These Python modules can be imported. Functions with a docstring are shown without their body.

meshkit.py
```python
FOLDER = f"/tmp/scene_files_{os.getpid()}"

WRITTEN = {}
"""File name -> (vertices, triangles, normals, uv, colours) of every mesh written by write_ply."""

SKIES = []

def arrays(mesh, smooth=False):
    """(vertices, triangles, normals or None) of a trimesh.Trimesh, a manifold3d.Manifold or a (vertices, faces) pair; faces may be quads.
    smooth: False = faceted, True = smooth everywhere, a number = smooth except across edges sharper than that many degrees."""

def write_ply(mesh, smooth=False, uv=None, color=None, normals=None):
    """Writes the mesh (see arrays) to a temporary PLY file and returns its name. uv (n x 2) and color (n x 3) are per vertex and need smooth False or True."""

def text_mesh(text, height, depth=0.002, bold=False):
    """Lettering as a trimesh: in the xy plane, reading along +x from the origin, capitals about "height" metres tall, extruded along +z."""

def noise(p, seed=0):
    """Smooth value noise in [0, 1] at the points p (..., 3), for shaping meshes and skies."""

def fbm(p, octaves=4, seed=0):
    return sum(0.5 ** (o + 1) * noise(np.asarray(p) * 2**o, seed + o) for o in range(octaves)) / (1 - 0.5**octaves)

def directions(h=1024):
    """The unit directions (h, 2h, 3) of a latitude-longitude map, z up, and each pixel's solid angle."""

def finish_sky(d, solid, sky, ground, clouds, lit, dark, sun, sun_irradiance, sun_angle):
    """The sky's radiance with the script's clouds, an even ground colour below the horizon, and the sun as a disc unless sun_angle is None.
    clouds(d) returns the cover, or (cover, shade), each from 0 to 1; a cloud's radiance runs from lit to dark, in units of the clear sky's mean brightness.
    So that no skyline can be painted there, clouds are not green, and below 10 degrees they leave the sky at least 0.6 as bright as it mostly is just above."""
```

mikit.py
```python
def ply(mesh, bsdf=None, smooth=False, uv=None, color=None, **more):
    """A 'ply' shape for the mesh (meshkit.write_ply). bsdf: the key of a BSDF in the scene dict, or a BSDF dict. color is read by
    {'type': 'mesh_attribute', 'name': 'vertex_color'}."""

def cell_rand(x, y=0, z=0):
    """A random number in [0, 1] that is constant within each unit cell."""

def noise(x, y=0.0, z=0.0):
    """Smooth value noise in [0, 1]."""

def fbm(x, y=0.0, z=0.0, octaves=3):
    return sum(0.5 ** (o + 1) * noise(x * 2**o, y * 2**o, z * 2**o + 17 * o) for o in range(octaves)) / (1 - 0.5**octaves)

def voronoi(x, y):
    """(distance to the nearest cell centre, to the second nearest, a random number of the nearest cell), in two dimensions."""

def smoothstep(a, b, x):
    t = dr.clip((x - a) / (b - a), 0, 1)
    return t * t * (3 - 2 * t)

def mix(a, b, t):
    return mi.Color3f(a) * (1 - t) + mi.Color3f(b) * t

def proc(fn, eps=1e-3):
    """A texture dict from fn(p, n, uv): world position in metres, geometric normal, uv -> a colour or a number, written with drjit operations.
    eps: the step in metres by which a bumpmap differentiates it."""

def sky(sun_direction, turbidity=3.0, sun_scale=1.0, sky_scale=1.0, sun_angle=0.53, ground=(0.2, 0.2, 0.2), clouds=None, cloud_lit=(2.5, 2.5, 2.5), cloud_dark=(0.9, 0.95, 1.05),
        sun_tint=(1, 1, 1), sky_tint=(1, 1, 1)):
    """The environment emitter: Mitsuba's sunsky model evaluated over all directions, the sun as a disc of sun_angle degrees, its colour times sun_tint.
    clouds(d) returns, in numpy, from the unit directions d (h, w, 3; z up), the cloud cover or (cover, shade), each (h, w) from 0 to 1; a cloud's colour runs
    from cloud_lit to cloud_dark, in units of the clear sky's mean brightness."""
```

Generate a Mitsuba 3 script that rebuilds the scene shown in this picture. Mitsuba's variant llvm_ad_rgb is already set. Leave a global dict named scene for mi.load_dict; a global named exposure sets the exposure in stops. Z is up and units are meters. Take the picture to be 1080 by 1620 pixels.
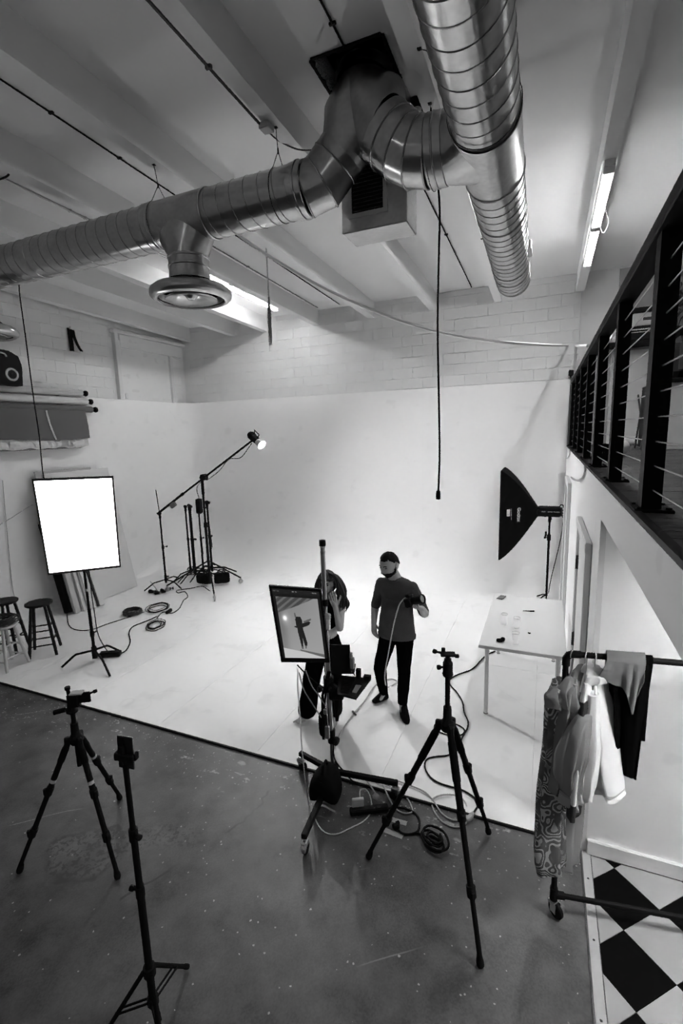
import math, random
import numpy as np, trimesh, manifold3d as m3
import mitsuba as mi, drjit as dr
import mikit, meshkit
from mikit import noise, fbm, voronoi, cell_rand, smoothstep, mix
from shapely.geometry import Polygon

# ---------------------------------------------------------------- camera, lights, exposure
T = mi.ScalarTransform4f
scene = {'type': 'scene'}
labels = {}
PITCH, ROLL, YAW, FOCAL = 0.167079, -0.029750, -0.408199, 750.427
EYE = np.array([0.0, 0.0, 3.0])
def cam_axes():
    cp, sp, cy, sy = math.cos(PITCH), math.sin(PITCH), math.cos(YAW), math.sin(YAW)
    fwd = np.array([sy*cp, cy*cp, -sp]); right = np.array([cy, -sy, 0.0]); up = np.cross(right, fwd)
    return fwd, right*math.cos(ROLL) + up*math.sin(ROLL), up*math.cos(ROLL) - right*math.sin(ROLL)
FWD, RIGHT, UP = cam_axes()
scene['view'] = {'type': 'perspective', 'fov': 2*math.degrees(math.atan(540/FOCAL)), 'fov_axis': 'x', 'near_clip': 0.05, 'far_clip': 100.0,
                   'to_world': T().look_at(origin=EYE.tolist(), target=(EYE+FWD).tolist(), up=UP.tolist())}
exposure = 0.0
LAMP = 1850.0       # lamp dome on the boom arm
PANEL = 3.6          # big softbox face
TUBE = 116.0         # fluorescent tubes
ALCOVE = 82.0       # square ceiling light under the mezzanine
REAR = 13.0          # fluorescent tubes behind the camera
SKY = 0.02
scene['ambient'] = {'type': 'constant', 'radiance': {'type': 'rgb', 'value': SKY}}

# ---------------------------------------------------------------- materials (a black and white place)
def flat(key, v, rough=0.6, spec=0.4, metallic=0.0, **k):
    scene[key] = {'type': 'twosided', 'bsdf': {'type': 'principled', 'base_color': {'type': 'rgb', 'value': v} if not isinstance(v, dict) else v,
                  'roughness': rough, 'metallic': metallic, 'specular': spec, **k}}
def emit(v): return {'type': 'area', 'radiance': {'type': 'rgb', 'value': v}}
def gray(v): return mi.Color3f(v)
flat('black_metal', 0.005, 0.5, 0.04)
flat('black_plastic', 0.006, 0.5, 0.04)
flat('black_gloss', 0.006, 0.25, 0.3)
flat('dark_grey', 0.03, 0.5, 0.2)
flat('mid_grey', 0.16, 0.6)
flat('light_grey', 0.42, 0.6)
flat('white_plastic', 0.75, 0.4)
flat('white_trim', 0.70, 0.45)
flat('white_paper', 0.72, 0.8, 0.2)
flat('seamless_white', 0.66, 0.8, 0.2)
flat('seamless_pale', 0.52, 0.8, 0.2)
flat('seamless_grey', 0.10, 0.85, 0.2)
flat('chrome', 0.62, 0.18, 0.5, 1.0)
flat('steel', 0.42, 0.35, 0.5, 1.0)
flat('black_cloth', 0.002, 1.0, 0.0)
flat('black_nylon', 0.004, 0.8, 0.03)
flat('dark_wood', 0.008, 0.55, 0.1)
flat('pale_wood', 0.55, 0.55, 0.3)
flat('white_cable', 0.8, 0.6)
flat('grey_cable', 0.22, 0.5)
flat('black_cable', 0.006, 0.55, 0.05)
flat('skin', 0.36, 0.55, 0.3)
flat('skin_light', 0.42, 0.55, 0.3)
flat('hair_black', 0.005, 0.8, 0.1)
flat('hair_brown', 0.030, 0.6, 0.25)
flat('brow', 0.02, 0.8, 0.1)
flat('rail_black', 0.003, 0.55, 0.05)
flat('tile_white', 0.37, 0.5, 0.2)
flat('tile_white_b', 0.345, 0.5, 0.2)
flat('tile_black', 0.002, 0.6, 0.02)
flat('tube_off', 0.8, 0.4)
scene['clear_glass'] = {'type': 'thindielectric', 'int_ior': 1.3}
scene['lens_glass'] = {'type': 'twosided', 'bsdf': {'type': 'principled', 'base_color': {'type': 'rgb', 'value': 0.25}, 'roughness': 0.08, 'specular': 0.9}}

def concrete_fn(p, n, uv):
    big = fbm(p.x*0.9, p.y*0.9, 3.0, 4)
    fine = fbm(p.x*9, p.y*9, 1.0, 4)
    grit = noise(p.x*120, p.y*120, 5.0)
    mott = fbm(p.x*3.1+5, p.y*3.1, 12.0, 4)
    v = 0.045 + 0.042*(big-0.5) + 0.042*(fine-0.5) + 0.066*(mott-0.5) + 0.014*(grit-0.5)
    # worn patch of bare concrete beside the left tripod, and scuffs running away from it
    dx, dy = p.x+3.02, p.y-2.04
    rag = 0.6*(fbm(p.x*4, p.y*4, 8.0, 4)-0.5)
    worn = smoothstep(0.30, 0.18, dr.sqrt(dr.square(dx)+dr.square(dy*1.25)) + 0.5*rag)
    ring = smoothstep(0.05, 0.0, dr.abs(dr.sqrt(dr.square(dx)+dr.square(dy*1.25)) + 0.5*rag - 0.25))
    streak = smoothstep(0.18, 0.04, dr.abs(dx*0.45-dy*0.9 + 0.06)+0.35*rag) * smoothstep(0.0, 0.25, dx+dy*0.6) * smoothstep(1.1, 0.7, dx+dy*0.6)
    pit = smoothstep(0.50, 0.62, noise(p.x*48, p.y*48, 2.0)*0.6+noise(p.x*110, p.y*110, 4.0)*0.4)
    v = v + worn*(0.030*(fine-0.2) - 0.045*pit) - 0.020*ring + streak*(0.03*(fine-0.3) - 0.03*pit)
    # cracks and scratches
    cx = p.x + 2.30 + 0.22*(fbm(p.y*2.6, 4.0, 2.0, 3)-0.5) + 0.03*noise(p.y*23, 2.0, 1.0) - 0.33*(p.y-2.2)
    crack = smoothstep(0.014, 0.004, dr.abs(cx)) * smoothstep(0.40, 0.55, noise(p.y*4.1, 7.0, 0.0))
    v = v*(1-0.6*crack)
    sc = smoothstep(0.006, 0.002, dr.abs(p.x*0.62-p.y*0.78+0.09*noise(p.x*2.3, p.y*2.3, 1.0)-dr.floor((p.x*0.62-p.y*0.78)*1.7)/1.7-0.25)) * smoothstep(0.78, 0.86, noise(p.x*1.9, p.y*1.9, 33.0))
    v = v + 0.10*sc
    # splashes of white paint: small flakes, thicker towards the painted cove floor's edge
    den = smoothstep(0.42, 0.75, fbm(p.x*1.3, p.y*1.3, 11.0, 3))
    edge = smoothstep(0.9, 0.1, 3.38-p.y)
    d1, d2, w = voronoi(p.x*9+0.6*fine, p.y*9)
    rag = noise(p.x*85, p.y*85, 9.0)-0.5
    fl = smoothstep(0.03+0.16*w, 0.01+0.10*w, d1 + 0.16*rag) * dr.select(w < 0.03+0.20*den*den+0.16*edge, 1.0, 0.0)
    d3, d4, w2 = voronoi(p.x*30+3.1, p.y*30+0.5*fine)
    fl2 = smoothstep(0.20, 0.10, d3+0.2*rag) * dr.select(w2 < 0.02+0.07*den*den+0.10*edge*edge, 1.0, 0.0)
    smear = smoothstep(0.72, 0.80, fbm(p.x*6, p.y*15, 21.0, 4)) * edge*edge * smoothstep(0.35, 0.6, noise(p.x*60, p.y*60, 3.0))
    white = dr.clip(fl*0.7 + fl2*0.5 + 0.5*smear, 0, 1)
    return gray(dr.clip(v, 0.015, 1))*(1-white) + gray(0.45)*white
flat('concrete', mikit.proc(concrete_fn), 0.45, 0.5)
def cyc_fn(p, n, uv):
    a = fbm(p.x*1.4, p.y*1.4, p.z*1.4, 4)
    s = smoothstep(0.63, 0.80, fbm(p.x*4.2, p.y*4.2, p.z*4.2+2, 4))
    d = smoothstep(0.012, 0.0, dr.abs(fbm(p.x*1.1, p.y*1.1, 30.0, 3)-0.5))*noise(p.x*3, p.y*3, 40.0)
    return gray(0.88 + 0.03*(a-0.5) - 0.05*s - 0.05*d*dr.select(p.z < 0.02, 1.0, 0.3))
flat('cyc_paint', mikit.proc(cyc_fn), 0.55, 0.35)
def wall_fn(p, n, uv):
    return gray(0.74 + 0.04*(fbm(p.x*2.1, p.y*2.1, p.z*2.1, 4)-0.5) - 0.06*smoothstep(0.66, 0.8, fbm(p.x*7, p.y*7, p.z*7, 3)))
flat('wall_paint', mikit.proc(wall_fn), 0.7, 0.25)
def bright_fn(p, n, uv):
    return gray(0.84 + 0.03*(fbm(p.x*2.1, p.y*2.1, p.z*2.1, 4)-0.5) - 0.05*smoothstep(0.68, 0.8, fbm(p.x*7, p.y*7, p.z*7, 3)))
flat('white_wall', mikit.proc(bright_fn), 0.65, 0.25)
def block_fn(p, n, uv):
    return gray(0.74 + 0.04*(fbm(p.x*2.1, p.y*2.1, p.z*2.1, 4)-0.5) + 0.02*(noise(p.x*35, p.y*35, p.z*90)-0.5))
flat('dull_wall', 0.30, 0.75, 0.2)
flat('block_paint', mikit.proc(block_fn), 0.75, 0.2)
def ceil_fn(p, n, uv):
    return gray(0.76 + 0.04*(fbm(p.x*0.8, p.y*0.8, p.z, 4)-0.5))
flat('ceiling_paint', mikit.proc(ceil_fn), 0.75, 0.2)
def deck_fn(p, n, uv):
    g = fbm(p.x*1.2, p.y*40, 3.0, 4)
    c = cell_rand(dr.floor(p.y/0.12), 3, 1)
    return gray(0.024 + 0.020*(g-0.5) + 0.010*(c-0.5))
flat('deck_wood', mikit.proc(deck_fn), 0.5, 0.25)
def galv_fn(p, n, uv):
    return gray(0.45 + 0.10*(fbm(p.x*9, p.y*9, p.z*9, 3)-0.5) + 0.06*(noise(p.x*45, p.y*45, p.z*45)-0.5))
def galv_rough(p, n, uv):
    return 0.13 + 0.16*fbm(p.x*6, p.y*6, p.z*6, 3)
scene['galvanized'] = {'type': 'twosided', 'bsdf': {'type': 'principled', 'base_color': mikit.proc(galv_fn), 'roughness': mikit.proc(galv_rough), 'metallic': 1.0, 'specular': 0.5}}
flat('galv_dull', mikit.proc(galv_fn), 0.30, 0.5, 1.0)
flat('galv_seam', 0.30, 0.3, 0.5, 1.0)
def knit_fn(p, n, uv):
    return gray(0.056 + 0.020*(fbm(p.x*14, p.y*14, p.z*14, 3)-0.5) + 0.012*(noise(p.x*260, p.y*260, p.z*260)-0.5))
flat('knit_grey', mikit.proc(knit_fn), 0.95, 0.1)
def print_fn(p, n, uv):
    w1 = fbm(p.x*16, p.y*16, p.z*10, 2); w2 = noise(p.x*20+7, p.y*20, p.z*6)
    q = dr.abs(dr.sin((w1*5 + p.z*7 + w2*1.5)*3.14159*1.6))
    s = smoothstep(0.72, 0.88, q) * smoothstep(0.30, 0.45, noise(p.x*14, p.y*14, p.z*9+4))
    return gray(0.075 + 0.06*(noise(p.x*25, p.y*25, p.z*18)-0.5))*(1-s) + gray(0.42)*s
flat('dress_print', mikit.proc(print_fn), 0.9, 0.1)
def bold_fn(p, n, uv):
    q = noise(p.x*3, p.y*3, p.z*9+5)
    s = smoothstep(0.48, 0.52, q)
    return gray(0.02)*(1-s) + gray(0.75)*s
flat('bold_print', mikit.proc(bold_fn), 0.9, 0.1)
flat('garment_grey', 0.21, 0.95, 0.1)
flat('garment_mid', 0.15, 0.95, 0.1)
flat('garment_pale', 0.30, 0.95, 0.1)
flat('denim_white', 0.85, 0.9, 0.1)

# ---------------------------------------------------------------- mesh helpers
V = lambda *a: np.array(a[0] if len(a) == 1 else a, float)
cat = trimesh.util.concatenate
def unit(v): v = np.asarray(v, float); return v/np.linalg.norm(v)
def lerp(a, b, t): return V(a)*(1-t) + V(b)*t
BOXF = np.array([[0,2,1],[0,3,2],[4,5,6],[4,6,7],[0,1,5],[0,5,4],[1,2,6],[1,6,5],[2,3,7],[2,7,6],[3,0,4],[3,4,7]])
def hexa(c8): return trimesh.Trimesh(np.array(c8, float), BOXF, process=False)
def box(x0, x1, y0, y1, z0, z1, bev=0.0):
    if bev > 0:
        return obox(((x0+x1)/2, (y0+y1)/2, (z0+z1)/2), (x1-x0, y1-y0, z1-z0), bev=bev)
    return hexa([(x0,y0,z0),(x1,y0,z0),(x1,y1,z0),(x0,y1,z0),(x0,y0,z1),(x1,y0,z1),(x1,y1,z1),(x0,y1,z1)])
def frame(x, z=None):
    "columns: x axis given, z axis as near as possible to the one given"
    x = unit(x); z = V(0, 0, 1) if z is None else V(z)
    if abs(x@unit(z)) > 0.999: z = V(0, 1, 0)
    y = unit(np.cross(z, x)); return np.stack([x, y, np.cross(x, y)], 1)
def obox(c, size, R=None, bev=0.0):
    h = np.array(size, float)/2
    if bev > 0:
        b = min(bev, h.min()*0.45); pts = []
        for sx in (-1, 1):
            for sy in (-1, 1):
                for sz in (-1, 1):
                    s = V(sx, sy, sz)
                    for k in range(3):
                        q = h.copy() - b; q[k] = h[k]; pts.append(q*s)
        m = m3.Manifold.hull_points(np.array(pts)).to_mesh()
        m = trimesh.Trimesh(m.vert_properties[:, :3], m.tri_verts, process=False)
    else:
        m = box(-h[0], h[0], -h[1], h[1], -h[2], h[2])
    v = np.array(m.vertices)
    if R is not None: v = v@np.array(R).T
    return trimesh.Trimesh(v + V(c), m.faces, process=False)
def rotz(a): c, s = math.cos(a), math.sin(a); return np.array([[c, -s, 0], [s, c, 0], [0, 0, 1.0]])
def ring_frames(P):
    t = np.gradient(P, axis=0); t /= np.linalg.norm(t, axis=1, keepdims=True)+1e-12
    n0 = np.cross(t[0], V(0, 0, 1) if abs(t[0][2]) < 0.9 else V(1, 0, 0)); n0 = unit(n0)
    N = [n0]
    for k in range(1, len(P)):
        n = N[-1] - t[k]*(N[-1]@t[k]); N.append(unit(n))
    N = np.array(N); return t, N, np.cross(t, N)
def tube(P, r, sides=8, caps=True, flat_y=1.0):
    P = np.asarray(P, float)
    t, N, B = ring_frames(P); r = np.broadcast_to(np.asarray(r, float), (len(P),))
    a = np.arange(sides)*2*np.pi/sides
    v = P[:, None] + r[:, None, None]*(np.cos(a)[None, :, None]*N[:, None] + flat_y*np.sin(a)[None, :, None]*B[:, None])
    n = len(P); i, j = np.meshgrid(np.arange(n-1), np.arange(sides), indexing='ij'); j2 = (j+1) % sides
    q = np.stack([i*sides+j, i*sides+j2, (i+1)*sides+j2, (i+1)*sides+j], -1).reshape(-1, 4)
    f = np.vstack([q[:, [0, 1, 2]], q[:, [0, 2, 3]]]); v = v.reshape(-1, 3)
    if caps:
        v = np.vstack([v, P[0], P[-1]]); k = np.arange(sides); k2 = (k+1) % sides; L = (n-1)*sides
        f = np.vstack([f, np.stack([np.full(sides, n*sides), k2, k], 1), np.stack([np.full(sides, n*sides+1), L+k, L+k2], 1)])
    return trimesh.Trimesh(v, f, process=False)
def rod(a, b, r, r2=None, sides=12): return tube([a, b], [r, r if r2 is None else r2], sides)
def lathe(a, axis, prof, sides=40):
    "prof: (distance along the axis, radius)"
    d = unit(axis); P = [V(a) + d*h for h, _ in prof]
    n = unit(np.cross(d, V(0, 1, 0) if abs(d[1]) < 0.9 else V(1, 0, 0))); b = np.cross(d, n)
    an = np.arange(sides)*2*np.pi/sides
    v = np.array([p + max(r, 1e-4)*(np.cos(an)[:, None]*n + np.sin(an)[:, None]*b) for p, (_, r) in zip(P, prof)]).reshape(-1, 3)
    m = len(prof); i, j = np.meshgrid(np.arange(m-1), np.arange(sides), indexing='ij'); j2 = (j+1) % sides
    q = np.stack([i*sides+j, i*sides+j2, (i+1)*sides+j2, (i+1)*sides+j], -1).reshape(-1, 4)
    return trimesh.Trimesh(v, np.vstack([q[:, [0, 1, 2]], q[:, [0, 2, 3]]]), process=False)
def loft(rings, caps=True):
    R = np.array(rings, float); m, s = R.shape[:2]; v = R.reshape(-1, 3)
    i, j = np.meshgrid(np.arange(m-1), np.arange(s), indexing='ij'); j2 = (j+1) % s
    q = np.stack([i*s+j, i*s+j2, (i+1)*s+j2, (i+1)*s+j], -1).reshape(-1, 4)
    f = np.vstack([q[:, [0, 1, 2]], q[:, [0, 2, 3]]])
    if caps:
        v = np.vstack([v, R[0].mean(0), R[-1].mean(0)]); k = np.arange(s); k2 = (k+1) % s; L = (m-1)*s
        f = np.vstack([f, np.stack([np.full(s, m*s), k2, k], 1), np.stack([np.full(s, m*s+1), L+k, L+k2], 1)])
    return trimesh.Trimesh(v, f, process=False)
def circle(c, u, w, ru, rw=None, n=40):
    a = np.arange(n)*2*np.pi/n; rw = ru if rw is None else rw
    return V(c) + np.cos(a)[:, None]*V(u)*ru + np.sin(a)[:, None]*V(w)*rw
def grid(G):
    G = np.array(G, float); m, s = G.shape[:2]; i, j = np.meshgrid(np.arange(m-1), np.arange(s-1), indexing='ij')
    q = np.stack([i*s+j, i*s+j+1, (i+1)*s+j+1, (i+1)*s+j], -1).reshape(-1, 4)
    return trimesh.Trimesh(G.reshape(-1, 3), np.vstack([q[:, [0, 1, 2]], q[:, [0, 2, 3]]]), process=False)
def sheet(G, thick):
    "a grid given a thickness along its own normals"
    G = np.array(G, float); du = np.gradient(G, axis=0); dv = np.gradient(G, axis=1)
    n = np.cross(du, dv); n /= np.linalg.norm(n, axis=2, keepdims=True)+1e-12
    A, B = G + n*thick/2, G - n*thick/2; m, s = G.shape[:2]
    def bd(G): return np.concatenate([G[0, :-1], G[:-1, -1], G[-1, :0:-1], G[:0:-1, 0]])
    side = np.stack([bd(A), bd(B)]); side = np.concatenate([side, side[:, :1]], 1)
    b = grid(B); b.invert()
    return cat([grid(A), b, grid(side)])
def spline(P, per=8):
    P = [V(p) for p in P]
    if len(P) < 3: return np.array(P)
    Q = [2*P[0]-P[1]] + P + [2*P[-1]-P[-2]]; out = []
    for k in range(1, len(Q)-2):
        p0, p1, p2, p3 = Q[k-1:k+3]
        for t in np.arange(per)/per:
            out.append(0.5*((2*p1) + (p2-p0)*t + (2*p0-5*p1+4*p2-p3)*t*t + (3*p1-p0-3*p2+p3)*t**3))
    out.append(P[-1]); return np.array(out)
def cable(P, r, sides=7, per=8): return tube(spline(P, per), r, sides)
ICO = np.array(trimesh.creation.icosphere(subdivisions=2).vertices)
def ball(c, r, R=None):
    v = ICO*np.broadcast_to(np.asarray(r, float), (3,))
    return (v if R is None else v@R.T) + V(c)
def hull(*pts):
    return m3.Manifold.hull_points(np.vstack(pts))
def tri(man):
    m = man.to_mesh(); return trimesh.Trimesh(np.array(m.vert_properties[:, :3]), np.array(m.tri_verts), process=True)
def bones(list_, edge=0.014, smooth=12, extra=()):
    "list_: (p0, r0, p1, r1) tapered bones, joined, refined and smoothed into one surface"
    ms = [hull(ball(a, ra), ball(b, rb)) for a, ra, b, rb in list_] + list(extra)
    m = m3.Manifold.batch_boolean(ms, m3.OpType.Add).refine_to_length(edge)
    t = tri(m); trimesh.smoothing.filter_taubin(t, 0.5, 0.53, iterations=smooth); return t
def coil(c, R, turns, r, seed, wob=0.25, h=0.012, n=26, ell=1.0, ang=0.0):
    rng = random.Random(seed); P = []
    ph = [rng.uniform(-1, 1) for _ in range(turns+2)]; sh = [(rng.uniform(-1, 1)*wob*R*0.5, rng.uniform(-1, 1)*wob*R*0.5) for _ in range(turns+2)]
    for k in range(turns*n+1):
        u = k/n; i = int(u); f = u-i; a = 2*math.pi*u
        rr = R*(1 + wob*(ph[i]*(1-f)+ph[i+1]*f)); x = rr*math.cos(a) + sh[i][0]*(1-f)+sh[i+1][0]*f; y = ell*(rr*math.sin(a) + sh[i][1]*(1-f)+sh[i+1][1]*f)
        P.append((c[0]+x*math.cos(ang)-y*math.sin(ang), c[1]+x*math.sin(ang)+y*math.cos(ang), c[2] + r + h*u/1.5 + 0.003*math.sin(5*a)))
    return P

# ---------------------------------------------------------------- scene book-keeping
def numbered(key):
    if key not in used: used.add(key); return key
    k = 1
    while f'{key}_{k:03d}' in used: k += 1
    key = f'{key}_{k:03d}'; used.add(key); return key
used = set()
def thing(name, label, cat_, group=None, kind=None):
    key = numbered(name); labels[key] = {'label': label}
    if cat_: labels[key]['category'] = cat_
    if group: labels[key]['group'] = group
    if kind: labels[key]['kind'] = kind
    return key
def part(parent, name, mesh, mat, smooth=35, label=None, kind=None, **k):
    key = numbered(parent + '__' + name)
    scene[key] = mikit.ply(mesh, mat, smooth, **k)
    if label or kind:
        labels[key] = {}
        if label: labels[key]['label'] = label
        if kind: labels[key]['kind'] = kind
    return key
def solo(name, mesh, mat, label, cat_, smooth=35, group=None, kind=None, **k):
    key = thing(name, label, cat_, group, kind); scene[key] = mikit.ply(mesh, mat, smooth, **k); return key
def struct(name, mesh, mat, label, smooth=False, **k): return solo(name, mesh, mat, label, None, smooth, None, 'structure', **k)

# ---------------------------------------------------------------- the room
XL, XR, YB, YF, XE = -8.16, 0.34, 9.5, -5.0, 5.2     # left wall, right wall under the mezzanine, back wall, rear wall, far side
SL = 0.03
def zc(y): return 5.53 + SL*(YB-y)                   # underside of the sloping ceiling
def zb(y): return 5.235 + SL*(YB-y)                  # underside of the beams
def slab(x0, x1, y0, y1, d0, d1):
    "a box that follows the ceiling's slope; d0, d1: offsets from the ceiling underside"
    return hexa([(x0,y0,zc(y0)+d0),(x1,y0,zc(y0)+d0),(x1,y1,zc(y1)+d0),(x0,y1,zc(y1)+d0),(x0,y0,zc(y0)+d1),(x1,y0,zc(y0)+d1),(x1,y1,zc(y1)+d1),(x0,y1,zc(y1)+d1)])
struct('floor', box(XL-0.2, XR+0.0, YF, YB+0.1, -0.22, -0.02), 'concrete', 'worn grey painted concrete floor flecked with white paint')
HX0, HX1, HY0, HY1 = -1.70, -1.16, 3.62, 4.60
cl = struct('ceiling', cat([slab(XL-0.2, HX0, YF, YB+0.2, 0, 0.2), slab(HX1, XE+0.2, YF, YB+0.2, 0, 0.2), slab(HX0, HX1, YF, HY0, 0, 0.2), slab(HX0, HX1, HY1, YB+0.2, 0, 0.2)]), 'ceiling_paint', 'white painted sloping ceiling between deep beams')
for bx in (0.43, -0.9, -2.08, -3.33, -4.56, -5.82, -6.68, -7.95, 1.72, 2.95, 4.2):
    w = 0.065
    part(cl, 'beam', slab(bx-w, bx+w, YF, YB, -0.295, 0.0), 'ceiling_paint', False)
# ragged roof opening above the duct
rng = np.random.RandomState(4)
sh = cat([slab(HX0-0.02, HX0, HY0, HY1, -0.01, 0.75), slab(HX1, HX1+0.02, HY0, HY1, -0.01, 0.75), slab(HX0, HX1, HY0-0.02, HY0, -0.01, 0.75), slab(HX0, HX1, HY1, HY1+0.02, -0.01, 0.75), slab(HX0, HX1, HY0, HY1, 0.75, 0.77)])
part(cl, 'roof_opening', sh, 'black_nylon', False, 'black lined square opening around the duct')
rag = []
for k in range(70):
    s = k % 4; t = rng.rand(); L = rng.uniform(0.012, 0.035)
    x, y = [(HX0, HY0+t*(HY1-HY0)), (HX1, HY0+t*(HY1-HY0)), (HX0+t*(HX1-HX0), HY0), (HX0+t*(HX1-HX0), HY1)][s]
    rag.append(obox((x, y, zc(y)-0.002), (L, L*rng.uniform(0.6, 1.6), 0.012), rotz(rng.rand()*3)))
part(cl, 'torn_edge', cat(rag), 'black_nylon', False, 'torn black edge of the roof opening')

def wall_blocks(key, along, x0, x1, z0, ztop, fixed, inward, seed):
    "painted concrete blocks in running bond, each its own piece, on the part of the wall that shows above the white cove"
    rg = random.Random(seed); L, Hh, j = 0.405, 0.203, 0.0008; meshes = 0; row = 0; z = z0
    while True:
        off = (row % 2)*L/2; x = x0 - off; done = True
        while x < x1:
            a, b = max(x, x0)+j/2, min(x+L, x1)-j/2; top = min(z+Hh-j, min(ztop(a), ztop(b))-0.004)
            if b-a > 0.03 and top-z > 0.03:
                done = False; d = 0.010 + rg.uniform(-0.0004, 0.0004); e = 0.0016
                if along == 'x':
                    base = [(a, fixed, z), (b, fixed, z), (b, fixed, top), (a, fixed, top)]
                    face = [(a+e, fixed+inward*d, z+e), (b-e, fixed+inward*d, z+e), (b-e, fixed+inward*d, top-e), (a+e, fixed+inward*d, top-e)]
                else:
                    base = [(fixed, a, z), (fixed, b, z), (fixed, b, top), (fixed, a, top)]
                    face = [(fixed+inward*d, a+e, z+e), (fixed+inward*d, b-e, z+e), (fixed+inward*d, b-e, top-e), (fixed+inward*d, a+e, top-e)]
                part(key, 'block', hexa(base+face), 'block_paint', False); meshes += 1
            x += L
        z += Hh; row += 1
        if done: break
    return meshes
wb = struct('wall_back', box(XL-0.2, XE+0.2, YB, YB+0.2, -0.22, 6.3), 'wall_paint', 'white painted block wall above the cove at the back of the studio')
wall_blocks(wb, 'x', XL, 0.45, 3.60, lambda x: zc(YB), YB, -1, 1)
wl = struct('wall_left', box(XL-0.2, XL, YF-0.2, YB, -0.22, 6.3), 'wall_paint', 'white painted block wall on the left with the boarded window')
wall_blocks(wl, 'y', 4.3, YB-0.012, 3.60, lambda y: zc(y), XL, 1, 2)
struct('wall_rear', box(XL-0.2, XE+0.2, YF-0.2, YF, -0.22, 6.3), 'wall_paint', 'rear wall of the studio')
struct('wall_far_right', box(XE, XE+0.2, YF-0.2, YB, -0.22, 6.3), 'wall_paint', 'far side wall above the mezzanine')

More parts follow.
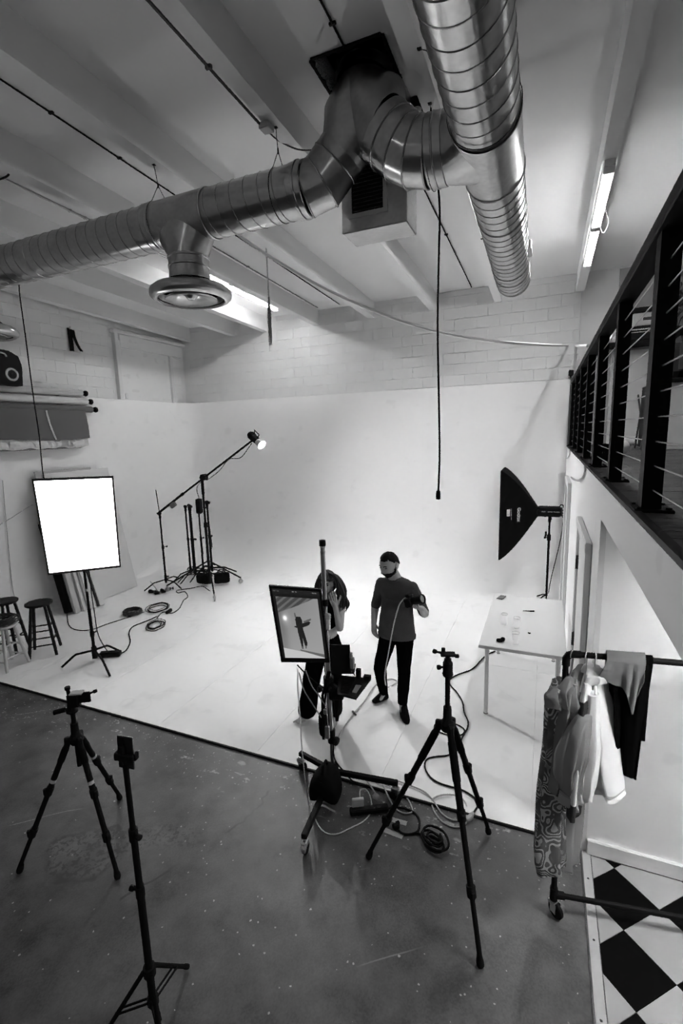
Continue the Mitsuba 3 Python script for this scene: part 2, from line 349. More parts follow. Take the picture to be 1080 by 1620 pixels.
# ---------------------------------------------------------------- white cyclorama
struct('floor_cyclorama', box(XL, XR, 3.40, YB, -0.02, -0.005), 'cyc_paint', 'white underlay of the cyclorama floor')
for i in range(7):
    for jy, (y0, y1) in enumerate(((3.40, 5.93), (5.93, 8.37), (8.37, YB))):
        x1 = min(XR, 0.0 - 1.22*(i-1)) if i else XR; x0 = 0.0 if i == 0 else max(XL, -1.22*i)
        part('floor_cyclorama', 'floor_panel', box(x0+0.0012, x1-0.0012, y0+(0.0012 if jy else 0), y1-0.0012, -0.005, 0.0, 0.002), 'cyc_paint', False)
struct('trim_1', box(XL, XR, 3.385, 3.40, -0.02, -0.001), 'dark_wood', 'dark edge strip along the front of the white studio floor')
CX, CY, CR, CH = -8.07, 9.41, 0.45, 3.79
path = [(CX, y) for y in np.linspace(3.42, CY-CR, 26)] + [(CX+CR-CR*math.cos(a), CY-CR+CR*math.sin(a)) for a in np.linspace(0.1, math.pi/2, 14)] + [(x, CY) for x in np.linspace(CX+CR+0.15, XR-0.002, 26)]
path = np.array(path); tg = np.gradient(path, axis=0); tg /= np.linalg.norm(tg, axis=1, keepdims=True); nin = np.stack([tg[:, 1], -tg[:, 0]], 1)
G = []
for p, n in zip(path, nin):
    if p[0] < CX+0.001: rc = 0.06 + 0.50*max(0.0, min(1.0, (p[1]-7.1)/1.8))**1.5
    else: rc = 0.56 + 0.44*min(1.0, max(0.0, (p[0]-CX)/2.0)) - 0.30*min(1.0, max(0.0, (p[0]+2.0)/1.8))
    prof = [(rc+0.05, 0.0012)] + [(rc-rc*math.sin(a), 0.002+rc-rc*math.cos(a)) for a in np.linspace(0, math.pi/2, 14)] + [(0.0, z) for z in np.linspace(rc+0.3, CH, 6)] + [(-0.075, CH)]
    G.append([(p[0]+n[0]*d, p[1]+n[1]*d, z) for d, z in prof])
struct('wall_cyclorama', grid(np.swapaxes(np.array(G), 0, 1)), 'cyc_paint', 'white curved cyclorama wall and cove', 40)

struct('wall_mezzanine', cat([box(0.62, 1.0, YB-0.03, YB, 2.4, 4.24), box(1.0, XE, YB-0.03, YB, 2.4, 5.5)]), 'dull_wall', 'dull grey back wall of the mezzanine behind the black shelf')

# ---------------------------------------------------------------- boarded window in the left wall
wn = thing('window_1', 'painted-over boarded window high on the left wall', None, None, 'structure')
part(wn, 'window_board', box(XL, XL+0.016, 7.57, 8.97, 3.78, 4.86, 0.004), 'wall_paint', False)
part(wn, 'casing', box(XL, XL+0.10, 7.42, 7.51, 3.78, 5.12, 0.006), 'white_trim', False)
part(wn, 'casing', box(XL, XL+0.060, 7.515, 7.575, 3.78, 4.985, 0.004), 'wall_paint', False)
part(wn, 'casing', box(XL, XL+0.075, 8.965, 9.05, 3.78, 4.84, 0.006), 'white_trim', False)
part(wn, 'head_board', box(XL, XL+0.060, 7.58, 9.38, 4.85, 5.10, 0.004), 'wall_paint', False)
part(wn, 'cornice', box(XL, XL+0.13, 7.37, 9.46, 5.105, 5.165, 0.008), 'white_trim', False)
part(wn, 'latch', box(XL+0.02, XL+0.05, 7.60, 7.67, 3.82, 3.93, 0.006), 'white_trim', False)

# ---------------------------------------------------------------- wall under the mezzanine, with its doors
struct('wall_right', box(XR, XR+0.12, 3.35, YB, -0.02, 2.40), 'white_wall', 'white right wall under the mezzanine')
struct('wall_partition', box(XR+0.12, XE, 3.35, 3.47, -0.02, 2.42), 'white_wall', 'white partition wall facing the checkered floor')
struct('trim_2', box(XR-0.004, XR+0.030, 3.3485, 3.36, 0.0, 2.40), 'white_trim', 'white corner bead where the partition meets the studio')
struct('baseboard_partition', cat([box(XR+0.03, XE, 3.322, 3.35, 0.0, 0.115, 0.006)]), 'white_trim', 'white baseboard along the partition')
d = thing('door_1', 'white door with two dark hinges in the right wall', None, None, 'structure')
part(d, 'door_leaf', box(XR-0.022, XR, 4.02, 4.84, 0.01, 2.04, 0.004), 'white_trim', False)
part(d, 'casing', box(XR-0.045, XR, 3.83, 3.93, 0.0, 2.14, 0.008), 'white_trim', False)
part(d, 'casing', box(XR-0.040, XR, 4.92, 4.99, 0.0, 2.14, 0.008), 'white_trim', False)
part(d, 'casing', box(XR-0.050, XR, 3.83, 4.99, 2.06, 2.14, 0.008), 'white_trim', False)
for z in (1.72, 0.95):
    part(d, 'hinge', cat([box(XR-0.030, XR-0.020, 4.83, 4.90, z-0.06, z+0.06), rod((XR-0.034, 4.865, z-0.065), (XR-0.034, 4.865, z+0.065), 0.009)]), 'dark_grey', 35, 'dark steel hinge')
d = thing('door_2', 'white door farther along the right wall near the softbox', None, None, 'structure')
part(d, 'door_leaf', box(XR-0.02, XR, 7.30, 8.12, 0.01, 2.10, 0.004), 'white_trim', False)
part(d, 'casing', box(XR-0.05, XR, 7.18, 7.28, 0.0, 2.22, 0.008), 'white_trim', False)
part(d, 'casing', box(XR-0.05, XR, 8.14, 8.24, 0.0, 2.22, 0.008), 'white_trim', False)
part(d, 'casing', box(XR-0.05, XR, 7.18, 8.24, 2.13, 2.22, 0.008), 'white_trim', False)

# ---------------------------------------------------------------- checkered floor beside the studio
struct('floor_entry', box(XR, XE, YF, 3.36, -0.22, -0.006), 'mid_grey', 'grout bed of the black and white checkered entry floor')
rg = random.Random(8)
clip = Polygon([(XR+0.062, -0.4), (2.7, -0.4), (2.7, 3.322), (XR+0.062, 3.322)])
TC, TS, TA = V(0.54, 2.832), 0.3125, math.radians(45)
ca, sa = math.cos(TA), math.sin(TA)
for i in range(-12, 13):
    for jx in range(-12, 13):
        g = 0.0012
        q = [(i+g/TS, jx+g/TS), (i+1-g/TS, jx+g/TS), (i+1-g/TS, jx+1-g/TS), (i+g/TS, jx+1-g/TS)]
        q = Polygon([(TC[0]+TS*(a*ca-b*sa), TC[1]+TS*(a*sa+b*ca)) for a, b in q]).intersection(clip)
        if q.is_empty or q.area < 0.002 or q.geom_type != 'Polygon': continue
        m = trimesh.creation.extrude_polygon(q, 0.006, engine='earcut'); m.apply_translation((0, 0, -0.006+rg.uniform(-0.0004, 0.0004)))
        dark = (i+jx) % 2 == 0
        part('floor_entry', 'tile', m, 'tile_black' if dark else rg.choice(['tile_white', 'tile_white', 'tile_white_b']), False, 'black tile' if dark else 'white tile')
st = struct('trim_3', hexa([(XR-0.003,YF,-0.02),(XR+0.060,YF,-0.02),(XR+0.060,3.37,-0.02),(XR-0.003,3.37,-0.02),(XR+0.004,YF,0.004),(XR+0.056,YF,0.004),(XR+0.056,3.37,0.004),(XR+0.004,3.37,0.004)]), 'light_grey', 'pale threshold strip between concrete and checkered floor')
for y in np.arange(0.6, 3.3, 0.42):
    part(st, 'screw', lathe((XR+0.03, y, 0.004), (0, 0, 1), [(0, 0.007), (0.0015, 0.006), (0.0018, 0)], 10), 'dark_grey')

# ---------------------------------------------------------------- mezzanine
ZM = 2.645
mz = struct('floor_mezzanine', box(XR, XE, -1.6, YB, 2.40, ZM-0.014), 'white_wall', 'mezzanine slab with its white front edge')
part(mz, 'edge_strip', box(XR-0.012, XR+0.02, -1.6, YB-0.02, ZM-0.014, ZM+0.008), 'dark_wood', False, 'dark edge trim of the mezzanine deck')
y = -0.2; rg = random.Random(3)
while y < YB-0.02:
    part(mz, 'deck_board', box(XR+0.02, 3.6, y+0.0015, min(y+0.12, YB)-0.0015, ZM-0.014, ZM+rg.uniform(-0.0006, 0.0006)), 'deck_wood', False)
    y += 0.12
part(mz, 'front_screed', box(XR+0.02, 3.6, -1.6, -0.2, ZM-0.014, ZM), 'deck_wood', False)

# railing
rl = thing('railing', 'black steel mezzanine railing strung with thin steel cables', 'railing')
posts = [1.12, 2.28, 3.42, 4.58, 5.74, 6.9, 8.06, 9.3]
for py in posts:
    pk = part(rl, 'post', box(0.365, 0.435, py-0.045, py+0.045, ZM, 3.72), 'rail_black', False)
    part(pk, 'base_plate', box(0.335, 0.475, py-0.085, py+0.085, ZM, ZM+0.012, 0.003), 'rail_black', False)
    for x in (0.352, 0.458):
        for dy in (-0.065, 0.065): part(pk, 'bolt', lathe((x, py+dy, ZM+0.012), (0, 0, 1), [(0, 0.011), (0.008, 0.011), (0.009, 0)], 6), 'rail_black')
part(rl, 'top_rail', box(0.35, 0.45, -0.2, 9.40, 3.705, 3.765, 0.004), 'rail_black', False)
for k in range(10):
    z = 2.733 + 0.0965*k
    part(rl, 'cable', rod((0.40, -0.2, z), (0.40, 9.38, z), 0.0032, sides=6), 'steel')

# ---------------------------------------------------------------- ventilation under the ceiling
def helix(a, b, r, pitch, wire=0.0042, n=40, phase=0.0):
    a, b = V(a), V(b); d = b-a; L = np.linalg.norm(d); d /= L; u = unit(np.cross(d, V(0, 0, 1))); w = np.cross(d, u)
    t = np.linspace(0, L, max(8, int(L/pitch*n))); an = 2*np.pi*t/pitch + phase
    P = a + t[:, None]*d + (r+0.001)*(np.cos(an)[:, None]*u + np.sin(an)[:, None]*w)
    return tube(P, wire, 5)
def pipe(a, b, r, sides=64): return lathe(a, V(b)-V(a), [(0, r), (np.linalg.norm(V(b)-V(a)), r)], sides)
def bead(c, d, r, w=0.02, h=0.007):
    return lathe(V(c)-unit(d)*w/2, d, [(0, r), (w*0.25, r+h), (w*0.75, r+h), (w, r)], 64)
YD, ZD, RD = 3.79, 4.94, 0.196       # left duct
XD, ZR, RR = -0.455, 5.0, 0.218      # right duct
def u_ring(c, d, r, n=48, up=(0, 1, 0)):
    d = unit(d); u = unit(V(up) - d*(V(up)@d)); return circle(c, u, np.cross(d, u), r, n=n)
def hanger(parent, top, c, r, d):
    "steel wire loop from a hook down around the duct"
    u = unit(np.cross(d, V(0, 0, 1))); knot = V(top)*0.45 + (V(c)+V(0, 0, r))*0.55
    arc = [V(c) + (r+0.004)*(math.cos(a)*u + math.sin(a)*V(0, 0, 1)) for a in np.linspace(math.radians(55), math.radians(-235), 30)]
    k = part(parent, 'hanger_wire', cat([rod(top, knot, 0.003, sides=6), tube([knot] + arc + [knot], 0.0028, 6)]), 'dark_grey')
    part(k, 'hook', cat([obox(V(top)+V(0, 0, 0.005), (0.03, 0.03, 0.02), None, 0.004), rod(V(knot)-V(0, 0, 0.02), V(knot)+V(0, 0, 0.02), 0.007, sides=8)]), 'black_metal')

# main branch: neck through the roof, two legs
pl = thing('branch_duct', 'galvanized two-legged branch duct coming down through the black roof opening', 'duct')
NK = V(-1.42, 4.08, 5.98); ND = unit(V(-1.40, 3.90, 5.52)-NK)
part(pl, 'roof_collar', lathe(V(-1.43, 4.11, 6.3), (0, 0, -1), [(0, 0.27), (0.42, 0.27), (0.43, 0.255), (0.62, 0.25)], 56), 'black_metal', 35, 'dark collar in the roof opening')
neckc = V(-1.405, 3.93, 5.60)
def sweep(points, radii, n=48, flat=None):
    P = np.array(points, float); t = np.gradient(P, axis=0); rings = []
    for p, d, r in zip(P, t, radii):
        r = (r, r) if np.isscalar(r) else r
        d = unit(d); u = unit(V(0, 1, 0) - d*d[1]); rings.append(circle(p, u, np.cross(d, u), r[0], r[1], n))
    return loft(rings, False)
CL, CRt = V(-1.565, 3.85, 5.165), V(-1.215, 3.85, 5.225)
dL, dR = unit(V(-0.62, -0.03, -0.60)), unit(V(0.86, -0.02, -0.55))
neck = lathe(V(-1.42, 4.05, 5.86), (0.02, -0.15, -0.35), [(0, 0.232), (0.18, 0.232), (0.2, 0.240), (0.22, 0.232), (0.30, 0.232)], 56)
part(pl, 'neck', neck, 'galvanized', 30)
def leg(c, d, r, s):
    top = V(-1.405, 3.96, 5.62); rings = []
    for t in np.linspace(0, 1, 10):
        e = t*t*(3-2*t); p = lerp(top + V(0, 0, -0.03), c, t); dd = unit(lerp(unit(V(0.05, -0.3, -1)), d, e)); u = unit(V(0, 1, 0)-dd*dd[1])
        rings.append(circle(p + V(0, 0, 0.015*math.sin(math.pi*t)), u, np.cross(dd, u), 0.234*(1-t)+r*t + 0.010*math.sin(math.pi*t), 0.234*(1-t)+r*t + 0.035*math.sin(math.pi*t), 56))
    return loft(rings, False)
part(pl, 'left_leg', leg(CL, dL, RD+0.004, -1), 'galv_dull', 40)
part(pl, 'right_leg', leg(CRt, dR, 0.232, 1), 'galv_dull', 40)
# gored elbow on the left
def gores(parent, pts, rads, name='elbow_gore'):
    "mitred elbow: straight pieces between cut planes"
    P = [V(p) for p in pts]; n = len(P); dirs = [unit(P[k+1]-P[k]) for k in range(n-1)]
    cuts = [dirs[0]] + [unit(dirs[k-1]+dirs[k]) for k in range(1, n-1)] + [dirs[-1]]
    for k in range(n-1):
        d = dirs[k]; u = unit(V(0, 1, 0)-d*d[1]); w = np.cross(d, u); rings = []
        for q, nn, r in ((P[k], cuts[k], rads[k]), (P[k+1], cuts[k+1], rads[k+1])):
            c = circle(q, u, w, r, n=56); c = c - d*(((c-q)@nn)/(d@nn))[:, None]; rings.append(c)
        g = part(parent, name, loft(rings, False), 'galvanized', 30)
        c = rings[1]; part(g, 'seam', tube(np.vstack([c, c[:1]]), 0.0075, 6, False), 'galv_seam')
gores(pl, [CL, CL+dL*0.09, V(-1.735, 3.83, 4.985), V(-1.88, 3.80, ZD)], [RD+0.003]*4)
gores(pl, [CRt, V(-1.155, 3.85, 5.165), V(-1.07, 3.85, 5.085), V(-0.98, 3.85, 5.03), V(-0.86, 3.85, 5.005)], [0.234, 0.232, 0.230, 0.228, 0.226])
part(pl, 'coupling', lathe((-0.88, 3.85, 5.005), (1, 0, 0), [(0, 0.226), (0.01, 0.234), (0.055, 0.234), (0.06, 0.240), (0.066, 0.240), (0.07, 0.234), (0.125, 0.234), (0.13, 0.228)], 56), 'galv_dull', 30)
hanger(pl, (-0.90, 3.97, zb(3.97)), V(-0.86, 3.86, 5.005), 0.235, V(1, 0, 0))

# left run, along the room's width
ld = thing('spiral_duct', 'galvanized spiral duct running left with a conical tap for the round diffuser', 'duct')
A, B = V(-1.87, YD, ZD), V(-2.80, YD, ZD)
part(ld, 'spiral_pipe', pipe(A, B, RD), 'galvanized', 30); part(ld, 'spiral_seam', helix(A, B, RD, 0.135), 'galv_seam')
part(ld, 'coupling', lathe(A+V(0.04, 0, 0), (-1, 0, 0), [(0, RD), (0.006, RD+0.008), (0.05, RD+0.008), (0.056, RD+0.015), (0.07, RD+0.015), (0.076, RD+0.008), (0.12, RD+0.008), (0.126, RD)], 64), 'galvanized', 30)
def tap(root, cx, both=True):
    rr = RD+0.006
    part(root, 'tap_sleeve', lathe((cx+0.31, YD, ZD), (-1, 0, 0), [(0, rr), (0.01, rr+0.007), (0.022, rr), (0.60, rr), (0.61, rr+0.007), (0.622, rr)], 64), 'galv_dull', 30)
    rings = []
    for t in np.linspace(0, 1, 9):
        rx = 0.355*(1-t)+0.178*t; ry = 0.195*(1-t)+0.178*t
        rings.append(circle((cx, YD, ZD-0.035-t*0.285), (1, 0, 0), (0, 1, 0), rx, ry, 56))
    part(root, 'conical_tap', loft(rings, False), 'galvanized', 35)
    part(root, 'tap_collar', lathe((cx, YD, ZD-0.315), (0, 0, -1), [(0, 0.178), (0.004, 0.188), (0.02, 0.188), (0.026, 0.181), (0.075, 0.181), (0.08, 0.187), (0.095, 0.187), (0.10, 0.181), (0.165, 0.181)], 56), 'galvanized', 30)
tap(ld, -3.10)
A2, B2 = V(-3.42, YD, ZD), V(-5.9, YD, ZD)
part(ld, 'spiral_pipe', pipe(A2, B2, RD), 'galvanized', 30); part(ld, 'spiral_seam', helix(A2, B2, RD, 0.135, phase=1.0), 'galv_seam')
part(ld, 'coupling', lathe((-5.05, YD, ZD), (-1, 0, 0), [(0, RD), (0.005, RD+0.006), (0.06, RD+0.006), (0.065, RD)], 64), 'galv_dull', 30)
part(ld, 'coupling', lathe((-3.40, YD, ZD), (-1, 0, 0), [(0, RD), (0.006, RD+0.010), (0.03, RD+0.010), (0.036, RD+0.003), (0.06, RD+0.003), (0.066, RD+0.010), (0.09, RD+0.010), (0.096, RD)], 64), 'galvanized', 30)
tap(ld, -6.22)
A3, B3 = V(-6.53, YD, ZD), V(XL+0.02, YD, ZD)
part(ld, 'spiral_pipe', pipe(A3, B3, RD), 'galvanized', 30)
hanger(ld, (-2.08, 3.72, zb(3.72)), V(-2.10, YD, ZD), RD, V(1, 0, 0))
hanger(ld, (-3.33, 3.70, zb(3.70)), V(-3.36, YD, ZD), RD+0.01, V(1, 0, 0))

def diffuser(cx, label):
    t = thing('air_diffuser', label, 'diffuser', 'round ceiling diffusers'); z = 4.47; c = V(cx, YD, z)
    part(t, 'neck', lathe(c, (0, 0, -1), [(0, 0.183), (0.03, 0.185), (0.05, 0.192), (0.075, 0.215), (0.09, 0.235)], 56), 'galv_dull', 30)
    part(t, 'rim', lathe(c-V(0, 0, 0.085), (0, 0, -1), [(0, 0.225), (0.004, 0.26), (0.02, 0.325), (0.05, 0.362), (0.08, 0.372), (0.105, 0.366), (0.125, 0.345), (0.138, 0.318), (0.134, 0.302), (0.118, 0.298), (0.06, 0.27)], 64), 'galvanized', 40)
    part(t, 'throat', lathe(c-V(0, 0, 0.05), (0, 0, -1), [(0, 0.01), (0.001, 0.20), (0.07, 0.285), (0.155, 0.296)], 48), 'black_metal', 40)
    part(t, 'inner_cone', lathe(c-V(0, 0, 0.21), (0, 0, -1), [(-0.012, 0.222), (0.0, 0.240), (0.010, 0.232), (0.0, 0.17), (-0.030, 0.11), (-0.045, 0.085), (-0.040, 0.065), (-0.012, 0.045), (0.004, 0.02), (0.006, 0.001)], 56), 'galvanized', 40)
    return t
diffuser(-3.10, 'round metal ceiling diffuser under the conical tap, the whole one')
diffuser(-6.22, 'round metal ceiling diffuser cut off by the left edge of the picture')

# right run, along the room's depth
rd = thing('spiral_duct', 'large galvanized spiral duct running from above the camera toward the back wall', 'duct')
def R(y): return V(-0.41-0.0155*(y-1.0), y, ZR)
dy = unit(R(7)-R(1))
part(rd, 'spiral_pipe', pipe(R(0.2), R(3.60), RR), 'galvanized', 30); part(rd, 'spiral_seam', helix(R(0.2), R(3.60), RR, 0.15), 'galv_seam')
part(rd, 'spiral_pipe', pipe(R(4.30), R(7.40), RR), 'galvanized', 30); part(rd, 'spiral_seam', helix(R(4.30), R(7.40), RR, 0.15), 'galv_seam')
part(rd, 'end_cap', lathe(R(7.40), dy, [(-0.02, RR+0.004), (0.004, RR+0.004), (0.006, 0.001)], 56), 'galv_dull', 30)
for y in (5.1, 6.9):
    part(rd, 'joint_band', lathe(R(y), dy, [(-0.01, RR), (-0.008, RR+0.007), (0.008, RR+0.007), (0.01, RR)], 64), 'galv_seam', 30)
part(rd, 'tee_sleeve', lathe(R(3.56), dy, [(0, RR+0.012), (0.01, RR+0.014), (0.012, RR+0.006), (0.74, RR+0.006), (0.742, RR+0.014), (0.755, RR+0.012)], 64), 'galv_dull', 30)
rings = []
for t in np.linspace(0, 1, 9):
    ry = 0.228*(1-t)+0.42*t; rz = 0.228*(1-t)+0.214*t
    rings.append(circle((-0.755+t*0.27, 3.85+0.045*t, 5.005-0.004*t), (0, 1, 0), (0, 0, 1), ry, rz, 56))
part(rd, 'saddle_tee', loft(rings, False), 'galvanized', 35)
part(rd, 'damper_box', obox(R(6.3)+V(RR+0.01, 0, 0.02), (0.05, 0.30, 0.10), None, 0.01), 'galv_dull', False)
hanger(rd, (-0.9+0.05, 3.45, zb(3.45)), R(3.5), RR+0.01, dy)
hanger(rd, (-0.9+0.06, 6.6, zb(6.6)), R(6.6), RR, dy)

# return-air box behind the branch
rb = thing('return_air_box', 'sheet metal return air box with a louvred grille hanging behind the branch duct', 'air box')
BX0, BX1, BY0, BY1, BZ0 = -1.71, -1.13, 4.15, 4.48, 4.70
part(rb, 'housing', box(BX0, BX1, BY0, BY1, BZ0, 5.70, 0.008), 'galv_dull', False)
gx0, gx1, gz0, gz1 = BX0+0.10, BX1-0.20, BZ0+0.14, BZ0+0.60
fr = part(rb, 'grille_frame', cat([box(gx0-0.035, gx1+0.035, BY0-0.012, BY0, gz0-0.035, gz0), box(gx0-0.035, gx1+0.035, BY0-0.012, BY0, gz1, gz1+0.035), box(gx0-0.035, gx0, BY0-0.012, BY0, gz0, gz1), box(gx1, gx1+0.035, BY0-0.012, BY0, gz0, gz1)]), 'light_grey', False, 'light frame of the grille')
part(fr, 'recess', box(gx0, gx1, BY0-0.004, BY0-0.001, gz0, gz1), 'black_metal', False)
n = 15
for k in range(n):
    z = gz0 + (k+0.5)*(gz1-gz0)/n
    part(fr, 'louvre', obox(((gx0+gx1)/2, BY0-0.008, z), (gx1-gx0, 0.014, 0.004), np.array([[1, 0, 0], [0, math.cos(0.7), -math.sin(0.7)], [0, math.sin(0.7), math.cos(0.7)]])), 'dark_grey', False)

# ---------------------------------------------------------------- conduits and lights on the ceiling
def conduit(x, y0, y1, off, r, mat, label, clips=(), name='ceiling_conduit'):
    t = thing(name, label, 'conduit', None)
    f = lambda y: V(x, y, (zc(y) if off > -0.2 else zb(y)) - (r if off > -0.2 else r))
    part(t, 'pipe', rod(f(y0), f(y1), r, sides=8), mat)
    for y in clips: part(t, 'clip', obox(f(y)+V(0, 0, 0.004), (0.05, 0.022, 2*r+0.006), None, 0.003), mat, False)
    return t
conduit(-3.93, -2, 9.3, 0, 0.007, 'black_metal', 'thin black conduit along the ceiling crossing above the left duct', (3.2, 3.9))
conduit(-5.28, -2, 8.6, 0, 0.013, 'steel', 'pale metal conduit along the ceiling at the far left', (4.4, 4.6, 7.0))
conduit(-2.165, -2, 3.62, -1, 0.010, 'dark_grey', 'dark conduit along a beam ending in a small box', (3.0,))
solo('junction_box', obox((-2.13, 3.66, zb(3.66)-0.02), (0.09, 0.10, 0.05), None, 0.006), 'light_grey', 'small pale junction box at the end of the dark conduit on a beam', 'junction box')
conduit(-1.43, -2, 3.6, 0, 0.008, 'black_metal', 'thin black conduit running straight into the roof opening', (3.4,))
conduit(-1.36, 4.7, 9.4, 0, 0.008, 'black_metal', 'thin black conduit on the ceiling crossing behind the hanging power cord', (7.0,))
conduit(1.36, 4.0, 9.2, 0, 0.010, 'dark_grey', 'dark conduit along the ceiling over the mezzanine railing')
conduit(-4.42, 5.0, 9.3, 0, 0.009, 'mid_grey', 'grey conduit on the ceiling beside the lit tube at the back left', (6.8,))
box_l = solo('junction_box', cat([obox((-5.0, 7.15, zc(7.15)-0.05), (0.07, 0.09, 0.10), None, 0.006), cable([(-4.98, 7.2, zc(7.2)-0.1), (-4.9, 7.5, zc(7.5)-0.15), (-4.85, 7.8, zc(7.8)-0.1), (-5.0, 7.95, zc(7.95)-0.02)], 0.006)]), 'mid_grey', 'small box with a looped flex on the ceiling near the back left tube', 'junction box')
jb = thing('power_outlet', 'ceiling power outlet with a plugged-in black cord beside the branch duct', 'outlet')
oc = (-1.089, 4.35, 5.684)
part(jb, 'box', obox(V(oc)+V(0, 0, -0.04), (0.10, 0.12, 0.08), None, 0.006), 'black_metal', False)
part(jb, 'socket', lathe(V(oc)+V(0.0, -0.02, -0.08), (0, 0, -1), [(0, 0.04), (0.02, 0.038), (0.022, 0)], 20), 'white_plastic')
part(jb, 'plug_cord', cable([V(oc)+V(0, -0.02, -0.10), V(oc)+V(0.01, 0.0, -0.2), V(oc)+V(-0.01, 0.1, -0.32), V(-1.02, 4.1, 5.15)], 0.011), 'black_cable')
part(jb, 'flex', cable([V(oc)+V(-0.04, 0, -0.03), V(oc)+V(-0.12, -0.02, -0.08), (-1.12, 3.98, 5.55), (-1.2, 4.05, 5.5)], 0.007), 'grey_cable')
solo('ceiling_flex', cable([(-2.219, 3.807, 5.471), (-2.158, 3.892, 5.418), (-2.031, 3.984, 5.365), (-1.80, 3.85, 5.24)], 0.006), 'dark_grey', 'loose dark flex running from the small beam box to the branch duct', 'cable')
solo('ceiling_flex', cable([(-4.868, 3.324, 5.685), (-4.745, 3.306, 5.606), (-4.853, 3.416, 5.583), (-5.01, 3.505, 5.6), (-5.333, 3.616, 5.677)], 0.010), 'black_cable', 'black loop of flex at the far left edge of the ceiling', 'cable')

def fluorescent(x, y0, y1, z_of, n, label, power=None):
    t = thing('fluorescent_light', label, 'light')
    L = (y1-y0)/n; f = lambda y, dz: V(x, y, z_of(y)-dz)
    part(t, 'batten', hexa([f(y0, .05)+V(-.045, 0, 0), f(y0, .05)+V(.045, 0, 0), f(y1, .05)+V(.045, 0, 0), f(y1, .05)+V(-.045, 0, 0), f(y0, 0)+V(-.045, 0, 0), f(y0, 0)+V(.045, 0, 0), f(y1, 0)+V(.045, 0, 0), f(y1, 0)+V(-.045, 0, 0)]), 'white_trim', False)
    for k in range(n):
        a, b = y0+k*L+0.04, y0+(k+1)*L-0.04
        for s in (-0.026, 0.026):
            key = part(t, 'tube', rod(f(a+.02, .078)+V(s, 0, 0), f(b-.02, .078)+V(s, 0, 0), 0.019, sides=12), 'tube_off')
            scene[key]['emitter'] = emit(TUBE if power is None else power)
        for yy in (a, b): part(t, 'lamp_holder', obox(f(yy, .072), (0.10, 0.03, 0.055), None, 0.005), 'white_plastic', False)
    return t
f1 = fluorescent(0.43, 5.35, 7.98, zb, 2, 'two fluorescent tubes end to end on the beam above the railing')
part(f1, 'flex', cable([V(0.47, 6.75, zb(6.75)-0.02), V(0.53, 6.9, zb(6.9)-0.06), V(0.56, 6.7, zb(6.7)-0.03), V(0.50, 6.4, zb(6.4)-0.01)], 0.006), 'white_cable')
fluorescent(-5.14, 6.35, 8.9, zc, 1, 'lit fluorescent tube on the ceiling behind the round diffuser', TUBE*0.7)

for xx, lab in ((0.43, 'fluorescent tubes on the beam above and behind the camera'), (-3.33, 'fluorescent tubes on a beam behind the camera to the left')):
    fluorescent(xx, -2.9, -0.3, zb, 2, lab, REAR)
al = thing('panel_light', 'square flat ceiling light under the mezzanine over the checkered floor', 'lamp')
part(al, 'frame', box(1.18, 1.82, 2.13, 2.77, 2.365, 2.40, 0.008), 'white_trim', False)
dm = trimesh.Trimesh([(1.21, 2.16, 2.362), (1.79, 2.16, 2.362), (1.79, 2.74, 2.362), (1.21, 2.74, 2.362)], [[0, 2, 1], [0, 3, 2]], process=False)
k = part(al, 'diffuser', dm, 'white_plastic', False); scene[k]['emitter'] = emit(ALCOVE)

# ---------------------------------------------------------------- things hanging in the room
solo('extension_lead', cable([(-1.02, 4.62, 5.45), (-0.96, 4.62, 5.0), (-0.958, 4.6, 4.566), (-0.966, 4.6, 3.916), (-0.951, 4.6, 3.229), (-0.943, 4.6, 2.752), (-0.953, 4.6, 2.384)], 0.009), 'black_cable', 'long black power cord hanging straight down from the ceiling', 'cord')
solo('cord_socket', lathe((-0.954, 4.6, 2.408), (0, 0, -1), [(0, 0.012), (0.005, 0.02), (0.05, 0.023), (0.085, 0.021), (0.09, 0.0)], 16), 'black_plastic', 'black socket at the lower end of the hanging power cord', 'socket')
solo('hanging_cable', cable([(-5.42, 3.86, 4.80), (-6.223, 4.314, 4.963), (-6.286, 4.351, 4.364), (-6.321, 4.373, 3.565), (-6.229, 4.317, 3.063), (-6.399, 4.419, 2.563), (-5.927, 4.136, 2.161)], 0.007), 'black_cable', 'thin black cord hanging from the left duct down behind the lit panel', 'cord')
# chain hoist bundle
ch = thing('hanging_chain', 'thin steel chain hanging from a beam with its slack gathered in a bunch', 'chain')
ct = V((-3.4, 5.685, 5.349)); cb = V((-3.439, 5.75, 4.781)); ce = V((-3.449, 5.75, 4.151))
links = []; n = 34
for k in range(n):
    p = lerp(ct, cb, (k+0.5)/n); a = (k % 2)*math.pi/2
    links.append(tube(np.vstack([circle(p, V(math.cos(a), math.sin(a), 0), V(0, 0, 1), 0.008, 0.019, 10)]*1 + [circle(p, V(math.cos(a), math.sin(a), 0), V(0, 0, 1), 0.008, 0.019, 10)[:1]]), 0.0032, 5, False))
part(ch, 'chain', cat(links), 'steel')
rg = random.Random(5); links = []
for s in range(6):
    off = V(rg.uniform(-.02, .02), rg.uniform(-.02, .02), 0); L = rg.uniform(0.75, 1.0)
    for k in range(26):
        p = lerp(cb, lerp(cb, ce, L), (k+0.5)/26) + off*min(1, k/6) + V(rg.uniform(-.003, .003), 0, 0); a = rg.uniform(0, 3.14)
        c = circle(p, V(math.cos(a), math.sin(a), 0), V(0, 0, 1), 0.009, 0.016, 8); links.append(tube(np.vstack([c, c[:1]]), 0.0035, 4, False))
part(ch, 'slack_bundle', cat(links), 'mid_grey', label='bunched slack chain')
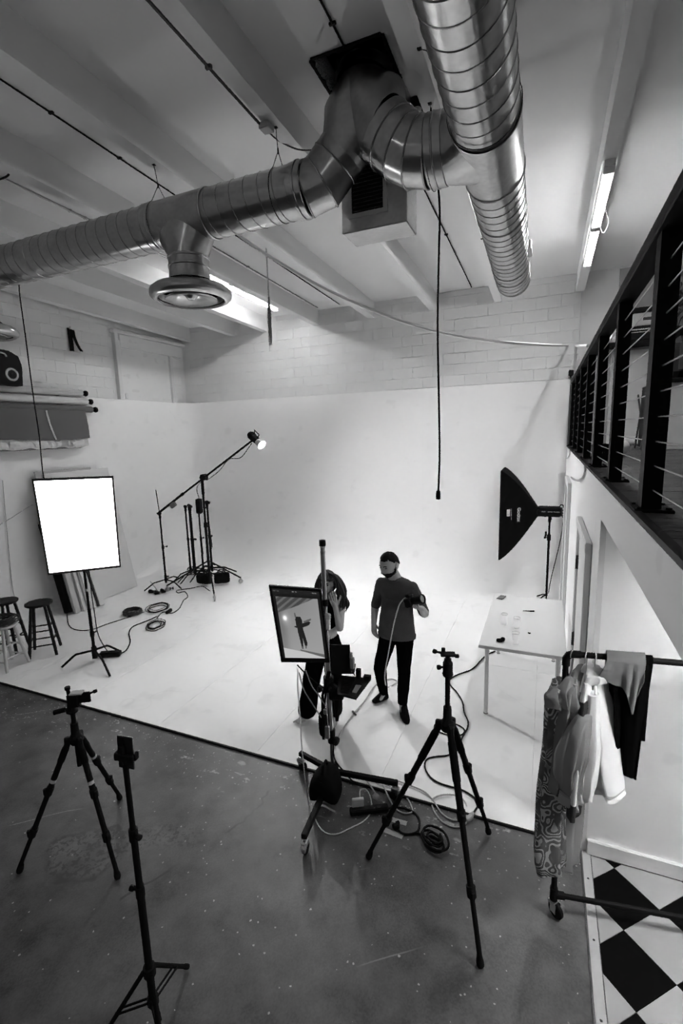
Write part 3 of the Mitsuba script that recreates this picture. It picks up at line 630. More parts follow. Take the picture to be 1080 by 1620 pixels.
# white rope to the railing
RS = (-3.496, 5.229, 5.363)
solo('rope', cable([RS, (-3.115, 5.329, 5.085), (-2.517, 5.452, 4.698), (-1.929, 5.572, 4.396), (-1.427, 5.675, 4.183), (-0.869, 5.79, 4.019), (-0.264, 5.914, 3.911), (0.36, 9.84, 4.407), (0.37, 5.927, 3.833)], 0.018), 'white_cable', 'white rope sagging from the ceiling across to the railing', 'rope')
solo('motion_sensor', cat([obox((0.344, 9.38, 3.89), (0.08, 0.06, 0.10), None, 0.015), rod(V((0.344, 9.38, 3.89))+V(0, 0.0, -0.03), V((0.344, 9.38, 3.89))+V(0, 0.12, -0.06), 0.015)]), 'black_plastic', 'tiny black sensor on the back wall beside the far end of the railing', 'sensor')
def wall_cable(pts, label, r=0.010): solo('wall_cable', cable(pts, r), 'light_grey', label, 'cable')
wall_cable([(0.33, 4.837, 2.626), (0.325, 4.731, 2.589), (0.325, 5.077, 2.492), (0.325, 6.08, 2.369), (0.33, 7.237, 2.292)], 'pale cable bent like a hook on the right wall just under the mezzanine edge')
wall_cable([(0.33, 8.024, 2.619), (0.325, 7.851, 2.58), (0.325, 8.68, 2.464), (0.33, 10.676, 2.341)], 'small pale bent cable on the right wall below the farthest railing posts', 0.008)

# ---------------------------------------------------------------- left wall
hk = thing('wall_strap', 'short black strap hanging on the upper left wall', 'strap')
part(hk, 'strap', sheet([[(XL+0.03+0.01*math.sin(v*2), 6.43+0.085*u, 5.02-0.40*v) for u in (0, 1)] for v in np.linspace(0, 1, 8)], 0.01), 'black_nylon')
part(hk, 'strap_tail', sheet([[(XL+0.05+0.04*v*v, 6.50+0.06*u+0.10*v**2.2, 5.00-0.37*v) for u in (0, 1)] for v in np.linspace(0, 1, 8)], 0.008), 'black_nylon')
part(hk, 'hook', cat([rod((XL, 6.47, 5.02), (XL+0.06, 6.47, 5.02), 0.012), rod((XL+0.06, 6.47, 5.0), (XL+0.06, 6.47, 5.05), 0.012)]), 'steel')
sp = thing('work_speaker', 'black portable speaker with a pale ringed driver standing on the paper rolls', 'speaker')
sc_ = V(XL+0.21, 5.02, 4.14)
pts = [(-.21, -.26), (.21, -.26), (.235, .05), (.20, .20), (.08, .27), (-.15, .29), (-.21, .2)]
m = trimesh.creation.extrude_polygon(Polygon([(a*1.15, b) for a, b in pts]).buffer(-0.02).buffer(0.02), 0.26, engine='earcut')
m.vertices = np.stack([m.vertices[:, 2]-0.13, m.vertices[:, 0], m.vertices[:, 1]], 1) + sc_
part(sp, 'cabinet', m, 'black_plastic', 30)
part(sp, 'driver_ring', lathe(sc_+V(0.130, 0.09, -0.09), (1, 0, 0), [(0, 0.105), (0.012, 0.10), (0.014, 0.072), (0, 0.068)], 32), 'light_grey', 35, 'pale driver ring')
part(sp, 'driver_cone', lathe(sc_+V(0.132, 0.09, -0.09), (1, 0, 0), [(0.004, 0.07), (-0.01, 0.03), (0.0, 0.02), (0.004, 0.001)], 28), 'black_gloss')
part(sp, 'handle', cable([sc_+V(0.13, -0.12, 0.20), sc_+V(0.16, -0.08, 0.22), sc_+V(0.16, 0.0, 0.21), sc_+V(0.13, 0.04, 0.18)], 0.012), 'light_grey')
# seamless backdrop rollers
bk = thing('roller_bracket', 'white wooden bracket that carries the three backdrop rolls on the left wall', 'bracket')
part(bk, 'backplate', box(XL+0.005, XL+0.035, 5.98, 6.10, 3.30, 3.95, 0.006), 'white_trim', False)
for z, L in ((3.855, 0.16), (3.705, 0.20), (3.56, 0.24)):
    part(bk, 'arm', box(XL+0.03, XL+L, 6.00, 6.03, z-0.07, z-0.045, 0.004), 'dark_grey', False)
def roll(x, z, y0, y1, r, mat, label):
    t = thing('backdrop_roll', label, 'paper roll')
    part(t, 'paper', lathe((x, y0, z), (0, 1, 0), [(0, 0.02), (0.0, r), (y1-y0, r), (y1-y0, 0.02)], 32), mat, 30)
    part(t, 'expander', lathe((x, y1, z), (0, 1, 0), [(-0.02, r*0.9), (0.012, r*0.8), (0.014, 0.02), (0.06, 0.017), (0.062, 0.042), (0.082, 0.052), (0.098, 0.052), (0.118, 0.040), (0.12, 0.001)], 20), 'black_plastic', 30, 'black end knob')
roll(-8.00, 3.853, 3.2, 6.46, 0.062, 'seamless_pale', 'pale backdrop roll on the left wall, the topmost of three')
roll(-7.96, 3.700, 3.2, 6.52, 0.062, 'seamless_white', 'white backdrop roll on the left wall, the middle one of three')
roll(-7.93, 3.555, 3.2, 6.58, 0.058, 'seamless_grey', 'grey backdrop roll on the left wall, the lowest of three')
solo('backdrop_drop', sheet([[(-7.885+0.03*math.sin(v*2.2), y, 3.55-0.53*v+0.02*math.sin(y*3)*v) for y in np.linspace(3.2, 6.40+0.02*v, 24)] for v in np.linspace(0, 1, 8)], 0.004), 'seamless_grey', 'grey paper pulled down from the lowest backdrop roll', 'backdrop paper')
solo('tape_strip', sheet([[(-7.868+0.025*math.sin(v*2.2), 5.62+0.035*u+0.10*v*v, 3.51-0.50*v) for u in (0, 1)] for v in np.linspace(0, 1, 8)], 0.003), 'seamless_pale', 'pale strip of tape hanging on the grey backdrop paper', 'tape')
rng = np.random.RandomState(11)
t = thing('torn_paper', 'crumpled torn white paper hanging below the grey backdrop sheet', 'paper')
for k in range(7):
    y0 = 4.4 + k*0.28; G = []
    for v in np.linspace(0, 1, 5):
        G.append([(-7.93 + 0.05*meshkit.noise(V(y*5, v*3, k)) + 0.03*rng.rand(), y, 3.03 - (0.13+0.05*meshkit.noise(V(y*7, 1, 2)))*v) for y in np.linspace(y0, y0+0.33, 8)])
    part(t, 'paper_piece', sheet(G, 0.004), 'white_paper' if k != 5 else 'light_grey', False)
solo('torn_paper_core', cat([lathe((-7.97, 3.2, 2.90), (0, 1, 0), [(0, 0.05), (3.10, 0.05), (3.11, 0.03)], 16)]), 'mid_grey', 'grey bar along the bottom of the torn paper on the left wall', 'bar')
wall_cable([(-8, 4.703, 1.696), (-8, 4.914, 1.782), (-8, 5.137, 1.883), (-7.95, 5.241, 1.944)], 'thin pale cable sagging on the left wall beside the lit panel', 0.006)
wall_cable([(-8.05, 4.872, 2.39), (-8.05, 4.819, 1.46), (-8.05, 4.779, 0.609), (-7.95, 4.754, 0.3), (-7.7, 4.646, 0.101)], 'thin pale cable running down the left wall behind the stools', 0.005)

# boards leaning on the left wall
def board(name, y0, y1, xb, xt, h, th, mat, label, dy=0.0, group=None):
    t = math.atan2(xt-xb, h); R = np.array([[math.cos(t), 0, math.sin(t)], [0, 1, 0], [-math.sin(t), 0, math.cos(t)]])
    m = box(-th/2, th/2, y0, y1, 0, h, min(0.004, th/4)); v = m.vertices; v[:, 1] += dy*v[:, 2]/h
    m.vertices = v@R.T + V(xb, 0, abs(math.sin(t))*th/2+0.001); return solo(name, m, mat, label, 'board', False, group)
board('foam_board', 5.60, 6.93, -7.62, -7.96, 2.46, 0.03, 'white_paper', 'large white foam board leaning on the left wall, the widest of the stack', -0.12)
board('foam_board', 5.40, 6.50, -7.66, -7.99, 2.50, 0.02, 'light_grey', 'pale grey board leaning against the left wall behind the wide white board', -0.04)
board('flat_panel', 5.33, 5.39, -7.58, -7.97, 1.62, 0.16, 'black_nylon', 'narrow black panel leaning at the left end of the board stack', 0.0)
for k, (y, w, mat, lab, dy) in enumerate(((5.44, .10, 'seamless_pale', 'grey foam strip next to the black panel in the leaning stack', -.08), (5.56, .055, 'seamless_white', 'thin white foam strip, second from the black panel in the leaning stack', -.10), (5.635, .035, 'seamless_pale', 'thin grey foam strip in the middle of the leaning stack', -.11), (5.70, .11, 'white_paper', 'broad white foam strip in the middle of the leaning stack', -.12), (5.80, .03, 'dark_grey', 'thin dark strip in the leaning stack beside the light stand', -.13), (5.86, .10, 'white_paper', 'white foam strip at the right end of the leaning stack', -.14))):
    board('foam_strip', y-w/2, y+w/2, -7.46+0.02*k, -7.86, 2.40-0.05*(k % 3), 0.05, mat, lab, dy)

# ---------------------------------------------------------------- lit panel (rectangular softbox facing the camera)
SA, SB = V(-5.86, 3.885, 0), V(-5.235, 4.576, 0)
sw = unit(SB-SA); sn = V(sw[1], -sw[0], 0)
sc0 = V((-5.551, 4.226, 2.537)); sc1 = V((-5.554, 4.223, 1.271))
quad = [V((-5.857, 3.889, 2.536)), V((-5.243, 4.567, 2.515)), V((-5.262, 4.546, 1.275)), V((-5.834, 3.914, 1.292))]
sb = thing('softbox', 'large glowing white rectangular softbox facing the camera on a light stand', 'softbox')
qc = sum(quad)/4
def qd(f, off): return [qc + (q-qc)*f + sn*off for q in quad]
fa = qd(0.965, 0.0); k = part(sb, 'diffuser', trimesh.Trimesh(np.array(fa), [[0, 3, 2], [0, 2, 1]], process=False), 'white_paper', False, 'glowing white front cloth')
mm = trimesh.Trimesh(np.array(fa), [[0, 3, 2], [0, 2, 1]], process=False)
if mm.face_normals[0]@sn < 0: mm.invert(); scene[k] = mikit.ply(mm, 'white_paper', False)
scene[k]['emitter'] = emit(PANEL)
rim = []
o, i_ = qd(1.0, 0.006), qd(0.96, 0.006); ob, ib = qd(1.0, -0.05), qd(0.96, -0.012)
for a in range(4):
    b = (a+1) % 4; rim.append(hexa([ob[a], ob[b], ib[b], ib[a], o[a], o[b], i_[b], i_[a]]))
part(sb, 'rim', cat(rim), 'dark_grey', False, 'dark rim of the softbox')
back = [qc - sn*0.42 + (q-qc)*0.16 for q in quad]
part(sb, 'shell', loft([np.array(qd(1.0, -0.05)), np.array(qd(0.8, -0.24)), np.array(back)]), 'black_nylon', False)
part(sb, 'lamp_body', rod(qc-sn*0.42, qc-sn*0.72, 0.07, sides=20), 'black_plastic')
def c_base(root, c, legs, mat, z0, drop=0.12, r=0.012):
    "turtle base: legs leave the column level, bend and slope to the floor"
    for a, L in legs:
        d = V(math.cos(a), math.sin(a), 0); p = V(c[0], c[1], 0)
        part(root, 'leg', tube([p+V(0, 0, z0+drop), p+d*0.04+V(0, 0, z0+drop), p+d*(L*0.55)+V(0, 0, z0+drop-0.01), p+d*(L*0.63)+V(0, 0, z0+drop-0.03), p+d*L+V(0, 0, z0+r)], r, 10), mat)
LS = V(-5.57, 4.23, 0)
ls = thing('light_stand', 'black light stand with bent legs carrying the glowing softbox', 'light stand')
def toang(c, p): return math.atan2(p[1]-c[1], p[0]-c[0]), math.hypot(p[0]-c[0], p[1]-c[1])
c_base(ls, LS, [toang(LS, (-5.831, 3.928, 0)), toang(LS, (-5.01, 3.981, 0)), toang(LS, (-5.522, 4.569, 0))], 'black_metal', 0.0, 0.16, 0.014)
lstop = qc - sn*0.50
part(ls, 'column', cat([rod(LS+V(0, 0, 0.05), LS+V(0, 0, 0.75), 0.020), rod(LS+V(0, 0, 0.7), V(LS[0], LS[1], 1.45), 0.016)]), 'black_metal')
part(ls, 'riser', tube([V(LS[0], LS[1], 1.40), V(LS[0], LS[1], 1.62), lstop], 0.014), 'black_metal')
part(ls, 'collar', cat([lathe(LS+V(0, 0, 0.36), (0, 0, 1), [(0, 0.001), (0, 0.028), (0.07, 0.028), (0.07, 0.001)], 16), rod(LS+V(0, 0, 0.40), LS+V(0.07, 0.02, 0.44), 0.008), lathe(LS+V(0, 0, 0.05), (0, 0, 1), [(0, 0.001), (0, 0.034), (0.16, 0.034), (0.16, 0.001)], 16)]), 'black_metal')
part(ls, 'label_band', lathe(LS+V(0, 0, 1.0), (0, 0, 1), [(0, 0.017), (0.04, 0.017)], 14), 'light_grey', 35, 'pale band on the column')
solo('softbox_cable', cable([qc-sn*0.7, lstop+V(0.03, 0, -0.1), LS+V(0.06, 0.02, 1.1), LS+V(0.07, 0.02, 0.7), LS+V(0.06, 0.05, 0.35), LS+V(0.10, 0.16, 0.02)], 0.006), 'black_cable', 'thin black cable hanging down along the softbox stand', 'cable')
pk = thing('power_pack', 'long black power supply lying at the foot of the softbox stand', 'power supply')
pa, pb = V((-5.601, 4.352, 0.03)), V((-5.384, 4.471, 0.03))
part(pk, 'body', obox((pa+pb)/2+V(0, 0, 0.005), (np.linalg.norm(pb-pa)+0.04, 0.10, 0.07), frame(pb-pa), 0.015), 'black_plastic', False)
def floor_cable(name, pts, r, mat, label, c='cable'): return solo(name, cable([V(p) for p in pts], r), mat, label, c)
floor_cable('floor_cable', [(-5.407, 4.489, 0.008), (-5.426, 4.628, 0.008), (-5.595, 4.855, 0.008), (-5.855, 5.074, 0.008), (-6.005, 5.278, 0.008), (-5.989, 5.473, 0.008), (-5.961, 5.623, 0.008), (-5.964, 5.767, 0.008)], 0.008, 'black_cable', 'black cable winding from the power supply toward the loose coil')
floor_cable('floor_cable', [(-8.967, 6.348, 0.007), (-7.617, 5.355, 0.007), (-7.05, 4.97, 0.007), (-6.734, 4.895, 0.007), (-6.558, 4.983, 0.007), (-6.508, 5.24, 0.007), (-6.432, 5.492, 0.007), (-6.368, 5.661, 0.007), (-6.336, 5.854, 0.007)], 0.006, 'black_cable', 'thin dark cable curving past the leaning boards to the flat coil')
def coil_thing(px, R, turns, r, seed, mat, label, ell=1.0, ang=0.0, wob=0.25):
    return solo('cable_coil', tube(spline(coil((px[0], px[1], 0), R, turns, r, seed, wob, ell=ell, ang=ang), 2), r, 6), mat, label, 'cable coil')
coil_thing((-6.474, 5.733, 0), 0.145, 9, 0.0075, 1, 'dark_grey', 'neat flat coil of dark grey cable on the white floor', 1.0, 0.4, 0.10)
coil_thing((-5.673, 5.439, 0), 0.115, 5, 0.0055, 2, 'black_cable', 'loose black cable coil nearest the softbox stand', 1.5, 0.6)
coil_thing((-6.204, 6.044, 0), 0.17, 5, 0.005, 3, 'black_cable', 'untidy tangle of black cable between the flat coil and the light stands', 1.3, 0.5, 0.5)
floor_cable('floor_cable', [(-5.902, 5.703, 0.007), (-6, 5.907, 0.007), (-5.969, 5.98, 0.007), (-5.819, 5.969, 0.007), (-5.863, 6.205, 0.007), (-6.071, 6.539, 0.007), (-6.136, 6.733, 0.007), (-6.4, 6.949, 0.007), (-6.468, 6.849, 0.007), (-6.601, 6.962, 0.007), (-6.436, 7.136, 0.007), (-6.268, 7.315, 0.007), (-5.941, 7.14, 0.007)], 0.007, 'black_cable', 'black cable snaking from the tangle to the wheeled boom stand')
solo('cable_block', obox((-5.892, 5.975, 0.03), (0.05, 0.16, 0.05), rotz(0.2), 0.012), 'black_plastic', 'small black connector block beside the cable tangle', 'connector')

# ---------------------------------------------------------------- stools
def stool(c, h, top_r, foot, mat, label, rot=0.0, group=None):
    t = thing('bar_stool', label, 'stool', group); c = V(c[0], c[1], 0)
    part(t, 'seat', lathe(c+V(0, 0, h-0.035), (0, 0, 1), [(0, 0.001), (0, top_r*0.93), (0.006, top_r*0.98), (0.018, top_r), (0.03, top_r*0.985), (0.036, top_r*0.94), (0.034, top_r*0.6), (0.030, 0.001)], 40), mat, 40)
    tops, feet = [], []
    for k in range(4):
        a = rot + k*math.pi/2 + math.pi/4; d = V(math.cos(a), math.sin(a), 0)
        tp, ft = c+d*top_r*0.66+V(0, 0, h-0.03), c+d*foot+V(0, 0, 0.001); tops.append(tp); feet.append(ft)
        part(t, 'leg', tube([ft, lerp(ft, tp, 0.03), lerp(ft, tp, 0.5), tp], [0.018, 0.020, 0.022, 0.018], 12), mat)
    for k in range(4):
        for f in ((0.30, 0.58) if k % 2 else (0.22, 0.50)):
            a, b = lerp(feet[k], tops[k], f), lerp(feet[(k+1) % 4], tops[(k+1) % 4], f)
            part(t, 'rung', tube([a, lerp(a, b, 0.5), b], [0.009, 0.011, 0.009], 8), mat)
    return t
stool((-6.51, 4.18), 0.755, 0.175, 0.235, 'dark_wood', 'dark round-topped wooden bar stool standing alone beside the lit softbox', math.pi/4)
stool((-7.08, 4.06), 0.755, 0.175, 0.225, 'dark_wood', 'dark round-topped bar stool cut by the left edge of the picture', 0.5)
stool((-6.58, 3.72), 0.60, 0.165, 0.225, 'pale_wood', 'pale wooden stool with a heap of cable on its seat', 0.1)
s3 = V(-6.58, 3.72, 0.602)
rg = random.Random(9)
P = []
for k in range(11):
    P += coil((s3[0]+rg.uniform(-.02, .02), s3[1]+rg.uniform(-.02, .02), 0.600+0.009*k), 0.15+rg.uniform(-.03, .035), 1, 0.008, 30+k, 0.2, 0.008, 18)
solo('cable_coil', tube(P, 0.008, 6), 'dark_grey', 'heap of dark coiled cable lying on the pale stool', 'cable coil')

# ---------------------------------------------------------------- wheeled boom stand with the lamp
def knob(p, d, L=0.06, r=0.018): return cat([rod(p, V(p)+unit(d)*L, 0.007, sides=8), lathe(V(p)+unit(d)*L, d, [(0, 0.001), (0, r), (0.02, r*1.05), (0.025, 0.001)], 12)])
BS = V(-5.93, 7.15, 0)
bs = thing('boom_stand', 'black wheeled boom stand holding the lamp high on its slanting arm', 'light stand')
PIV = V((-5.873, 7.15, 2.239)); TAIL = V((-7.01, 7.07, 1.52)); HEAD = V((-4.793, 7.22, 2.906))
part(bs, 'column', cat([rod(BS+V(0, 0, 0.16), BS+V(0, 0, 1.35), 0.026), rod(BS+V(0, 0, 1.3), V(BS[0], BS[1], PIV[2]-0.1), 0.020), rod(V(BS[0], BS[1], PIV[2]-0.32), V(BS[0], BS[1], PIV[2]), 0.028)]), 'black_metal')
part(bs, 'collar', cat([lathe(BS+V(0, 0, 1.28), (0, 0, 1), [(0, 0.001), (0, 0.036), (0.09, 0.036), (0.09, 0.001)], 16), knob(BS+V(0, 0, 1.32), (1, -0.3, 0), 0.08)]), 'black_metal')
for wp in (V(-6.75, 6.86, 0), V(-5.50, 6.72, 0), V(-5.65, 7.76, 0)):
    d = unit(wp-BS); e = wp + V(0, 0, 0.12)
    lg = part(bs, 'leg', cat([rod(BS+V(0, 0, 0.62), e, 0.014), rod(BS+V(0, 0, 0.34), lerp(BS+V(0, 0, .62), e, 0.55), 0.009)]), 'black_metal')
    part(lg, 'caster', cat([rod(e+V(0, 0, 0.02), wp+V(0, 0, 0.075), 0.012), rod(wp+V(-0.014*d[1], 0.014*d[0], 0.045), wp-V(-0.014*d[1], 0.014*d[0], -0.045), 0.045, sides=20), obox(wp+V(0, 0, 0.075), (0.05, 0.05, 0.04), frame(d), 0.008)]), 'steel')
bd = unit(HEAD-PIV)
part(bs, 'boom_arm', cat([rod(TAIL-unit(PIV-TAIL)*0.02, lerp(TAIL, PIV, 0.55), 0.022), rod(lerp(TAIL, PIV, 0.5), HEAD, 0.018), lathe(lerp(TAIL, PIV, 0.52), bd, [(0, 0.03), (0.05, 0.03)], 14)]), 'black_metal')
part(bs, 'pivot', cat([lathe(PIV-V(0, 0.06, 0), (0, 1, 0), [(0, 0.001), (0, 0.06), (0.1, 0.06), (0.1, 0.001)], 20), knob(PIV+V(0, -0.05, 0), (0.2, -1, 0), 0.06)]), 'black_plastic')
part(bs, 'ballast_box', cat([obox(V(BS[0]-0.10, BS[1]-0.02, PIV[2]-0.55), (0.10, 0.12, 0.28), rotz(0.3), 0.015), cable([V(BS[0]-0.10, BS[1], PIV[2]-0.42), V(BS[0]-0.12, BS[1]-0.02, PIV[2]-0.2), PIV+V(-0.03, 0, -0.05)], 0.006)]), 'black_plastic')
part(bs, 'counter_bag', obox(lerp(TAIL, PIV, 0.33)-V(0, 0, 0.06), (0.14, 0.05, 0.10), frame(PIV-TAIL), 0.02), 'mid_grey', False, 'grey pouch on the arm')
part(bs, 'arm_cable', cable([PIV+V(0.05, 0, -0.06), lerp(PIV, HEAD, 0.3)-V(0, 0, 0.09), lerp(PIV, HEAD, 0.52)-V(0, 0, 0.02), lerp(PIV, HEAD, 0.75)-V(0, 0, 0.14), lerp(PIV, HEAD, 0.97)-V(0, 0, 0.04)], 0.006), 'black_cable')
lamp = thing('studio_lamp', 'burning studio lamp at the upper end of the boom arm', 'lamp')
LD = unit(V(-1.4, 6.3, 0.7) - V(-4.7, 7.2, 2.9))       # where the lamp aims: the middle of the white floor
LC = V((-4.602, 7.2, 2.815))                                  # the lamp's mouth
part(lamp, 'housing', lathe(LC-LD*0.36, LD, [(0, 0.001), (0, 0.055), (0.02, 0.065), (0.20, 0.065), (0.21, 0.058), (0.24, 0.058)], 28), 'black_metal')
part(lamp, 'fins', cat([lathe(LC-LD*(0.33-0.02*k), LD, [(0, 0.06), (0.002, 0.072), (0.008, 0.072), (0.01, 0.06)], 24) for k in range(4)]), 'black_metal')
part(lamp, 'reflector', lathe(LC-LD*0.13, LD, [(0, 0.030), (0.0, 0.055), (0.13, 0.085), (0.131, 0.083), (0.02, 0.052), (0.012, 0.030)], 32), 'steel')
k = part(lamp, 'bulb', lathe(LC-LD*0.012, LD, [(0, 0.078), (0.006, 0.07), (0.022, 0.045), (0.028, 0.001)], 28), 'white_plastic', 40, 'glowing lamp dome')
scene[k]['emitter'] = emit(LAMP)
yk = unit(np.cross(LD, V(0, 1, 0)))
part(lamp, 'yoke', tube([HEAD, HEAD+unit(LC-LD*0.22-HEAD)*0.05, LC-LD*0.30+yk*0.12, LC-LD*0.16+yk*0.11, LC-LD*0.16+yk*0.06], 0.010, 8), 'black_metal')
part(lamp, 'grip', cat([rod(HEAD-bd*0.03, HEAD+bd*0.06, 0.026), cable([LC-LD*0.36, LC-LD*0.42+V(0, 0, -0.03), HEAD+V(0.02, -0.02, 0.06), HEAD], 0.008)]), 'black_metal')

# C-stands
def c_stand(c, h, label, rot, group=None, legs=(0.0, 2.1, 4.2), L=0.48, arm=None, z0=0.0, gobo=True):
    t = thing('c_stand', label, 'light stand', group); c = V(c[0], c[1], z0)
    c_base(t, c, [(rot+a, L) for a in legs], 'black_metal', z0, 0.13, 0.012)
    part(t, 'column', cat([rod(c+V(0, 0, 0.06), c+V(0, 0, 0.85), 0.0195), rod(c+V(0, 0, 0.8), c+V(0, 0, h), 0.016)]), 'black_metal')
    part(t, 'collar', cat([lathe(c+V(0, 0, 0.78), (0, 0, 1), [(0, .001), (0, 0.025), (0.07, 0.025), (0.07, .001)], 14), knob(c+V(0, 0, 0.81), V(math.cos(rot+3), math.sin(rot+3), 0), 0.07), lathe(c+V(0, 0, 0.10), (0, 0, 1), [(0, .001), (0, 0.025), (0.12, 0.025), (0.12, .001)], 14), knob(c+V(0, 0, 0.2), V(math.cos(rot+2), math.sin(rot+2), 0), 0.05)]), 'black_metal')
    if gobo:
        d = V(math.cos(rot+1), math.sin(rot+1), 0)
        part(t, 'grip_head', cat([lathe(c+V(0, 0, h-0.03)-d*0.03, d, [(0, .001), (0, 0.032), (0.06, 0.032), (0.06, .001)], 16), knob(c+V(0, 0, h-0.03), d, 0.08), obox(c+V(0, 0, h-0.09), (0.04, 0.04, 0.08), rotz(rot), 0.006), rod(c+V(0, 0, h-0.14), c+V(0, 0, h-0.14)-d*0.07, 0.009)]), 'black_metal')
    return t
cs = c_stand((-7.05, 7.15), 1.53, 'black C-stand gripping the tail of the boom arm', math.radians(250), None, (0.0, 1.75, 3.6), 0.46)
part(cs, 'grip_arm', rod(V(-7.05, 7.15, 1.45), V(-7.07, 7.13, 1.98), 0.008), 'black_metal')
rg = random.Random(21)
for k, (x, y, lab) in enumerate(((-7.02, 7.86, 'leftmost black C-stand in the nested row behind the boom stand'), (-6.87, 7.80, 'second black C-stand from the left in the nested row'), (-6.75, 7.70, 'third black C-stand from the left in the nested row'), (-6.62, 7.80, 'fourth black C-stand from the left in the nested row'), (-6.52, 7.95, 'fifth black C-stand from the left in the nested row'), (-6.42, 7.84, 'rightmost black C-stand in the nested row, close behind the boom stand pole'))):
    t = c_stand((x, y), 1.56+0.02*(k % 2), lab, math.radians(-95+4*k), 'nested C-stands behind the boom stand', (0.0, 1.9, 4.1), 0.50, z0=0.02*k)
    part(t, 'grip_arm', rod(V(x+0.03, y-0.05, 1.53), V(x+0.045+0.01*k, y-0.06, 0.55+0.08*(k % 3)), 0.008), 'black_metal')
for nm, p, r_, lab in (('a', (-6.295, 7.403, 0.15), 0.02, 'black sandbag hanging on the boom stand, the left one of two'), ('b', (-5.957, 7.556, 0.15), 0.62, 'black sandbag hanging on the boom stand, the right one of two')):
    c = V(p); v = np.array(trimesh.creation.icosphere(subdivisions=3).vertices)
    sg = np.sign(v)*np.abs(v)**0.32; m = trimesh.creation.icosphere(subdivisions=3)
    m.vertices = (sg*V(0.155, 0.05, 0.105) + 0.012*(meshkit.noise(v*4)[:, None]-0.5)*v)@rotz(r_).T + c
    t = thing('sandbag', lab, 'sandbag', None); part(t, 'bag', m, 'black_nylon', 40)
    part(t, 'strap', tube([c+V(-0.11, 0, 0.10), c+V(-0.05, 0, 0.17), c+V(0.05, 0, 0.17), c+V(0.11, 0, 0.10)], 0.012, 6), 'black_nylon')
for k, (p, a) in enumerate((((-6.995, 6.683, 0.03), 0.3), ((-6.828, 6.661, 0.03), 1.0), ((-6.803, 6.785, 0.03), -0.4), ((-6.779, 6.913, 0.03), 0.7))):
    lab = ('first', 'second', 'third', 'fourth')[k] + ' from the left of four black grip clamps lying in a row by the C-stand'
    d = V(math.cos(a), math.sin(a), 0); c = V(p)
    t = thing('grip_clamp', lab, 'clamp', 'black grip clamps on the floor')
    part(t, 'jaw', cat([lathe(c-d*0.04+V(0, 0, 0.01), d, [(0, .001), (0, 0.034), (0.05, 0.034), (0.05, .001)], 14), obox(c+V(0, 0, 0.0), (0.10, 0.05, 0.05), frame(d), 0.01)]), 'black_metal'); part(t, 'knob', knob(c+V(0, 0, 0.01), d, 0.08, 0.024), 'black_metal')
solo('grip_arm_rod', rod((-6.699, 6.409, 0.35), (-6.883, 6.75, 0.02), 0.006), 'mid_grey', 'thin grey rod leaning among the grip clamps', 'rod')

# ---------------------------------------------------------------- strip softbox on the right
rs = thing('light_stand', 'black light stand carrying the strobe with the side-on softbox near the right wall', 'light stand')
RC = V(0.10, 8.60, 0)
part(rs, 'column', cat([rod(RC+V(0, 0, 0.10), RC+V(0, 0, 1.20), 0.018), rod(RC+V(0, 0, 1.15), RC+V(0, 0, 1.48), 0.014)]), 'black_metal')
for a in (0.5+math.pi, 2.6, 4.7):
    d = V(math.cos(a), math.sin(a), 0)
    part(rs, 'leg', tube([RC+V(0, 0, 0.11), RC+d*0.10*V(0.6, 1, 1)+V(0, 0, 0.10), RC+d*0.34*V(0.5, 1, 1)+V(0, 0, 0.014)], 0.011), 'black_metal')
part(rs, 'collar', cat([lathe(RC+V(0, 0, 1.08), (0, 0, 1), [(0, .001), (0, 0.030), (0.10, 0.030), (0.10, .001)], 16), knob(RC+V(0, 0, 1.12), (-1, -0.4, 0.2), 0.06), obox(RC+V(-0.05, -0.02, 1.19), (0.03, 0.03, 0.09), None, 0.005)]), 'black_metal')
st = thing('strobe', 'black studio strobe mounted sideways behind the right softbox', 'strobe')
part(st, 'body', obox(RC+V(-0.01, 0, 1.58), (0.36, 0.15, 0.17), None, 0.025), 'black_plastic', False)
part(st, 'rear_panel', cat([obox(RC+V(0.175, 0, 1.58), (0.02, 0.12, 0.14), None, 0.008)] + [lathe(RC+V(0.185, -0.03, 1.61-0.045*k), (1, 0, 0), [(0, .001), (0, 0.014), (0.02, 0.012), (0.021, .001)], 12) for k in range(3)]), 'dark_grey')
part(st, 'handle', tube([RC+V(0.14, 0, 1.66), RC+V(0.16, 0, 1.70), RC+V(0.20, 0, 1.69), RC+V(0.20, 0, 1.65)], 0.010, 8), 'black_plastic')
part(st, 'bracket', cat([rod(RC+V(0, 0, 1.40), RC+V(0, 0, 1.50), 0.024), obox(RC+V(0, 0, 1.48), (0.05, 0.06, 0.06), None, 0.01), knob(RC+V(0, -0.02, 1.47), (0.2, -1, 0), 0.05)]), 'black_metal')
part(st, 'marking', cat([box(RC[0]-0.13+0.09*k, RC[0]-0.07+0.09*k+0.02*k, 8.60-0.0755, 8.60-0.074, 1.585-0.01, 1.60-0.008) for k in range(3)]), 'mid_grey', False)
part(st, 'power_lead', cable([RC+V(0.18, 0, 1.52), RC+V(0.21, 0, 1.46), RC+V(0.21, -0.02, 1.36), RC+V(0.17, -0.02, 1.05), RC+V(0.12, -0.02, 0.75), RC+V(0.06, -0.02, 0.40), RC+V(0.03, -0.03, 0.15)], 0.006), 'black_cable')
part(st, 'lead_plug', rod(RC+V(0.212, 0, 1.40), RC+V(0.207, -0.01, 1.33), 0.013), 'black_plastic')
sx = thing('softbox', 'black rectangular softbox seen from the side with a printed logo near the right wall', 'softbox')
yh = 0.40; xf = -0.655
def prof(x, t):  # half height and depth at fraction t from the ring to the face
    g = math.sin(1.12*t)/math.sin(1.12); return 0.075 + (0.755-0.075)*g, 0.065 + (yh-0.065)*g
rings = []
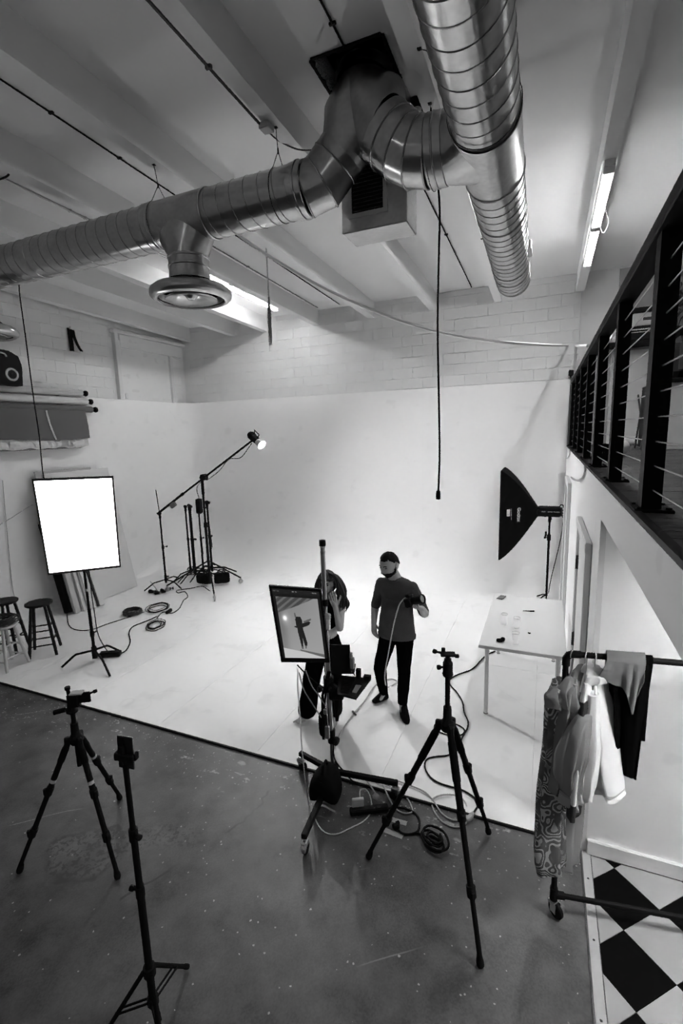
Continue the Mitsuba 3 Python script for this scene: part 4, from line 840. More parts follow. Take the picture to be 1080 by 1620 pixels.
for t in np.linspace(0, 1, 12):
    hz, hy = prof(0, t); x = RC[0]-0.19 + (xf-RC[0]+0.19)*t; zc_ = 1.57 - 0.035*t
    c = []
    for (sy, sz) in ((1, 1), (-1, 1), (-1, -1), (1, -1)):
        nx = {(1, 1): (-1, 1), (-1, 1): (-1, -1), (-1, -1): (1, -1), (1, -1): (1, 1)}[(sy, sz)]
        for u in np.linspace(0, 1, 7)[:-1]:
            yy, zz = sy*(1-u)+nx[0]*u, sz*(1-u)+nx[1]*u; bow = 1 - 0.05*math.sin(math.pi*u)*math.sin(math.pi*min(t, 0.999))
            c.append((x, RC[1]+hy*yy*bow, zc_+hz*zz*bow))
    rings.append(c)
part(sx, 'shell', loft(rings, False), 'black_nylon', 30)
part(sx, 'front_lip', loft([np.array(rings[-1]), np.array(rings[-1])+V(-0.02, 0, 0)], False), 'black_nylon', 30)
part(sx, 'front_cloth', grid([[(xf+0.0, RC[1]-yh*0.99+2*yh*0.99*u, 1.535-0.75+1.5*v) for u in (0, 1)] for v in (0, 1)]), 'white_paper', False, 'white front cloth of the softbox')
part(sx, 'speed_ring', lathe(RC+V(-0.17, 0, 1.57), (-1, 0, 0), [(0, 0.06), (0, 0.085), (0.04, 0.085), (0.05, 0.07)], 24), 'black_metal')
def text_on(parent, name, s, h, o, xd, yd, mat, bold=False, depth=0.0015):
    m = meshkit.text_mesh(s, h, depth, bold); xd, yd = unit(xd), unit(yd); zd = np.cross(xd, yd)
    m.vertices = np.array(m.vertices)@np.stack([xd, yd, zd]) + V(o); return part(parent, name, m, mat, False)
# the near side face of the softbox: the logo reads upward along it
t0 = 0.62; ra, rb2 = np.array(rings[6]), np.array(rings[8])
sidemid = lambda r: (r[6:12][0]+r[12])/2
pa_, pb_ = sidemid(np.array(rings[5])), sidemid(np.array(rings[9]))
dx_ = unit(pb_-pa_); nz_ = V(0, 0, 1); out = np.cross(dx_, nz_); out = out if out[1] < 0 else -out
cen = (pa_+pb_)/2 + out*0.050
text_on(sx, 'logo', 'Godox', 0.056, cen+V(0, 0, 0.13)+dx_*-0.03, V(0, 0, -1), -dx_ if np.cross(V(0, 0, -1), -dx_)@out > 0 else dx_, 'white_plastic', True)
part(sx, 'logo_line', obox(cen+dx_*0.075+V(0, 0, 0.03)+out*0.0, (0.004, 0.002, 0.20), frame(dx_), 0), 'white_plastic', False)
part(sx, 'logo_badge', cat([obox(cen+dx_*0.125+V(0, 0, 0.012+0.03*k), (0.055, 0.002, 0.026), frame(dx_), 0) for k in range(4)]), 'white_plastic', False)

# ---------------------------------------------------------------- tripods
def tripod(key, label, apex, feet, col_top, mats='black_metal', r=(0.021, 0.0175, 0.0145), tags=False, low=0.0):
    t = thing(key, label, 'tripod'); a = V(apex)
    part(t, 'crown', cat([lathe(a+V(0, 0, -0.04), (0, 0, 1), [(0, .001), (0, 0.036), (0.02, 0.046), (0.05, 0.046), (0.07, 0.030), (0.10, 0.026), (0.10, .001)], 24)]), 'black_plastic')
    part(t, 'centre_column', rod(a-V(0, 0, low), V(a[0], a[1], col_top), 0.0155, sides=16), mats)
    part(t, 'column_lock', lathe(a+V(0, 0, 0.06), (0, 0, 1), [(0, .001), (0, 0.027), (0.06, 0.025), (0.062, .001)], 18), 'black_plastic')
    for i, f in enumerate(feet):
        f = V(f); h = V(f[0]-a[0], f[1]-a[1], 0); d = unit(h); s = a + d*0.045 + V(0, 0, -0.005); f0 = f+V(0, 0, 0.02)
        k = part(t, 'leg', cat([rod(s, lerp(s, f0, 0.40), r[0], r[0], 14), rod(lerp(s, f0, 0.38), lerp(s, f0, 0.72), r[1], r[1], 14), rod(lerp(s, f0, 0.70), f0, r[2], r[2], 14)]), mats)
        part(k, 'hinge', obox(s+d*0.005, (0.05, 0.035, 0.05), frame(d), 0.01), 'black_plastic', False)
        part(k, 'foam_grip', rod(lerp(s, f0, 0.06), lerp(s, f0, 0.24 if not tags else 0.16), r[0]+0.004, sides=14), 'black_nylon')
        for q in (0.39, 0.71):
            p = lerp(s, f0, q); u = unit(f0-s)
            part(k, 'leg_lock', cat([rod(p-u*0.03, p+u*0.03, r[0]+0.006, sides=14), obox(p+np.cross(u, d)*0.0+d*0.026, (0.022, 0.026, 0.05), frame(d, -u), 0.006)]), 'black_plastic')
        part(k, 'foot', lathe(f+V(0, 0, 0.001), unit(s-f0), [(0, .001), (0, 0.016), (0.01, 0.022), (0.03, 0.022), (0.045, r[2]+0.003), (0.06, r[2])], 16), 'black_plastic')
        if tags:
            part(k, 'label_band', rod(lerp(s, f0, 0.30), lerp(s, f0, 0.325), r[0]+0.001, sides=14), 'light_grey')
    return t
TR = V(-0.51, 2.77, 0)
tr = tripod('camera_tripod', 'tall black tripod with an empty ball head standing across the edge of the white floor', (TR[0], TR[1], 1.15), ((-0.228, 2.324, -0.02), (-1.062, 2.75, -0.02), (-0.284, 3.26, 0)), 1.50)
hd = part(tr, 'ball_head', cat([lathe(V(TR[0], TR[1], 1.48), (0, 0, 1), [(0, .001), (0, 0.028), (0.015, 0.034), (0.03, 0.030), (0.09, 0.030), (0.10, 0.022), (0.115, 0.022), (0.12, 0.012), (0.135, 0.012)], 24), knob(V(TR[0], TR[1], 1.54), (-0.9, -0.4, 0), 0.045, 0.014)]), 'black_metal')
part(hd, 'clamp_plate', obox((TR[0], TR[1], 1.625), (0.09, 0.055, 0.014), rotz(0.3), 0.004), 'black_metal', False)
part(hd, 'clamp_knobs', cat([knob((TR[0]-0.02, TR[1]-0.01, 1.63), (-1, -0.3, 0.25), 0.05, 0.013), knob((TR[0], TR[1], 1.62), (1, 0.3, -0.1), 0.045, 0.012), rod((TR[0]-0.028, TR[1], 1.63), (TR[0]-0.028, TR[1], 1.66), 0.012)]), 'black_plastic')
TL = V(-3.01, 2.06, 0)
tl = tripod('camera_tripod', 'black tripod with a pan head at the left of the grey floor', (TL[0], TL[1], 0.90), ((-3.33, 1.733, -0.02), (-2.623, 1.96, -0.02), (-3.219, 2.516, -0.02)), 1.12, 'black_metal', (0.020, 0.0175, 0.0145), True, 0.22)
hd = part(tl, 'pan_head', cat([lathe(V(TL[0], TL[1], 1.09), (0, 0, 1), [(0, .001), (0, 0.020), (0.015, 0.038), (0.025, 0.040), (0.035, 0.030), (0.08, 0.028), (0.082, .001)], 24), obox((TL[0]+0.03, TL[1], 1.20), (0.08, 0.05, 0.10), rotz(0.5), 0.01), obox((TL[0]+0.085, TL[1]+0.03, 1.215), (0.10, 0.02, 0.075), rotz(0.55), 0.006), rod((TL[0]-0.01, TL[1], 1.20), (TL[0]-0.02, TL[1], 1.285), 0.012)]), 'black_metal')
part(hd, 'pan_handle', cat([rod((TL[0], TL[1], 1.13), (TL[0]-0.07, TL[1]-0.03, 1.115), 0.011), rod((TL[0]-0.05, TL[1]-0.02, 1.12), (TL[0]-0.12, TL[1]-0.05, 1.10), 0.017)]), 'black_plastic')
part(hd, 'camera_plate', obox((TL[0]+0.055, TL[1]+0.01, 1.255), (0.085, 0.055, 0.012), rotz(0.5), 0.003), 'light_grey', False, 'pale quick-release plate')
part(hd, 'tilt_knob', knob((TL[0]+0.10, TL[1]+0.04, 1.23), (0.8, 0.5, 0.3), 0.06, 0.012), 'black_plastic')
part(hd, 'tilt_knob', lathe((TL[0]-0.02, TL[1], 1.27), (0, 0, 1), [(0, .001), (0, 0.018), (0.02, 0.018), (0.021, .001)], 14), 'black_plastic')

# phone on a stand
PS = V(-1.755, 1.42, 0)
ps = thing('phone_stand', 'slim black stand in the foreground holding a phone upright', 'light stand')
part(ps, 'column', cat([rod(PS+V(0, 0, 0.10), PS+V(0, 0, 0.80), 0.0185), rod(PS+V(0, 0, 0.78), PS+V(0, 0, 1.12), 0.0160), rod(PS+V(0, 0, 1.1), PS+V(0, 0, 1.50), 0.0130)]), 'black_metal')
for z in (0.80, 1.12):
    part(ps, 'collar', cat([lathe(PS+V(0, 0, z-0.03), (0, 0, 1), [(0, .001), (0, 0.022), (0.06, 0.021), (0.062, .001)], 16), knob(PS+V(0, 0, z), (1 if z > 1 else -1, -0.2, 0.15), 0.035, 0.013)]), 'black_plastic')
part(ps, 'hub', lathe(PS+V(0, 0, 0.30), (0, 0, 1), [(0, .001), (0, 0.030), (0.05, 0.030), (0.052, .001)], 16), 'black_plastic')
part(ps, 'hub', lathe(PS+V(0, 0, 0.12), (0, 0, 1), [(0, .001), (0, 0.028), (0.04, 0.028), (0.042, .001)], 16), 'black_plastic')
for f in ((-1.782, 1.694, -0.02), (-1.965, 1.282, -0.02), (-1.637, 1.348, -0.02)):
    f = V(f); d = unit(V(f[0]-PS[0], f[1]-PS[1], 0)); a = PS+d*0.03+V(0, 0, 0.32); b = f+V(0, 0, 0.012)
    k = part(ps, 'leg', rod(a, b, 0.011, sides=10), 'black_metal'); part(k, 'brace', cat([rod(PS+d*0.025+V(0, 0, 0.14)+np.cross(d, V(0, 0, 1))*s, lerp(a, b, 0.62)+np.cross(d, V(0, 0, 1))*s, 0.0055, sides=8) for s in (-0.012, 0.012)]), 'black_metal')
    part(k, 'foot', rod(b-unit(b-a)*0.03, b, 0.014, sides=12), 'black_plastic')
pp = V((-1.744, 1.421, 1.56)); pr = rotz(math.radians(12))
tl_ = np.array([[math.cos(.05), 0, math.sin(.05)], [0, 1, 0], [-math.sin(.05), 0, math.cos(.05)]])
part(ps, 'phone_clamp', cat([obox(pp+V(0.005, -0.016, -0.015), (0.10, 0.02, 0.035), pr, 0.005), obox(pp+pr@V(-0.047, 0.0, -0.015), (0.012, 0.03, 0.03), pr, 0.004), obox(pp+pr@V(0.050, 0.0, -0.015), (0.016, 0.03, 0.035), pr, 0.004), rod(PS+V(0, 0, 1.48), PS+V(0, 0, 1.56), 0.012), obox(PS+V(0, -0.012, 1.57), (0.03, 0.02, 0.06), None, 0.005)]), 'black_plastic', False)
ph = thing('phone', 'dark phone with pale metal edges clamped upright on the slim foreground stand', 'phone')
part(ph, 'body', obox(pp, (0.078, 0.009, 0.165), pr@tl_, 0.006), 'black_gloss', False)
part(ph, 'edge_band', obox(pp+pr@V(0, 0.002, 0), (0.0800, 0.005, 0.167), pr@tl_, 0.005), 'chrome', False, 'pale metal edge')
part(ph, 'camera_bump', obox(pp+pr@V(-0.018, -0.006, 0.055), (0.032, 0.004, 0.034), pr@tl_, 0.004), 'black_plastic', False)

# ---------------------------------------------------------------- monitor cart
CP = V(-1.60, 3.30, 0)
mc = thing('monitor_cart', 'rolling chrome monitor stand on three black legs in the middle of the studio', 'monitor stand')
part(mc, 'lower_tube', rod(CP+V(0.02, 0, 0.10), CP+V(0.015, 0, 0.55), 0.017, sides=18), 'chrome')
part(mc, 'main_tube', rod(CP+V(0.015, 0, 0.46), CP+V(0.005, 0, 1.35), 0.024, sides=20), 'chrome')
part(mc, 'upper_tube', rod(CP+V(0.005, 0, 1.33), CP+V(0, 0, 2.06), 0.019, sides=18), 'chrome')
part(mc, 'tip', cat([lathe(CP+V(0, 0, 2.05), (0, 0, 1), [(0, 0.019), (0.02, 0.022), (0.025, 0.018), (0.045, 0.018), (0.05, 0.022), (0.07, 0.020)], 18)]), 'steel')
part(mc, 'cap', lathe(CP+V(0, 0, 2.115), (0, 0, 1), [(0, 0.001), (0, 0.026), (0.045, 0.026), (0.05, 0.001)], 18), 'black_plastic', 35, 'black end cap')
part(mc, 'collar_ring', lathe(CP+V(0.003, 0, 1.62), (0, 0, 1), [(0, 0.019), (0, 0.028), (0.05, 0.028), (0.05, 0.019)], 16), 'black_plastic')
part(mc, 'column_lock', cat([lathe(CP+V(0.018, 0, 0.40), (0, 0, 1), [(0, .001), (0, 0.03), (0.12, 0.034), (0.12, .001)], 16), knob(CP+V(0.02, -0.02, 0.45), (0.9, -0.3, 0), 0.05, 0.035), knob(CP+V(0.02, -0.02, 0.47), (-0.9, -0.4, 0), 0.05, 0.025)]), 'black_plastic')
hub = CP+V(0.02, 0, 0.12)
part(mc, 'hub', cat([lathe(hub-V(0, 0, 0.05), (0, 0, 1), [(0, .001), (0, 0.05), (0.10, 0.05), (0.13, 0.03), (0.13, .001)], 20)]), 'black_metal')
for e in ((-1.952, 3.394, 0.13), (-1.017, 3.35, 0.13), (-1.495, 2.594, 0.13)):
    e = V(e); d = unit(V(e[0]-hub[0], e[1]-hub[1], 0)); k = part(mc, 'leg', obox((hub+e)/2+V(0, 0, 0.005), (np.linalg.norm(e-hub), 0.042, 0.042), frame(e-hub), 0.006), 'black_metal', False)
    q = e-d*0.03; s = np.cross(d, V(0, 0, 1)); zf = 0.0 if q[1] > 3.40 else -0.02
    part(k, 'caster', cat([rod(V(q[0], q[1], 0.12), V(q[0], q[1], 0.085), 0.016), obox(V(q[0], q[1], 0.075)+d*0.01, (0.07, 0.045, 0.05), frame(d), 0.012), obox(V(q[0], q[1], 0.05)+d*0.035, (0.05, 0.03, 0.06), frame(d+V(0, 0, -0.4)), 0.008)]), 'chrome', 35, 'chrome caster fork')
    part(k, 'wheel', rod(V(q[0], q[1], zf+0.041)+s*0.015, V(q[0], q[1], zf+0.041)-s*0.015, 0.040, sides=22), 'black_plastic')
ML = [V((-1.991, 3.1, 1.812)), V((-1.606, 3.25, 1.772)), V((-1.537, 3.22, 1.174)), V((-1.894, 3.07, 1.189))]
mu, mv = unit(ML[1]-ML[0]+ML[2]-ML[3]), None
mn = unit(np.cross(ML[3]-ML[1], ML[2]-ML[0])); mn = mn if mn[1] < 0 else -mn
def mq(u, v, o): # u, v from 0 to 1, from the top left
    return ML[0]*(1-u)*(1-v)+ML[1]*u*(1-v)+ML[2]*u*v+ML[3]*(1-u)*v + mn*o
def mbox(u0, u1, v0, v1, o0, o1): return hexa([mq(u0, v0, o0), mq(u1, v0, o0), mq(u1, v1, o0), mq(u0, v1, o0), mq(u0, v0, o1), mq(u1, v0, o1), mq(u1, v1, o1), mq(u0, v1, o1)])
mt = thing('monitor', 'black framed computer monitor showing a photo of a jumping dancer', 'monitor')
part(mt, 'housing', cat([mbox(0, 1, 0, 1, -0.03, -0.004), mbox(0, 1, 0, 0.035, -0.004, 0.006), mbox(0, 1, 0.945, 1, -0.004, 0.006), mbox(0, 0.045, 0.035, 0.945, -0.004, 0.006), mbox(0.965, 1, 0.035, 0.945, -0.004, 0.006)]), 'black_plastic', False)
part(mt, 'mount', cat([obox(mq(0.6, 0.55, -0.055), (0.045, 0.14, 0.14), frame(mn), 0.01), rod(mq(0.6, 0.55, -0.05), V(CP[0]+0.01, 3.30, mq(0.6, 0.55, 0)[2]-0.05), 0.02)]), 'black_metal')
# the picture on the screen
def screen_img(u, v):
    "grey level of the software window at u, v (from the top left)"
    g = np.full(u.shape, 0.006)
    bar = v < 0.075; g[bar] = 0.010
    g[(v > 0.022) & (v < 0.045) & (((u > 0.03) & (u < 0.14)) | ((u > 0.42) & (u < 0.52)) | ((u > 0.84) & (u < 0.95))) & (meshkit.noise(np.stack([u*60, v*90, 0*u], -1)) > 0.45)] = 0.16
    a, b = (u-0.055)/0.89, (v-0.115)/0.885      # the photograph
    ph_ = (a > 0) & (a < 1) & (b > 0)
    wall = 0.17 + 0.16*np.clip(b, 0, 1) + 0.10*np.clip(a, 0, 1)*np.clip(1-b, 0, 1) - 0.09*np.exp(-((a-0.05)/0.12)**2)
    ce = b < 0.26 - 0.30*a + 0.02*np.sin(3*a)
    wall = np.where(ce, 0.055 + 0.07*(np.sin((a*1.3+b*2.4)*26) > 0.3), wall)
    fl = b > 0.83 + 0.13*a; wall = np.where(fl, 0.52, wall)
    sh_ = (np.abs(b-(0.865+0.16*(a-0.42))) < 0.012+0.03*np.clip(a-0.5, 0, 1)) & (a > 0.42); wall = np.where(sh_ & (b > 0.83), 0.12, wall)
    wall = wall + 1.1*np.exp(-((a-0.15)**2+((b-0.345)*1.2)**2)/0.0016) + 0.16*np.exp(-((a-0.15)**2+(b-0.345)**2)/0.012)
    def blob(poly):
        from shapely import contains_xy
        return contains_xy(Polygon(poly), a, b)
    skin = blob([(0.395, 0.33), (0.385, 0.26), (0.415, 0.25), (0.43, 0.33)]) | blob([(0.58, 0.39), (0.68, 0.355), (0.77, 0.335), (0.785, 0.35), (0.74, 0.375), (0.62, 0.42)]) | blob([(0.46, 0.79), (0.495, 0.79), (0.50, 0.84), (0.45, 0.845)]) | blob([(0.55, 0.78), (0.59, 0.78), (0.575, 0.835), (0.545, 0.835)])
    body = blob([(0.39, 0.36), (0.43, 0.31), (0.52, 0.31), (0.56, 0.37), (0.55, 0.42), (0.60, 0.41), (0.72, 0.385), (0.76, 0.40), (0.70, 0.45), (0.60, 0.475), (0.55, 0.49), (0.56, 0.54), (0.58, 0.62), (0.61, 0.74), (0.60, 0.79), (0.545, 0.79), (0.52, 0.70), (0.505, 0.64), (0.505, 0.75), (0.50, 0.80), (0.455, 0.80), (0.44, 0.70), (0.42, 0.58), (0.415, 0.50), (0.36, 0.49), (0.34, 0.475), (0.40, 0.465), (0.40, 0.42)])
    wall = np.where(skin, 0.10, wall); wall = np.where(body, 0.012, wall)
    return np.where(ph_, wall, g)
nu, nv = 120, 166
U, Vv = np.meshgrid((np.arange(nu)+0.5)/nu, (np.arange(nv)+0.5)/nv)
img = screen_img(U, Vv)
U, Vv = np.meshgrid(np.linspace(0, 1, nu), np.linspace(0, 1, nv))
GS = np.array([[mq(0.045+0.92*uu, 0.035+0.91*vv, 0.001) for uu in np.linspace(0, 1, nu)] for vv in np.linspace(0, 1, nv)])
sm = grid(GS)
if sm.face_normals[0]@mn < 0: sm.invert()
k = part(mt, 'screen', sm, 'black_gloss', False, 'glowing screen with the dancer photo', color=np.repeat(img.reshape(-1, 1), 3, 1))
scene[k]['emitter'] = {'type': 'area', 'radiance': {'type': 'mesh_attribute', 'name': 'vertex_color'}}
t = thing('power_brick', 'white power brick strapped to the chrome pole beside the monitor', 'adapter')
part(t, 'body', obox((-1.556, 3.262, 1.493), (0.034, 0.03, 0.13), None, 0.008), 'white_plastic', False); part(t, 'plug', obox((-1.558, 3.26, 1.547), (0.05, 0.035, 0.05), None, 0.01), 'light_grey', False)
# laptop on its tray behind the pole
lp = thing('laptop', 'black laptop seen from behind its raised screen, at the monitor cart', 'laptop')
lq = [V((-1.587, 3.36, 1.255)), V((-1.441, 3.42, 1.246)), V((-1.431, 3.42, 0.993)), V((-1.59, 3.36, 0.994))]
ln = unit(np.cross(lq[3]-lq[1], lq[2]-lq[0])); ln = ln if ln[1] < 0 else -ln
part(lp, 'lid', hexa([p-ln*0.012 for p in lq]+[p for p in lq]), 'black_plastic', False)
part(lp, 'keyboard_base', obox((lq[2]+lq[3])/2+V(-0.02, 0.09, 0.0), (0.20, 0.16, 0.014), rotz(0.3), 0.005), 'black_plastic', False)
tr_ = thing('laptop_tray', 'black slotted laptop tray clamped to the monitor cart', 'tray')
tq = [V((-1.517, 3.352, 1)), V((-1.229, 3.345, 1.03)), V((-1.261, 3.089, 0.99)), V((-1.436, 3.127, 0.97))]
def tqp(u, v, dz=0.0): return tq[0]*(1-u)*(1-v)+tq[1]*u*(1-v)+tq[2]*u*v+tq[3]*(1-u)*v + V(0, 0, dz)
def tbox(u0, u1, v0, v1, a=-0.012, b=0.0): return hexa([tqp(u0, v0, a), tqp(u1, v0, a), tqp(u1, v1, a), tqp(u0, v1, a), tqp(u0, v0, b), tqp(u1, v0, b), tqp(u1, v1, b), tqp(u0, v1, b)])
pcs = [tbox(0, 1, 0, 0.10), tbox(0, 1, 0.92, 1), tbox(0, 0.12, 0.1, 0.92), tbox(0.52, 1, 0.1, 0.92)]
for kx in range(10):
    v0 = 0.10+0.082*kx; pcs.append(tbox(0.12, 0.52, v0+0.045, v0+0.082))
part(tr_, 'plate', cat(pcs), 'black_metal', False)
part(tr_, 'lip', cat([tbox(0.80, 1.0, 0.0, 0.10, 0.0, 0.03), tbox(0.55, 0.68, -0.05, 0.06, -0.01, 0.07)]), 'black_metal', False)
part(tr_, 'sticker', tbox(0.66, 0.86, 0.40, 0.78, 0.0005, 0.002), 'mid_grey', False, 'grey sticker')
part(tr_, 'clamp_arm', cat([rod(V(CP[0]+0.01, 3.30, 0.94), tqp(0.1, 0.6, -0.03), 0.022), lathe((CP[0]+0.012, 3.30, 0.88), (0, 0, 1), [(0, .001), (0, 0.045), (0.12, 0.045), (0.12, .001)], 18), knob((CP[0], 3.27, 0.93), (-0.4, -0.9, 0), 0.06, 0.025), obox((CP[0]+0.10, 3.25, 0.90), (0.12, 0.08, 0.10), rotz(0.4), 0.012)]), 'black_metal')
sd = solo('card_reader', cat([obox((-1.414, 3.4, 1.102), (0.035, 0.03, 0.10), None, 0.005), obox(V((-1.428, 3.41, 1.157)), (0.02, 0.03, 0.06), None, 0.004)]), 'mid_grey', 'small grey device stuck on the edge of the laptop lid', 'card reader', False)
solo('reader_lead', cable([(-1.411, 3.39, 1.057), (-1.388, 3.36, 1.042), (-1.361, 3.32, 1.04)], 0.004), 'dark_grey', 'short lead below the small grey device on the laptop', 'cable')
dp = thing('cable_pouch', 'black pouch and power brick bundle hanging from the cart pole', 'pouch')
c = V((-1.626, 3.24, 0.599))
v = np.array(trimesh.creation.icosphere(subdivisions=3).vertices); m = trimesh.creation.icosphere(subdivisions=3)
m.vertices = np.sign(v)*np.abs(v)**0.6*V(0.035, 0.03, 0.115) + c
part(dp, 'pouch', m, 'black_nylon', 40)
part(dp, 'strap', cat([tube([c+V(0, 0, 0.1), c+V(0.0, 0.01, 0.25), c+V(0.05, 0.04, 0.46)], 0.012, 8), tube([c+V(0.01, 0, 0.1), c+V(0.03, 0.01, 0.28), c+V(0.06, 0.04, 0.46)], 0.010, 8)]), 'black_nylon')
part(dp, 'clip', obox(c+V(0.03, -0.01, 0.125), (0.03, 0.03, 0.05), None, 0.005), 'steel', False, 'shiny clip')
part(dp, 'clip', obox(c+V(0.04, -0.01, -0.06), (0.04, 0.03, 0.12), None, 0.006), 'steel', False, 'shiny clip')
solo('hanging_pouch', loft([circle((-1.542, 3.34, 0.962), (1, 0, 0), (0, 1, 0), 0.045, 0.03, 16), circle((-1.535, 3.34, 0.82), (1, 0, 0), (0, 1, 0), 0.035, 0.028, 16), circle((-1.543, 3.34, 0.585), (1, 0, 0), (0, 1, 0), 0.014, 0.014, 16)]), 'black_nylon', 'slim black pouch hanging behind the chrome pole of the cart', 'pouch', 40)
def mound(name, pts, z0, label, mat='black_nylon'):
    pass
# sandbag hanging over the front leg
sb_c = (hub + V((-1.495, 2.594, 0.13)))/2
t = thing('sandbag', 'black sandbag slumped over the front leg of the monitor cart', 'sandbag')
d = unit(V((-1.495, 2.594, 0.13))-hub); d[2] = 0; d = unit(d); s = V(-d[1], d[0], 0)
v = np.array(trimesh.creation.icosphere(subdivisions=3).vertices); m = trimesh.creation.icosphere(subdivisions=3)
w_ = np.sign(v)*np.abs(v)**0.65; sgn = np.sign(w_[:, 1:2])*np.minimum(1, np.abs(w_[:, 1:2])*2.2)
m.vertices = hub + d*0.20 + w_[:, :1]*0.135*d + (w_[:, 1:2]*0.125)*s + V(0, 0, 1)*(0.075 + 0.115*w_[:, 2:3] - 0.085*np.abs(w_[:, 1:2])**1.5) + 0.012*(meshkit.noise(v*3)[:, None]-0.5)*v
m.vertices[:, 2] = np.maximum(m.vertices[:, 2], -0.018)
part(t, 'bag', m, 'black_nylon', 45)
part(t, 'handle', tube([hub+d*0.14+V(0, 0, 0.185), hub+d*0.17+V(0, 0, 0.23), hub+d*0.24+V(0, 0, 0.23), hub+d*0.27+V(0, 0, 0.18)], 0.012, 8), 'black_nylon')

# cables and power around the cart
GZ = -0.012
def gcable(pts, r, mat, label, name='floor_cable', c_='cable'): return solo(name, cable([V(p) for p in pts], r), mat, label, c_)
gcable([(-1.825, 3.2, 1.077), (-1.798, 3.16, 1.068), (-1.743, 3.05, 0.993), (-1.705, 3, 0.757), (-1.673, 2.95, 0.522), (-1.693, 3.042, 0.02), (-1.594, 2.945, -0.014), (-1.466, 2.839, -0.014), (-1.361, 2.842, -0.014), (-1.282, 2.929, -0.014), (-1.203, 3.037, -0.014), (-1.182, 3.154, -0.014), (-1.22, 3.247, 0.02), (-1.272, 3.286, 0.05), (-1.309, 3.251, 0.06), (-1.298, 3.205, 0.03)], 0.005, 'white_cable', 'white charger cable looping from the monitor over the grey floor to the white adapter')
gcable([(-1.738, 3.18, 1.091), (-1.67, 3.15, 0.981), (-1.636, 3.2, 0.877), (-1.596, 3.24, 0.761)], 0.005, 'grey_cable', 'grey cable drooping from the monitor to the pouch on the cart')
gcable([(-1.792, 3.17, 1.064), (-1.719, 3.1, 0.971), (-1.666, 3.15, 0.815), (-1.621, 3.2, 0.682)], 0.005, 'grey_cable', 'lower grey cable drooping from the monitor to the pouch on the cart')
gcable([(-1.824, 3.2, 1.111), (-1.721, 3.22, 1.007), (-1.605, 3.27, 0.901), (-1.542, 3.28, 0.863)], 0.005, 'black_cable', 'black cable running from the monitor to the clamp on the pole')
gcable([(-1.519, 3.27, 0.89), (-1.482, 3.27, 0.813), (-1.478, 3.27, 0.746), (-1.515, 3.27, 0.681)], 0.005, 'black_cable', 'black cable loop sticking out beside the chrome pole')
gcable([(-1.566, 3.3, 0.428), (-1.546, 3.27, 0.275), (-1.518, 3.408, 0.05), (-1.447, 3.392, 0.008), (-1.379, 3.369, 0.008)], 0.006, 'black_cable', 'black cable sloping from the cart pole to the edge of the white floor')
tether = [(-1.185, 4.31, 1.389), (-1.224, 4.29, 1.372), (-1.273, 4.29, 1.295), (-1.333, 4.3, 1.079), (-1.393, 4.33, 0.793), (-1.446, 4.36, 0.539), (-1.461, 4.4, 0.395), (-1.603, 4.918, 0.03), (-1.568, 5.03, 0.009), (-1.547, 5.116, 0.009), (-1.636, 5.146, 0.009), (-1.707, 5.041, 0.009), (-1.762, 4.944, 0.009), (-1.771, 4.792, 0.009), (-1.767, 4.61, 0.009), (-1.796, 4.252, 0.009), (-1.794, 3.933, 0.009), (-1.757, 3.71, 0.009)]
gcable(tether, 0.007, 'light_grey', 'pale tether cable from the held camera across the floor to the cart')
solo('cable_plug', cat([obox((-1.8, 4.326, 0.015), (0.05, 0.02, 0.02), rotz(-0.8), 0.004), rod((-1.8, 4.326, 0.015), (-1.761, 4.3, 0.01), 0.008)]), 'dark_grey', 'small dark plug on the pale tether cable', 'plug', False)
pst = thing('power_strip', 'long black power strip lying on the grey floor in front of the cart', 'power strip')
a, b = V((-1.318, 3.071, 0.005)), V((-1.071, 3.209, 0.005))
part(pst, 'body', obox((a+b)/2, (np.linalg.norm(b-a)+0.03, 0.062, 0.046), frame(b-a), 0.010), 'black_plastic', False)
part(pst, 'socket', cat([lathe(lerp(a, b, f)+V(0, 0, 0.023), (0, 0, 1), [(0, 0.020), (0.002, 0.018), (0.0025, .001)], 16) for f in (0.1, 0.27, 0.44, 0.61, 0.78)]), 'black_gloss')
solo('power_adapter', obox(V((-1.282, 3.122, 0.055)), (0.095, 0.03, 0.085), frame(b-a), 0.008), 'white_plastic', 'square white power adapter plugged into the black power strip', 'adapter', False)
pl2 = thing('power_plug', 'pale grey plug on the grey extension cord beside the white adapter', 'plug')
part(pl2, 'body', obox((-1.179, 3.265, 0.03), (0.045, 0.05, 0.03), rotz(1.2), 0.008), 'light_grey', False)
